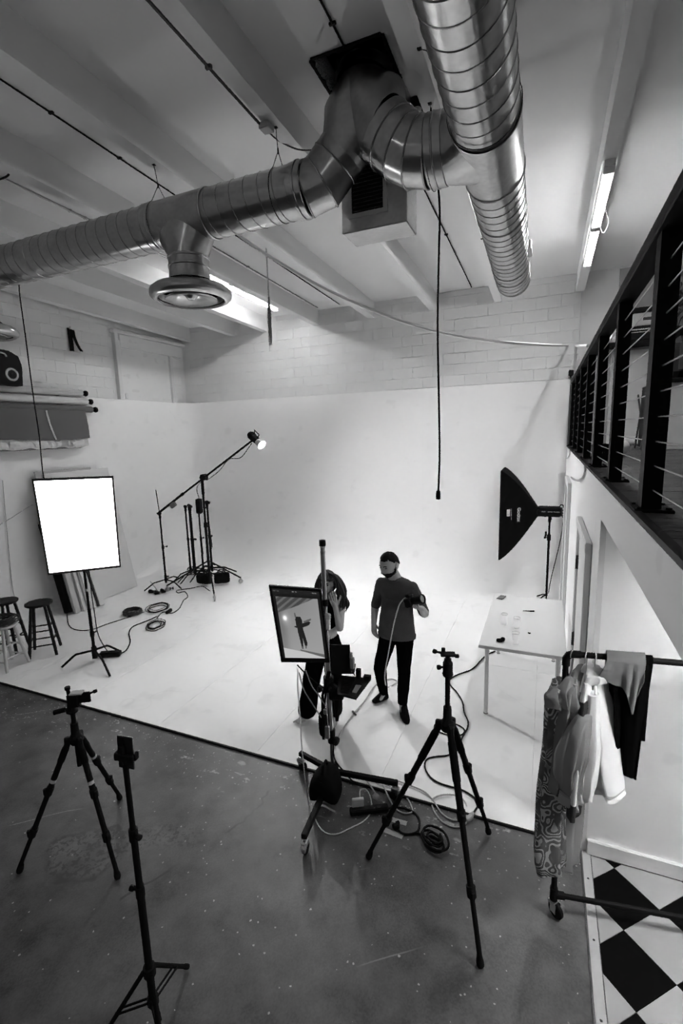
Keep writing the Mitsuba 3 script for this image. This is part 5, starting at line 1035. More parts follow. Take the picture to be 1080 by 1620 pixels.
gcable([(-1.188, 3.285, 0.035), (-1.248, 3.357, 0.02), (-1.328, 3.437, 0.014), (-1.293, 3.451, 0.02), (-1.228, 3.449, 0.016), (-1.122, 3.439, 0.012), (-1.023, 3.423, 0), (-0.947, 3.385, -0.012), (-0.891, 3.313, -0.012), (-0.872, 3.265, -0.012), (-0.91, 3.23, -0.012), (-0.966, 3.228, -0.012), (-1.031, 3.266, -0.012), (-1.101, 3.335, 0.01), (-1.171, 3.434, 0.014), (-1.185, 3.493, 0.014), (-1.142, 3.519, 0.013), (-1.044, 3.516, 0.013), (-0.918, 3.502, 0.012), (-0.814, 3.474, 0.012), (-0.733, 3.417, 0), (-0.649, 3.331, -0.012), (-0.563, 3.298, -0.012), (-0.486, 3.334, -0.012), (-0.464, 3.41, -0.012), (-0.491, 3.489, 0), (-0.538, 3.528, 0.012), (-0.615, 3.528, 0.012), (-0.691, 3.491, 0.012), (-0.739, 3.443, 0.006), (-0.744, 3.396, -0.01), (-0.694, 3.307, -0.012), (-0.616, 3.244, -0.012), (-0.519, 3.238, -0.012), (-0.462, 3.298, -0.012), (-0.446, 3.354, -0.01)], 0.0065, 'light_grey', 'pale grey extension cord lying in loops across the edge of the white floor')
solo('cord_socket', cat([obox((-0.441, 3.351, 0), (0.07, 0.04, 0.032), rotz(1.0), 0.01), obox((-0.423, 3.393, 0.004), (0.04, 0.03, 0.028), rotz(1.0), 0.008)]), 'light_grey', 'pale connector joining the grey extension cord and the black cord', 'connector', False)
gcable([(-0.422, 3.387, 0.004), (-0.405, 3.443, 0.008), (-0.396, 3.485, 0.01), (-0.414, 3.549, 0.01), (-0.514, 3.607, 0.01), (-0.61, 3.616, 0.01), (-0.718, 3.622, 0.01), (-0.808, 3.659, 0.01), (-0.877, 3.742, 0.01), (-0.903, 3.828, 0.01), (-0.89, 3.896, 0.01), (-0.825, 3.949, 0.01), (-0.736, 4.001, 0.01), (-0.665, 4.095, 0.01), (-0.656, 4.216, 0.01), (-0.642, 4.355, 0.01), (-0.624, 4.481, 0.01), (-0.635, 4.602, 0.01), (-0.696, 4.747, 0.01), (-0.748, 4.946, 0.01), (-0.839, 5.119, 0.01), (-0.925, 5.234, 0.01), (-0.963, 5.359, 0.01), (-0.917, 5.487, 0.01), (-0.836, 5.599, 0.01), (-0.765, 5.692, 0.01), (-0.714, 5.832, 0.01), (-0.679, 5.989, 0.01), (-0.621, 6.18, 0.01), (-0.53, 6.33, 0.01)], 0.0075, 'black_cable', 'black power cord winding from under the white table past the tall tripod')
t_ = (-0.788, 4.409, 0.01); rr = [(-0.942, 4.35, 0.01), (-0.64, 4.464, 0.01), (-0.807, 4.514, 0.01), (-0.769, 4.307, 0.01)]
solo('cable_ring', cable([V((rr[0][0]+rr[1][0])/2+abs(rr[1][0]-rr[0][0])/2*math.cos(a), (rr[2][1]+rr[3][1])/2+abs(rr[2][1]-rr[3][1])/2*math.sin(a), 0.009+0.004*(a > 6)) for a in np.linspace(0, 6.6, 26)], 0.0065, per=3), 'black_cable', 'single ring of black cable on the white floor behind the tall tripod', 'cable')
gcable([(-1.066, 3.207, 0.002), (-1.012, 3.258, -0.011), (-0.933, 3.275, -0.011), (-0.855, 3.257, -0.011), (-0.808, 3.214, -0.011), (-0.786, 3.145, -0.011), (-0.791, 3.086, -0.011), (-0.847, 3.04, -0.011), (-0.901, 3.037, -0.011), (-0.938, 3.063, -0.008)], 0.008, 'black_cable', 'black lead curving from the power strip to the floor plug')
gcable([(-0.794, 3.078, -0.01), (-0.743, 3.067, -0.01), (-0.695, 3.008, -0.01)] + [V(p) for p in spline(coil((-0.651, 3.042, -0.02), 0.062, 4, 0.009, 44, 0.55, 0.02, 12, 1.5, 0.9), 1)[::2]], 0.0085, 'black_cable', 'black lead bunched in a small coil on the grey floor')
solo('power_plug', cat([obox((-0.95, 3.068, 0), (0.05, 0.045, 0.035), rotz(0.8), 0.01), obox((-0.944, 3.098, 0.004), (0.03, 0.03, 0.025), rotz(0.8), 0.006)]), 'black_plastic', 'black plug at the end of the lead on the grey floor', 'plug', False)
for p, q, lab in (((-1.012, 3.138, -0.019), (-0.885, 3.142, -0.019), 'pale strip of tape on the grey floor, the one nearer the power strip'), ((-1.027, 3.022, -0.019), (-0.879, 3.012, -0.019), 'pale strip of tape on the grey floor, the one below the black plug')):
    p, q = V(p), V(q); solo('tape_strip', obox((p+q)/2, (np.linalg.norm(q-p), 0.045, 0.0012), frame(q-p)), 'light_grey', lab, 'tape', False)

# ---------------------------------------------------------------- white table
tb = thing('table', 'white table with slim round legs beside the right wall', 'table')
part(tb, 'table_top', box(-0.565, 0.265, 4.765, 6.42, 0.755, 0.79, 0.004), 'white_plastic', False)
for x, y in ((-0.485, 4.83), (0.19, 4.83), (-0.485, 6.30), (0.19, 6.30)):
    k = part(tb, 'leg', lathe((x, y, 0.0), (0, 0, 1), [(0.006, 0.001), (0.006, 0.021), (0.60, 0.021), (0.755, 0.025), (0.756, .001)], 20), 'white_plastic')
    part(k, 'foot', lathe((x, y, 0.0), (0, 0, 1), [(0.0005, 0.001), (0.0005, 0.023), (0.012, 0.022), (0.014, .001)], 18), 'mid_grey', 35, 'grey foot')
ZT = 0.79
for p, lab in (((-0.362, 5.372, 0.79), 'clear drinking glass on the white table, the one nearest the phone'), ((-0.224, 5.309, 0.79), 'clear drinking glass on the white table, the middle one, right of the first'), ((-0.213, 4.894, 0.79), 'clear drinking glass on the white table, the one nearest the camera')):
    c = V(p); t = thing('drinking_glass', lab, 'glass')
    part(t, 'tumbler', lathe(c+V(0, 0, 0.001), (0, 0, 1), [(0, 0.001), (0.0, 0.030), (0.004, 0.032), (0.13, 0.037), (0.132, 0.036), (0.13, 0.035), (0.012, 0.030), (0.010, 0.001)], 36), 'clear_glass', 40)
    part(t, 'lip', tube(circle(c+V(0, 0, 0.131), (1, 0, 0), (0, 1, 0), 0.0365, n=36).tolist()+[(c+V(0.0365, 0, 0.131)).tolist()], 0.0016, 6, False), 'light_grey')
t = thing('phone', 'dark phone lying on the far corner of the white table', 'phone')
part(t, 'body', obox(V((-0.465, 6.286, 0.795)), (0.075, 0.15, 0.009), rotz(-0.25), 0.004), 'dark_grey', False)
part(t, 'glass_face', obox(V((-0.465, 6.286, 0.795))+V(0, 0, 0.0048), (0.068, 0.142, 0.001), rotz(-0.25)), 'mid_grey', False)
t = thing('marker_pen', 'dark capped pen lying on the white table', 'pen')
a, b = V((-0.183, 5.881, 0.797)), V((-0.055, 5.903, 0.797))
part(t, 'barrel', rod(a, lerp(a, b, 0.62), 0.005, 0.006), 'mid_grey'); part(t, 'cap', rod(lerp(a, b, 0.6), b, 0.0075), 'black_plastic', 35, 'black cap')
t = thing('lens_cap_bag', 'small black lump of a camera strap clip at the near edge of the white table', 'clip')
c = V((-0.37, 4.91, 0.8)); part(t, 'clip', cat([obox(c+V(0, 0, 0.008), (0.06, 0.035, 0.03), rotz(0.3), 0.01), obox(c+V(0.03, 0.03, 0.012), (0.04, 0.03, 0.035), rotz(-0.5), 0.01)]), 'black_nylon', False)
solo('small_disc', lathe(V((-0.091, 5.231, 0.79)), (0, 0, 1), [(0, .001), (0, 0.014), (0.006, 0.014), (0.007, .001)], 16), 'black_plastic', 'tiny black disc on the white table right of the glasses', 'disc')

# ---------------------------------------------------------------- clothes rack
RP = V(0.15, 2.80, 0); rdv = unit(V(1, 0.17, 0)); ZB = 1.725
rk = thing('clothes_rack', 'black pipe clothes rack on wheels standing at the edge of the checkered floor', 'clothes rack')
part(rk, 'post', rod(RP+V(0, 0, 0.09), RP+V(0, 0, ZB-0.03), 0.0165, sides=18), 'black_metal')
part(rk, 'top_bar', rod(RP+rdv*0.03+V(0, 0, ZB), RP+rdv*1.25+V(0, 0, ZB-0.012), 0.0165, sides=18), 'black_metal')
part(rk, 'elbow', tube([RP+V(0, 0, ZB-0.07), RP+V(0, 0, ZB-0.03), RP+rdv*0.012+V(0, 0, ZB-0.008), RP+rdv*0.035+V(0, 0, ZB), RP+rdv*0.075+V(0, 0, ZB)], 0.021, 16), 'black_metal')
part(rk, 'bottom_bar', rod(RP+rdv*0.02+V(0, 0, 0.125), RP+rdv*1.25+V(0, 0, 0.125), 0.0155, sides=18), 'black_metal')
part(rk, 'fitting', cat([rod(RP+V(0, 0, 0.09), RP+V(0, 0, 0.175), 0.023, sides=18), rod(RP+V(0, 0, 0.125), RP+rdv*0.06+V(0, 0, 0.125), 0.022, sides=18)]), 'black_metal')
part(rk, 'post', rod(RP+rdv*1.25+V(0, 0, 0.11), RP+rdv*1.25+V(0, 0, ZB), 0.0165, sides=18), 'black_metal')
for f, zf in ((0.0, -0.02), (1.25, 0.0)):
    q = RP+rdv*f; wd = unit(V(-0.75, 0.65, 0)); sd_ = V(-wd[1], wd[0], 0)
    part(rk, 'caster', cat([rod(q+V(0, 0, 0.10), q+V(0, 0, 0.075), 0.02), obox(q+V(0, 0, 0.075)-sd_*0.0, (0.05, 0.05, 0.02), frame(wd), 0.006), obox(q-wd*0.015+sd_*0.022+V(0, 0, 0.05), (0.04, 0.004, 0.06), frame(wd), 0.001), obox(q-wd*0.015-sd_*0.022+V(0, 0, 0.05), (0.04, 0.004, 0.06), frame(wd), 0.001)]), 'chrome', False, 'shiny caster fork')
    c = q-wd*0.02+V(0, 0, zf+0.051); part(rk, 'wheel', lathe(c-sd_*0.014, sd_, [(0, .001), (0, 0.042), (0.006, 0.050), (0.022, 0.050), (0.028, 0.042), (0.028, .001)], 26), 'black_plastic')
def onbar(s): return RP+rdv*s+V(0, 0, ZB)
def hanger_thing(s, w, ang, mat, label, hw=0.20, drop=0.10):
    t = thing('clothes_hanger', label, 'hanger', None); o = onbar(s); d = V(math.cos(ang), math.sin(ang), 0)
    hook = [o+V(0, 0, -0.005)+0.024*(math.cos(a)*d+V(0, 0, math.sin(a))) for a in np.linspace(math.radians(200), math.radians(-60), 12)]
    part(t, 'hook', tube(hook+[o+V(0, 0, -drop)], 0.0035, 6), 'chrome' if mat == 'chrome' else mat)
    part(t, 'arms', tube([o-d*hw+V(0, 0, -drop-0.09), o-d*hw*0.5+V(0, 0, -drop-0.035), o+V(0, 0, -drop), o+d*hw*0.5+V(0, 0, -drop-0.035), o+d*hw+V(0, 0, -drop-0.09)], w, 8), mat)
    return t
def garment(parent, name, rows, ang, mat, folds=5, amp=0.16, seed=0, n=64, m=26, label=None, sq=0.75, up=1.0):
    "rows: (s along the bar offset x, offset y, z, half width, half thickness)"
    rows = np.array(rows, float); rows[:, 2] = 1.72-(1.72-rows[:, 2])*up; t = np.linspace(0, 1, len(rows)); tt = np.linspace(0, 1, m)
    Rw = np.stack([np.interp(tt, t, rows[:, k]) for k in range(5)], 1)
    d = V(math.cos(ang), math.sin(ang), 0); e = V(-d[1], d[0], 0); a = np.arange(n)*2*np.pi/n; rings = []
    for k, (x, y, z, hw, ht) in enumerate(Rw):
        f = tt[k]; ca, sa = np.cos(a), np.sin(a)
        px = np.sign(ca)*np.abs(ca)**sq; py = np.sign(sa)*np.abs(sa)**sq
        rip = amp*min(1, 0.25+f*1.3)*np.sin(folds*px*3.1+seed+1.2*np.sin(f*2.2+seed)) + 0.5*amp*(meshkit.noise(np.stack([px*2.5+seed, py*2, 0*px+f*5], -1))-0.5)
        zz = z + 0.012*np.sin(folds*px*2+seed)*(k == m-1)
        rings.append(V(x, y, 0) + (hw*px)[:, None]*d + (ht*py + rip*ht*1.6)[:, None]*e + np.stack([0*px, 0*px, zz+0*px], 1))
    return part(parent, name, loft(rings), mat, 50, label)
A1 = math.radians(62)
o = onbar
def hang(name, label, cat_): return thing(name, label, cat_)
s1, s2_, s3_, s4 = 0.035, 0.095, 0.115, 0.165
hanger_thing(0.032, 0.006, A1, 'chrome', 'metal hook hanger at the left end of the rack, holding the patterned dress', 0.08)
hanger_thing(0.105, 0.007, A1+0.15, 'white_plastic', 'white hanger in the middle of the rack, holding the grey shirt', 0.08)
hanger_thing(0.150, 0.007, A1+0.55, 'white_plastic', 'white hanger holding the white jacket, right of the other hangers', 0.08)
t = hang('dress', 'long patterned dress hanging at the left end of the clothes rack', 'dress')
garment(t, 'cloth', [(0.115, 2.83, 1.50, 0.10, 0.035), (0.115, 2.83, 1.42, 0.13, 0.045), (0.120, 2.83, 1.20, 0.14, 0.045), (0.120, 2.82, 0.95, 0.16, 0.05), (0.120, 2.82, 0.65, 0.18, 0.055), (0.125, 2.80, 0.40, 0.20, 0.06), (0.135, 2.80, 0.30, 0.19, 0.055)], math.radians(78), 'dress_print', 4, 0.35, 1.0, up=0.93)
garment(t, 'shoulder', [(0.11, 2.72, 1.535, 0.02, 0.025), (0.10, 2.71, 1.49, 0.05, 0.04), (0.105, 2.71, 1.43, 0.06, 0.04)], math.radians(78), 'garment_grey', 3, 0.3, 2.0, 40, 8, 'grey shoulder frill', up=0.93)
t = hang('scarf', 'grey knotted top with hanging ties on the rack, in front of the patterned dress', 'top')
garment(t, 'cloth', [(0.178, 2.78, 1.60, 0.03, 0.02), (0.175, 2.76, 1.54, 0.09, 0.045), (0.180, 2.76, 1.46, 0.10, 0.05), (0.19, 2.76, 1.36, 0.04, 0.03)], A1, 'garment_grey', 3, 0.3, 3.0, 48, 12)
garment(t, 'tie', [(0.195, 2.74, 1.58, 0.012, 0.012), (0.195, 2.72, 1.45, 0.016, 0.014), (0.197, 2.71, 1.29, 0.014, 0.012)], A1, 'garment_pale', 2, 0.3, 4.0, 24, 10)
t = hang('shirt', 'grey shirt with a bulging sleeve hanging beside the patterned dress', 'shirt')
garment(t, 'body', [(0.235, 2.86, 1.62, 0.03, 0.02), (0.235, 2.86, 1.58, 0.10, 0.03), (0.235, 2.85, 1.50, 0.19, 0.04), (0.232, 2.84, 1.25, 0.21, 0.05), (0.225, 2.83, 0.95, 0.22, 0.05), (0.215, 2.82, 0.82, 0.22, 0.05)], A1, 'garment_mid', 4, 0.25, 5.0, up=0.85)
garment(t, 'sleeve', [(0.245, 2.68, 1.38, 0.05, 0.03), (0.225, 2.66, 1.30, 0.085, 0.045), (0.195, 2.65, 1.12, 0.085, 0.06), (0.185, 2.65, 0.98, 0.075, 0.055), (0.198, 2.65, 0.84, 0.05, 0.045)], A1, 'garment_grey', 3, 0.22, 6.0, 48, 16, 'pale grey sleeve', up=0.85)
garment(t, 'cuff', [(0.198, 2.64, 0.855, 0.06, 0.05), (0.195, 2.64, 0.80, 0.07, 0.055), (0.205, 2.64, 0.77, 0.05, 0.045)], A1, 'garment_pale', 2, 0.15, 7.0, 40, 8, up=0.85)
t = hang('printed_top', 'bold black and white printed top squeezed between the grey shirt and the white jacket', 'top')
garment(t, 'cloth', [(0.265, 2.80, 1.56, 0.05, 0.018), (0.262, 2.78, 1.45, 0.09, 0.022), (0.258, 2.75, 1.20, 0.13, 0.024), (0.245, 2.72, 0.95, 0.15, 0.026), (0.238, 2.70, 0.72, 0.16, 0.024)], math.radians(74), 'bold_print', 3, 0.25, 8.0, up=0.86)
t = hang('jacket', 'white denim jacket hanging on the clothes rack', 'jacket')
A4 = math.radians(-58)
garment(t, 'body', [(0.300, 2.88, 1.60, 0.04, 0.035), (0.300, 2.88, 1.55, 0.07, 0.05), (0.303, 2.88, 1.44, 0.095, 0.06), (0.318, 2.88, 1.20, 0.130, 0.07), (0.332, 2.88, 0.95, 0.165, 0.075), (0.344, 2.88, 0.82, 0.185, 0.07)], A4, 'denim_white', 3, 0.30, 9.0, up=0.86)
garment(t, 'collar', [(0.292, 2.83, 1.645, 0.045, 0.04), (0.294, 2.82, 1.60, 0.060, 0.05), (0.292, 2.81, 1.55, 0.055, 0.045)], A4, 'denim_white', 2, 0.3, 10.0, 40, 8, up=0.86)
garment(t, 'sleeve', [(0.288, 2.76, 1.50, 0.035, 0.03), (0.290, 2.74, 1.35, 0.045, 0.035), (0.288, 2.72, 1.10, 0.050, 0.04), (0.278, 2.70, 0.90, 0.045, 0.036), (0.272, 2.70, 0.80, 0.040, 0.032)], A1, 'denim_white', 3, 0.25, 11.0, 40, 14, up=0.86)
garment(t, 'hem_band', [(0.344, 2.88, 0.825, 0.189, 0.074), (0.346, 2.88, 0.785, 0.189, 0.072)], A4, 'denim_white', 3, 0.30, 9.0, 64, 4, up=0.86)
t = hang('long_skirt', 'plain grey long garment hanging low on the rack to the right of the patterned dress', 'garment')
garment(t, 'cloth', [(0.225, 2.90, 1.15, 0.14, 0.03), (0.222, 2.90, 0.80, 0.16, 0.035), (0.215, 2.90, 0.55, 0.16, 0.035), (0.225, 2.89, 0.32, 0.13, 0.03), (0.235, 2.88, 0.22, 0.08, 0.025)], A1, 'garment_mid', 2, 0.25, 12.0, up=0.96)
# trousers and a grey cloth draped over the bar
t = hang('trousers', 'black trousers draped over the right part of the rack bar', 'trousers')
def drape(pl_, s0, s1, h0, h1, mat, name, off, back=0.25, skew0=0.0, skew1=0.0, thick=0.006, seed=0.0, label=None):
    G = []
    for f in np.linspace(0, 1, 26):
        row = []
        for u in np.linspace(0, 1, 14):
            L = h0*(1-u)+h1*u; s = s0*(1-u)+s1*u; r = 0.0165+off
            if f < 0.25: g = f/0.25; p = onbar(s)+V(0, 1, 0)*r + V(0, 0, -back*(1-g))
            elif f < 0.40: a = (f-0.25)/0.15*math.pi; p = onbar(s)+V(0, math.cos(a)*r, math.sin(a)*r)
            else:
                g = (f-0.40)/0.60; p = onbar(s)+V(0, -r, 0)+V(0, 0, -L*g)+rdv*(skew0*(1-u)+skew1*u)*g + V(0, -1, 0)*(0.012*math.sin(u*9+seed+g*2)*min(1, g*3)+0.012*abs(math.sin(u*9+seed)))
            row.append(p)
        G.append(row)
    return part(pl_, name, sheet(G, thick), mat, 40, label)
drape(t, 0.232, 0.432, 0.66, 0.725, 'black_cloth', 'cloth', 0.004, 0.5, 0.055, -0.037, 0.012, 1.0)
t = hang('grey_top', 'grey cloth thrown over the rack bar on top of the black trousers', 'cloth')
G = []
for f in np.linspace(0, 1, 30):
    row = []
    for u in np.linspace(0, 1, 20):
        s_ = 0.205 + (0.395-0.205)*u; tri_ = 1-abs(u-0.78)/0.78 if u < 0.78 else 1-(u-0.78)/0.22*0.75
        L = 0.09 + 0.21*max(0.0, tri_)**1.3 + 0.02*math.sin(u*11); r = 0.0165+0.017
        if f < 0.2: g = f/0.2; p = onbar(s_)+V(0, 1, 0)*r+V(0, 0, -0.10*(1-g))
        elif f < 0.4: a = (f-0.2)/0.2*math.pi; p = onbar(s_)+V(0, math.cos(a)*r, math.sin(a)*r)
        else:
            g = (f-0.4)/0.6; fold = 0.012*math.sin(u*8+1)+0.010*math.sin(u*17+3*g)
            p = onbar(s_ + (0.345-s_)*0.42*g*max(0, tri_) - 0.05*g*max(0, 0.25-u)*3)+V(0, -r-0.008-abs(fold)*min(1, 2*g), -L*g)
        row.append(p)
    G.append(row)
part(t, 'cloth', sheet(G, 0.005), 'garment_mid', 40)
# ---------------------------------------------------------------- on the mezzanine
sh = thing('wall_shelf', 'long black shelf along the back wall of the mezzanine', 'shelf')
part(sh, 'board', box(0.62, 3.4, 9.12, 9.5, 4.235, 4.30, 0.006), 'black_metal', False)
part(sh, 'bracket', cat([box(x, x+0.03, 9.2, 9.5, 4.15, 4.235) for x in (1.0, 2.0, 3.0)]), 'black_metal', False)
bxx = thing('storage_box', 'pale label-fronted box with a dark lid on the mezzanine shelf', 'box')
part(bxx, 'body', box(1.19, 1.56, 9.16, 9.46, 4.52, 4.72, 0.008), 'light_grey', False); part(bxx, 'lid', box(1.17, 1.58, 9.14, 9.48, 4.72, 4.80, 0.008), 'black_plastic', False)
part(bxx, 'label_mark', box(1.33, 1.44, 9.157, 9.159, 4.60, 4.645), 'dark_grey', False)
b2 = thing('storage_box', 'black equipment case under the pale box on the mezzanine shelf', 'case')
part(b2, 'body', box(1.16, 1.60, 9.14, 9.47, 4.30, 4.52, 0.012), 'black_plastic', False); part(b2, 'pale_bands', box(1.155, 1.60, 9.132, 9.142, 4.455, 4.475), 'light_grey', False); part(b2, 'band_low', box(1.155, 1.60, 9.132, 9.142, 4.42, 4.43), 'light_grey', False)
pt = thing('potted_plant', 'dark bushy plant on the mezzanine shelf at the right edge of the picture', 'plant')
part(pt, 'pot', lathe((1.82, 9.28, 4.30), (0, 0, 1), [(0, .001), (0, 0.08), (0.16, 0.11), (0.17, 0.10), (0.15, .001)], 24), 'black_plastic')
rg = random.Random(17); lv = []
for k in range(220):
    a = rg.uniform(0, 6.28); e = rg.uniform(-0.4, 1.4); d = V(math.cos(a)*math.cos(e), math.sin(a)*math.cos(e)*0.6, math.sin(e)); c = V(1.82, 9.24, 4.72)+d*rg.uniform(0.08, 0.34)
    s = unit(np.cross(d, V(rg.uniform(-1, 1), rg.uniform(-1, 1), 1))); L, w = rg.uniform(0.07, 0.12), rg.uniform(0.018, 0.03); nn = np.cross(d, s)*0.012
    lv.append(trimesh.Trimesh(np.array([c, c+d*L*0.5+s*w+nn, c+d*L, c+d*L*0.5-s*w+nn, c+d*L*0.5]), [[0, 1, 4], [1, 2, 4], [2, 3, 4], [3, 0, 4]], process=False))
flat('leaf_dark', 0.025, 0.5, 0.4)
part(pt, 'foliage', cat(lv), 'leaf_dark', False, kind='stuff'); part(pt, 'stems', cat([cable([(1.82, 9.28, 4.45), (1.82+rg.uniform(-.05, .05), 9.27, 4.6), (1.82+rg.uniform(-.2, .2), 9.26, 4.8)], 0.006) for k in range(7)]), 'dark_grey')
gl = thing('bulb_lamp', 'small round lamp glinting on the mezzanine shelf behind the railing', 'lamp')
bp = V((0.871, 9.3, 4.439)); part(gl, 'globe', trimesh.Trimesh(ball(bp, 0.055), trimesh.creation.icosphere(subdivisions=2).faces), 'white_plastic', True); scene[gl+'__globe']['emitter'] = emit(1.3)
part(gl, 'base', lathe((bp[0], bp[1], 4.30), (0, 0, 1), [(0, .001), (0, 0.06), (0.02, 0.05), (0.03, 0.02), (bp[2]-4.34, 0.02), (bp[2]-4.335, .001)], 20), 'dark_grey')
cb_ = thing('counter', 'white cabinet with a black worktop on the mezzanine at the right edge', 'cabinet')
part(cb_, 'carcass', box(1.40, 2.6, 7.40, 8.0, ZM, 3.50, 0.008), 'white_trim', False); part(cb_, 'worktop', box(1.32, 2.65, 7.34, 8.05, 3.50, 3.55, 0.006), 'black_metal', False)
part(cb_, 'side_panel', box(1.31, 1.34, 7.45, 7.95, ZM, 3.50, 0.004), 'mid_grey', False)
part(cb_, 'door_panel', box(1.43, 1.85, 7.392, 7.402, ZM+0.06, 3.46, 0.004), 'white_trim', False)
mo = thing('machine', 'black rounded machine standing on the mezzanine worktop', 'machine')
part(mo, 'body', obox((1.66, 7.68, 3.82), (0.46, 0.42, 0.54), None, 0.10), 'black_plastic', False); part(mo, 'panel', obox((1.66, 7.465, 3.83), (0.30, 0.01, 0.34), None, 0.004), 'dark_grey', False)
ch_ = thing('folded_chair', 'dark folded chair leaning beside the white mezzanine cabinet', 'chair')
part(ch_, 'seat', obox((1.22, 7.75, 3.02), (0.04, 0.42, 0.70), None, 0.015), 'black_plastic', False)
part(ch_, 'frame', cat([rod((1.17, y, ZM), (1.24, y, 3.45), 0.012) for y in (7.5, 8.0)] + [rod((1.30, y, ZM), (1.17, y, 3.40), 0.012) for y in (7.47, 8.03)]), 'dark_grey')
part(ch_, 'back', obox((1.22, 7.75, 3.42), (0.035, 0.40, 0.14), None, 0.012), 'black_plastic', False)
rp = thing('paper_roll', 'rolled white backdrop lying on the mezzanine floor by the back wall', 'paper roll')
part(rp, 'paper', lathe((1.05, 9.25, ZM+0.075), (1, 0.04, 0), [(0, .02), (0, 0.072), (1.6, 0.072), (1.6, .02)], 24), 'seamless_white')
part(rp, 'end', lathe((1.045, 9.25, ZM+0.075), (1, 0.04, 0), [(0, .001), (0, 0.05), (0.02, 0.05)], 20), 'black_plastic')
dr_ = thing('roll_bag', 'pale rolled mat with a dark end lying by the mezzanine posts', 'mat')
part(dr_, 'roll', lathe((0.52, 5.25, ZM+0.085), (0.25, 1, 0), [(0, 0.083), (1.2, 0.083), (1.2, .001)], 28), 'light_grey')
part(dr_, 'end', lathe((0.518, 5.245, ZM+0.085), (0.25, 1, 0), [(-0.004, .001), (-0.004, 0.05), (-0.004, 0.084), (0.03, 0.086)], 28), 'black_plastic')
pn = thing('wall_panel', 'tall pale panel standing against the mezzanine back wall', 'panel')
part(pn, 'panel', box(0.95, 1.85, 9.44, 9.49, ZM, 4.20, 0.006), 'seamless_pale', False)

# ---------------------------------------------------------------- people
HEAD = trimesh.creation.icosphere(subdivisions=4)
def head_local(scale=1.0, female=False):
    u = np.array(HEAD.vertices); x, y, z = u[:, 0]*0.077, u[:, 1]*0.098, u[:, 2]*0.118
    low = np.clip(-u[:, 2], 0, 1); front = np.clip(u[:, 1], 0, 1); back = np.clip(-u[:, 1], 0, 1)
    x = x*(1-(0.34 if female else 0.26)*low**1.6)
    y = y - 0.030*low*back*1.0 + 0.012*low**2*front
    g = lambda a, s: np.exp(-(a/s)**2)
    f = front > 0
    nose = np.clip(1-(0.028-z)/0.055, 0, 1)*0; nz = np.clip((0.030-z)/0.055, 0, 1)*(z > -0.030)
    y = y + front*(0.034*g(x, 0.0125)*nz*g(np.minimum(z+0.022, 0), 0.007))
    for s in (-1, 1):
        y = y - front*0.010*g(x-s*0.031, 0.017)*g(z-0.018, 0.012)
        y = y + front*0.004*g(x-s*0.038, 0.02)*g(z+0.020, 0.018)
    y = y + front*0.005*g(x, 0.045)*g(z-0.040, 0.010) + front*0.006*g(x, 0.022)*g(z+0.058, 0.007) - front*0.004*g(x, 0.02)*g(z+0.073, 0.006) + front*0.007*g(x, 0.024)*g(z+0.100, 0.016)
    return np.stack([x, y, z], 1)*scale
def head_frame(face, pitch, roll=0.0):
    f = unit(V(face[0], face[1], 0)); s = V(f[1], -f[0], 0)*-1.0      # s: towards the person's left seen along f is -s; kept right handed
    s = np.cross(f, V(0, 0, 1)); up = V(0, 0, 1)
    f2 = f*math.cos(pitch) - up*math.sin(pitch); u2 = up*math.cos(pitch) + f*math.sin(pitch)
    s2 = s*math.cos(roll) + u2*math.sin(roll); u3 = u2*math.cos(roll) - s*math.sin(roll)
    return np.stack([s2, f2, u3], 1)
def manif(v, f): return m3.Manifold(m3.Mesh(vert_properties=np.asarray(v, np.float32), tri_verts=np.asarray(f, np.uint32)))
def shell(loc, w, disp, Rm, c, noise_amp=0.0, fq=40):
    "the part of the head's surface where w > 0, lifted by disp*w"
    n = HEAD.vertices; keep = (w[HEAD.faces] > 0.02).all(1)
    d = disp*np.clip(w, 0, 1) + noise_amp*np.clip(w, 0, 1)*(meshkit.noise(loc*fq)-0.5) + 0.0008
    v = loc + n*d[:, None]; m = trimesh.Trimesh(v@Rm.T + V(c), HEAD.faces[keep], process=False); m.remove_unreferenced_vertices(); return m
def smooth01(a, b, x): t = np.clip((x-a)/(b-a), 0, 1); return t*t*(3-2*t)
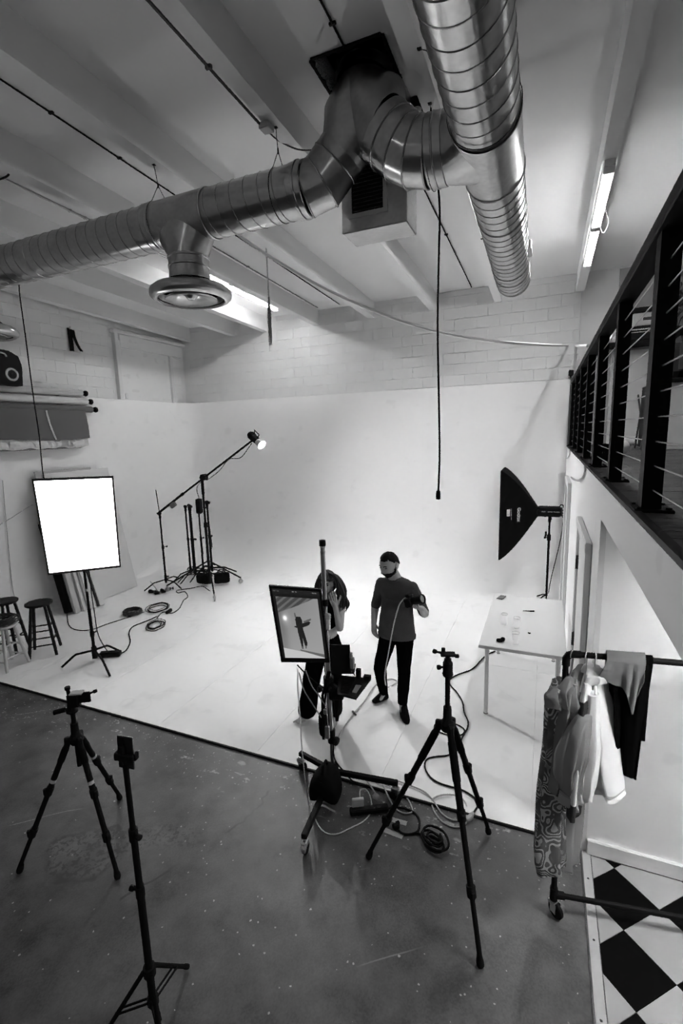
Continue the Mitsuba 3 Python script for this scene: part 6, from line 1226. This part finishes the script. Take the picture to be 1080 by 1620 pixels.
def hand_bones(w, d, nrm, thumb, curls, size=1.0, spread=0.10, tcurl=0.3):
    "w: wrist, d: along the palm, nrm: out of the palm (fingers close towards it), thumb: +1/-1 along cross(d, nrm)"
    w, d, nrm = V(w), unit(d), unit(V(nrm) - unit(d)*(V(nrm)@unit(d))); s = np.cross(d, nrm)*thumb; k = size; out = []
    out += [(w, 0.024*k, w+d*0.035*k, 0.025*k)]
    base = []
    for i, off in enumerate((0.030, 0.010, -0.010, -0.028)):
        b = w + d*(0.086 - 0.004*abs(i-1))*k + s*off*k; base.append(b); out.append((w+d*0.02*k+s*off*0.6*k, 0.016*k, b, 0.0115*k))
    out.append((w+d*0.03*k+s*0.012*k-nrm*0.002, 0.02*k, w+d*0.06*k-s*0.012*k, 0.018*k))
    for i, (b, L) in enumerate(zip(base, (0.072, 0.080, 0.074, 0.058))):
        a = 0.0; p = b; dd = unit(d + s*spread*(1.5-i)*0.6)
        for j, (f, r) in enumerate(((0.45, 0.0095), (0.31, 0.0088), (0.24, 0.0080))):
            a += curls[i]*(0.8, 1.0, 0.7)[j]; q = p + (dd*math.cos(a) + nrm*math.sin(a))*L*f*k; out.append((p, r*k*1.04, q, r*k)); p = q
    tb_ = w + d*0.028*k + s*0.026*k + nrm*0.004; td = unit(d*0.62 + s*0.75 + nrm*0.35*tcurl)
    t1 = tb_ + td*0.042*k; t2 = t1 + unit(td + d*0.35 + nrm*tcurl)*0.032*k; t3 = t2 + unit(td + d*0.6 + nrm*tcurl*1.5)*0.024*k
    out += [(w+d*0.02*k+s*0.01*k, 0.017*k, tb_, 0.0145*k), (tb_, 0.014*k, t1, 0.0115*k), (t1, 0.0110*k, t2, 0.0098*k), (t2, 0.0098*k, t3, 0.0088*k)]
    return out
def face_parts(root, loc_to, female=False, asleep=True):
    for s in (-1, 1):
        part(root, 'eye', trimesh.Trimesh((ball((0, 0, 0), 1.0)*V(0.0125, 0.006, 0.0048))@loc_to.R.T + loc_to.p(V(s*0.031, 0.0835, 0.0155)), trimesh.creation.icosphere(subdivisions=2).faces), 'brow', True, 'dark eye')
        part(root, 'eyebrow', tube([loc_to.p(V(s*0.014, 0.0935, 0.037)), loc_to.p(V(s*0.030, 0.0915, 0.0415)), loc_to.p(V(s*0.047, 0.080, 0.037))], [0.0035, 0.0045, 0.002], 8), 'brow')
class Loc:
    def __init__(self, c, R_, k=1.0): self.c, self.R, self.k = V(c), R_, k
    def p(self, q): return self.R@(V(q)*self.k) + self.c
def wrinkle(m, amp, fq, seed):
    n = m.vertex_normals; v = np.array(m.vertices); q = v*V(fq, fq, fq*0.55)
    m.vertices = v + n*(amp*(meshkit.fbm(q, 3, seed)-0.5)*2)[:, None]; return m

# --- the man with the camera
mk = thing('person', 'bearded man in a dark grey sweatshirt and black trousers holding a camera', 'person')
HC = V((-1.441, 4.53, 1.639)); HR = head_frame((-0.40, -0.92), 0.36, 0.03); L_ = Loc(HC, HR, 1.12)
ear = [hull(ball(L_.p(V(s*0.075, -0.010, 0.004)), (0.012, 0.014, 0.028)), ball(L_.p(V(s*0.083, -0.022, 0.020)), 0.007), ball(L_.p(V(s*0.076, -0.006, -0.022)), 0.006)) for s in (-1, 1)]
loc = head_local(1.12); headm = manif(loc@HR.T + HC, HEAD.faces)
shL, shR = V(-1.555, 4.61, 1.405), V(-1.215, 4.58, 1.405)
elL, wrL = V((-1.644, 4.64, 1.109)), V((-1.633, 4.56, 0.961))
elR, wrR = V(-1.095, 4.62, 1.12), V((-1.064, 4.38, 1.262))
kneeL, ankL, kneeR, ankR = V(-1.565, 4.54, 0.46), V((-1.571, 4.68, 0.095)), V(-1.285, 4.51, 0.50), V(-1.312, 4.52, 0.10)
hipL, hipR = V(-1.475, 4.60, 0.85), V(-1.30, 4.59, 0.85)
neck0 = V(-1.40, 4.60, 1.47)
fistL = hand_bones(wrL, unit(V(0.10, -0.25, -1)), V(0.9, -0.3, 0.1), -1, (0.35, 0.4, 0.45, 0.5), 1.02)
CAMC = V((-1.147, 4.31, 1.355))
palmR = hand_bones(wrR, unit(CAMC+V(0.035, -0.02, -0.045)-wrR+V(0, 0, 0.0)), V(-0.25, 0.1, 1.0), 1, (0.55, 0.6, 0.6, 0.6), 1.02, 0.25, 0.8)
skin = bones([(neck0, 0.068, HC+V(0.012, 0.03, -0.07), 0.058), (shL-V(0, 0, 0.02), 0.042, elL, 0.044), (elL, 0.044, wrL, 0.028), (shR-V(0, 0, 0.02), 0.042, elR, 0.044), (elR, 0.046, wrR, 0.030),
              (neck0-V(0, 0, 0.09), 0.055, V(-1.385, 4.60, 0.95), 0.09), (shL-V(0, 0, 0.02), 0.04, neck0-V(0, 0, 0.07), 0.045), (shR-V(0, 0, 0.02), 0.04, neck0-V(0, 0, 0.07), 0.045),
              (V(-1.385, 4.60, 0.95), 0.10, hipL, 0.075), (V(-1.385, 4.60, 0.95), 0.10, hipR, 0.075), (hipL, 0.07, kneeL, 0.05), (kneeL, 0.05, ankL, 0.036), (hipR, 0.07, kneeR, 0.05), (kneeR, 0.05, ankR, 0.036),
              (ankL, 0.036, ankL+V(-0.03, -0.05, -0.05), 0.03), (ankR, 0.036, ankR+V(0.03, -0.06, -0.05), 0.03)], 0.02, 10)
hands = bones(fistL, 0.004, 4); handR = bones(palmR, 0.004, 4)
body = m3.Manifold.batch_boolean([headm, manif(skin.vertices, skin.faces), manif(hands.vertices, hands.faces), manif(handR.vertices, handR.faces)] + ear, m3.OpType.Add)
part(mk, 'body', tri(body), 'skin', 55)
x, y, z = (loc/1.12).T
hair = np.maximum(smooth01(0.050, 0.064, z + 0.10*np.clip(y, 0, 1)*0), 0)
hairline = np.where(y > 0.0, 0.080 + 0.05*np.clip(y-0.05, 0, 1), 0.055 + (y)*1.15); hairline = np.where(y < -0.0, np.maximum(hairline, -0.055), hairline)
hairline = np.where((y > -0.012) & (y < 0.045), np.maximum(0.036, 0.03+1.3*y), hairline)
hw = smooth01(-0.006, 0.010, z-hairline)
part(mk, 'hair', shell(loc, hw, 0.009, HR, HC, 0.005, 90), 'hair_black', 60, 'short black hair')
bw = smooth01(0.0, 0.012, -0.036-z-0.20*np.clip(0.03-y, 0, 1)+0.20*np.clip(y-0.07, 0, 1)) * smooth01(-0.012, 0.0, y)
bw = np.maximum(bw, smooth01(0.002, 0.012, y+0.008)*smooth01(0.030, 0.018, y)*smooth01(0.03, 0.01, z)*smooth01(-0.08, -0.05, z)*(np.abs(x) > 0.05))
mouth = np.exp(-(x/0.020)**4)*np.exp(-((z+0.059)/0.006)**4); nosem = np.exp(-(x/0.017)**4)*smooth01(-0.036, -0.030, z)
bw = bw*(1-mouth)*(1-nosem)*smooth01(-0.034, -0.042, z-0.16*np.clip(np.abs(x)-0.018, 0, 1)*3.2)
part(mk, 'beard', shell(loc, bw, 0.007, HR, HC, 0.003, 120), 'hair_black', 60, 'trimmed black beard')
face_parts(mk, L_)
T_ = [hull(ball((-1.388, 4.60, 1.33), (0.165, 0.105, 0.06)), ball((-1.386, 4.59, 1.05), (0.178, 0.120, 0.08))), hull(ball((-1.386, 4.59, 1.08), (0.180, 0.122, 0.08)), ball((-1.386, 4.59, 0.865), (0.205, 0.138, 0.035))),
      hull(ball(shL+V(0.01, 0, 0.0), (0.055, 0.062, 0.056)), ball(shR+V(-0.01, 0, 0.0), (0.055, 0.062, 0.056)), ball((-1.397, 4.605, 1.478), (0.075, 0.070, 0.022)), ball((-1.388, 4.59, 1.28), (0.165, 0.11, 0.06)))]
shirt = bones([(shL, 0.060, lerp(shL, elL, 0.85), 0.056), (shR, 0.060, lerp(shR, elR, 0.92), 0.058)], 0.014, 14, T_)
cutn = hull(ball(neck0+V(-0.012, -0.02, 0.050), (0.072, 0.074, 0.030)), ball(HC+V(0, 0, -0.02), 0.07))
cut = [cutn, manif(trimesh.creation.box((0.6, 0.5, 0.08)).vertices + V(-1.386, 4.59, 0.80), trimesh.creation.box((0.6, 0.5, 0.08)).faces)]
sm_ = tri(m3.Manifold.batch_boolean([manif(shirt.vertices, shirt.faces)] + cut, m3.OpType.Subtract).refine_to_length(0.016))
sw_ = part(mk, 'sweatshirt', wrinkle(sm_, 0.010, 9, 3), 'knit_grey', 50, 'dark grey sweatshirt')
rb_ = neck0+V(-0.012, -0.02, 0.022)
part(sw_, 'collar', tube(np.vstack([circle(rb_+V(0, 0, -0.012), (1, 0, 0), (0, 0.97, 0.12), 0.076, 0.077, 32)]*1+[circle(rb_+V(0, 0, -0.012), (1, 0, 0), (0, 0.97, 0.12), 0.076, 0.077, 32)[:1]]), 0.008, 8, False), 'knit_grey')
part(sw_, 'hem', loft([circle((-1.386, 4.59, 0.842+0.03*k), (1, 0, 0), (0, 1, 0), 0.205+0.002*k, 0.138, 40) for k in (0, 1)], False), 'knit_grey', 40)
P_ = [hull(ball((-1.388, 4.60, 0.90), (0.16, 0.105, 0.07)), ball(hipL+V(0.01, 0, -0.02), 0.085), ball(hipR+V(-0.01, 0, -0.02), 0.085))]
tro = bones([(hipL, 0.098, kneeL, 0.068), (kneeL, 0.069, lerp(kneeL, ankL, 0.90), 0.052), (hipR, 0.098, kneeR, 0.068), (kneeR, 0.069, lerp(kneeR, ankR, 0.90), 0.052)], 0.016, 12, P_)
part(mk, 'trousers', wrinkle(tro, 0.010, 13, 5), 'black_cloth', 50, 'black trousers')
def shoe(heel, toe, h, name='shoe', mat='black_nylon', w=0.043):
    d = unit(toe-heel); s = unit(np.cross(d, V(0, 0, 1)))
    b = bones([], 0.012, 6, [hull(ball(heel, (w*0.85, w*0.85, 0.032)), ball(lerp(heel, toe, 0.65), (w, w, 0.028)), ball(toe, (w*0.8, w*0.8, 0.022)), ball(lerp(heel, toe, 0.1)+V(0, 0, h), 0.040), ball(lerp(heel, toe, 0.38)+V(0, 0, h*0.65), 0.034))])
    k = part(mk, name, b, mat, 45, 'black shoe'); 
    return k
k = shoe(V(-1.318, 4.555, 0.035), V(-1.225, 4.375, 0.026), 0.065)
part(k, 'sole', loft([circle((-1.272, 4.465, 0.001+0.012*q), unit(V(0.093, -0.18, 0)), unit(V(0.18, 0.093, 0)), 0.142, 0.047, 32) for q in (0, 1)]), 'black_plastic')
k = shoe(ankL+V(0.012, 0.02, -0.055), V((-1.649, 4.597, 0.026)), 0.05)
# the camera in his hand
ck = thing('digital_camera', 'black digital camera with a thick lens held in the man\'s left hand', 'camera')
ax = unit(V((-1.005, 4.26, 1.408))-V((-1.135, 4.31, 1.35))); ux = unit(V(0, 0, 1)-ax*ax[2]); sx_ = np.cross(ax, ux); CR_ = np.stack([sx_, ax, ux], 1)
part(ck, 'body', cat([obox(CAMC-ax*0.02, (0.14, 0.065, 0.095), CR_, 0.014), obox(CAMC-ax*0.015+ux*0.055, (0.065, 0.055, 0.04), CR_, 0.012), obox(CAMC-ax*0.005+sx_*0.055, (0.035, 0.075, 0.09), CR_, 0.014)]), 'black_plastic', False)
part(ck, 'lens_barrel', lathe(CAMC+ax*0.01, ax, [(0, .001), (0, 0.036), (0.03, 0.036), (0.032, 0.040), (0.09, 0.041), (0.095, 0.044), (0.130, 0.045), (0.132, 0.038), (0.118, 0.036)], 36), 'black_plastic')
part(ck, 'front_glass', lathe(CAMC+ax*0.127, ax, [(0, 0.039), (0.004, 0.03), (0.006, 0.001)], 30), 'lens_glass')
part(ck, 'dial', cat([lathe(CAMC-ax*0.02+ux*0.045+sx_*-0.05, ux, [(0, .001), (0, 0.013), (0.012, 0.013), (0.012, .001)], 16), lathe(CAMC-ax*0.055+ux*0.01+sx_*0.02, -ax, [(0, .001), (0, 0.011), (0.006, 0.010), (0.007, .001)], 16)]), 'mid_grey')

# --- the woman behind the monitor
wk = thing('person', 'long-haired woman in black behind the monitor, a hand raised to her face', 'person')
HC = V((-1.97, 4.15, 1.514)); HR = head_frame((0.05, -1.0), 0.28, -0.05); L_ = Loc(HC, HR, 0.94)
loc = head_local(0.94, True); headm = manif(loc@HR.T + HC, HEAD.faces)
nk = V(HC[0]+0.005, 4.19, HC[2]-0.19)
shA, shB = V((-1.826, 4.17, 1.311)), V((-2.14, 4.2, 1.263)); shA = lerp(shA, nk, 0.12)
elA, wrA = V((-1.831, 4.1, 1.069)), V((-1.819, 3.99, 1.324))
elB, wrB = V(-2.19, 4.20, 1.05), V(-2.10, 4.03, 0.98)
hp1, hp2 = V(-2.09, 4.15, 0.84), V(-1.95, 4.15, 0.84); kn1, kn2 = V((-2.154, 4.07, 0.471)), V((-1.905, 4.08, 0.485)); an1, an2 = V(-2.215, 4.06, 0.09), V(-1.925, 4.12, 0.09)
wst = V(-2.015, 4.17, 0.98); cst = V(-1.99, 4.18, 1.22)
hA = hand_bones(wrA, unit(V((-1.846, 3.99, 1.417))-wrA), V(-0.5, 0.8, 0.1), -1, (0.15, 0.2, 0.25, 0.35), 0.95, 0.12)
hB = hand_bones(wrB, unit(V(0.8, -0.2, 0.2)), V(0.1, 0.9, -0.2), 1, (0.4, 0.4, 0.4, 0.5), 0.92)
skin = bones([(nk, 0.050, HC+V(0, 0.03, -0.065), 0.046), (nk-V(0, 0, 0.02), 0.05, shA, 0.050), (nk-V(0, 0, 0.02), 0.05, shB, 0.050), (shA, 0.050, elA, 0.038), (elA, 0.038, wrA, 0.025), (shB, 0.05, elB, 0.038), (elB, 0.038, wrB, 0.025),
              (cst, 0.10, wst, 0.10), (nk-V(0, 0, 0.06), 0.06, cst, 0.10), (wst, 0.105, hp1, 0.08), (wst, 0.105, hp2, 0.08), (hp1, 0.07, kn1, 0.05), (kn1, 0.05, an1, 0.034), (hp2, 0.07, kn2, 0.05), (kn2, 0.05, an2, 0.034)], 0.018, 10,
             [hull(ball(cst+V(-0.07, 0, 0.03), (0.085, 0.095, 0.10)), ball(cst+V(0.07, 0, 0.03), (0.085, 0.095, 0.10)), ball(wst, (0.12, 0.09, 0.05)))])
def foot(an, d, k=0.92):
    d = unit(d); s = np.cross(d, V(0, 0, 1)); out = [(an, 0.034, an+V(0, 0, -0.055), 0.030), (an+V(0, 0, -0.055), 0.030, an+d*0.11+V(0, 0, -0.066), 0.022), (an+d*0.02+V(0, 0, -0.02), 0.030, an+d*0.12+V(0, 0, -0.064), 0.020)]
    for i, o in enumerate((0.026, 0.011, -0.002, -0.014, -0.025)):
        b = an+d*(0.12-0.008*i)+s*o+V(0, 0, -0.070); out.append((b-d*0.04, 0.014, b+d*(0.035-0.005*i), 0.0105 if i == 0 else 0.008))
    return out
feet = bones(foot(an1, V(-0.5, -0.8, 0)) + foot(an2, V(0.15, -1, 0)), 0.006, 4)
hands = bones(hA, 0.004, 4); h2 = bones(hB, 0.004, 4)
part(wk, 'body', tri(m3.Manifold.batch_boolean([headm] + [manif(q.vertices, q.faces) for q in (skin, feet, hands, h2)], m3.OpType.Add)), 'skin_light', 55)
face_parts(wk, L_, True)
top = bones([(shA+V(-0.03, 0, 0.005), 0.050, cst+V(0.06, 0, 0.02), 0.085), (shB+V(0.03, 0, 0.005), 0.050, cst+V(-0.06, 0, 0.02), 0.085)], 0.016, 10,
            [hull(ball(cst+V(-0.07, -0.005, 0.03), (0.095, 0.105, 0.10)), ball(cst+V(0.07, -0.005, 0.03), (0.095, 0.105, 0.10)), ball(wst+V(0, 0, 0.07), (0.135, 0.10, 0.03)))])
part(wk, 'top', wrinkle(top, 0.006, 12, 2), 'black_cloth', 50, 'sleeveless black top')
t2 = bones([(hp1, 0.10, kn1, 0.090), (kn1, 0.090, an1+V(0.0, 0, 0.03), 0.098), (hp2, 0.10, kn2, 0.085), (kn2, 0.085, an2+V(0.0, 0, 0.06), 0.082)], 0.018, 12, [hull(ball(wst+V(0, 0, -0.05), (0.135, 0.105, 0.03)), ball(hp1, 0.095), ball(hp2, 0.095))])
t2 = tri(manif(t2.vertices, t2.faces).trim_by_plane((0, 0, 1), 0.035).refine_to_length(0.018))
part(wk, 'trousers', wrinkle(t2, 0.012, 11, 9), 'black_cloth', 50, 'wide black trousers')
x, y, z = (loc/0.94).T
hl = np.where(y > 0.02, 0.066-0.3*np.abs(x)*1.2, -0.09); hw = smooth01(-0.004, 0.010, z-hl)*np.maximum(smooth01(0.075, 0.05, y), smooth01(0.055, 0.07, z))
hk = part(wk, 'hair', shell(loc, hw, 0.020, HR, HC, 0.008, 60), 'hair_brown', 60, 'long dark wavy hair')
rg = random.Random(12); locks = []
def lock_family(path, n, spread, r):
    path = [V(p) for p in path]
    for i in range(n):
        o = V(rg.uniform(-1, 1)*spread, rg.uniform(-0.6, 0.6)*spread, rg.uniform(-0.4, 0.4)*spread); ph = rg.uniform(0, 6.28); cut_ = rg.uniform(0.8, 1.08); P = []
        for q, p in enumerate(path):
            f = q/(len(path)-1); w = 0.25 + 0.9*min(1, f*1.6); base = lerp(path[0], p, cut_) if f > 0.6 else p
            P.append(base + o*w + V(0.011*math.sin(ph+q*2.1), 0.009*math.cos(ph+q*1.7), 0)*f)
        P = spline(P, 5); locks.append(tube(P, r*np.interp(np.linspace(0, 1, len(P)), [0, 0.15, 0.75, 1], [0.5, 1.0, 0.9, 0.15]), 7))
lock_family([(-1.938, 4.12, 1.625), (-1.864, 4.09, 1.608), (-1.821, 4.08, 1.551), (-1.802, 4.08, 1.488), (-1.78, 4.07, 1.423), (-1.766, 4.08, 1.35), (-1.782, 4.08, 1.282)], 34, 0.028, 0.010)
lock_family([(-1.952, 4.18, 1.606), (-1.893, 4.2, 1.566), (-1.862, 4.22, 1.497), (-1.857, 4.25, 1.407), (-1.855, 4.27, 1.306), (-1.864, 4.27, 1.223)], 20, 0.030, 0.012)
lock_family([(-1.966, 4.12, 1.622), (-2.009, 4.09, 1.594), (-2.035, 4.08, 1.523), (-2.052, 4.08, 1.442), (-2.068, 4.09, 1.35), (-2.058, 4.09, 1.251)], 22, 0.026, 0.010)
lock_family([(-2.019, 4.2, 1.587), (-2.081, 4.22, 1.529), (-2.128, 4.25, 1.433), (-2.143, 4.27, 1.3), (-2.138, 4.28, 1.186)], 10, 0.026, 0.015)
part(hk, 'locks', cat(locks), 'hair_brown', 60, kind='stuff')

# ---------------------------------------------------------------- groups of look-alikes
for base, g in (('drinking_glass', 'glasses on the white table'), ('bar_stool', 'bar stools at the left'), ('backdrop_roll', 'backdrop rolls on the left wall'), ('foam_strip', 'foam strips leaning on the left wall'), ('foam_board', 'boards leaning on the left wall'),
                ('floor_cable', 'cables on the floor'), ('wall_cable', 'cables on the walls'), ('cable_coil', 'cable coils'), ('clothes_hanger', 'hangers on the clothes rack'), ('sandbag', 'black sandbags'), ('camera_tripod', 'camera tripods'), ('spiral_duct', 'spiral ducts'),
                ('ceiling_conduit', 'conduits on the ceiling'), ('ceiling_flex', 'loose flex on the ceiling'), ('tape_strip', 'strips of tape'), ('junction_box', 'junction boxes'), ('fluorescent_light', 'fluorescent lights'), ('storage_box', 'boxes on the mezzanine shelf'), ('light_stand', 'light stands'), ('softbox', 'softboxes'), ('person', 'people in the studio')):
    ks = [k for k in labels if '__' not in k and (k == base or k[:-4] == base)]
    for k in ks:
        if len(ks) > 1: labels[k].setdefault('group', g)
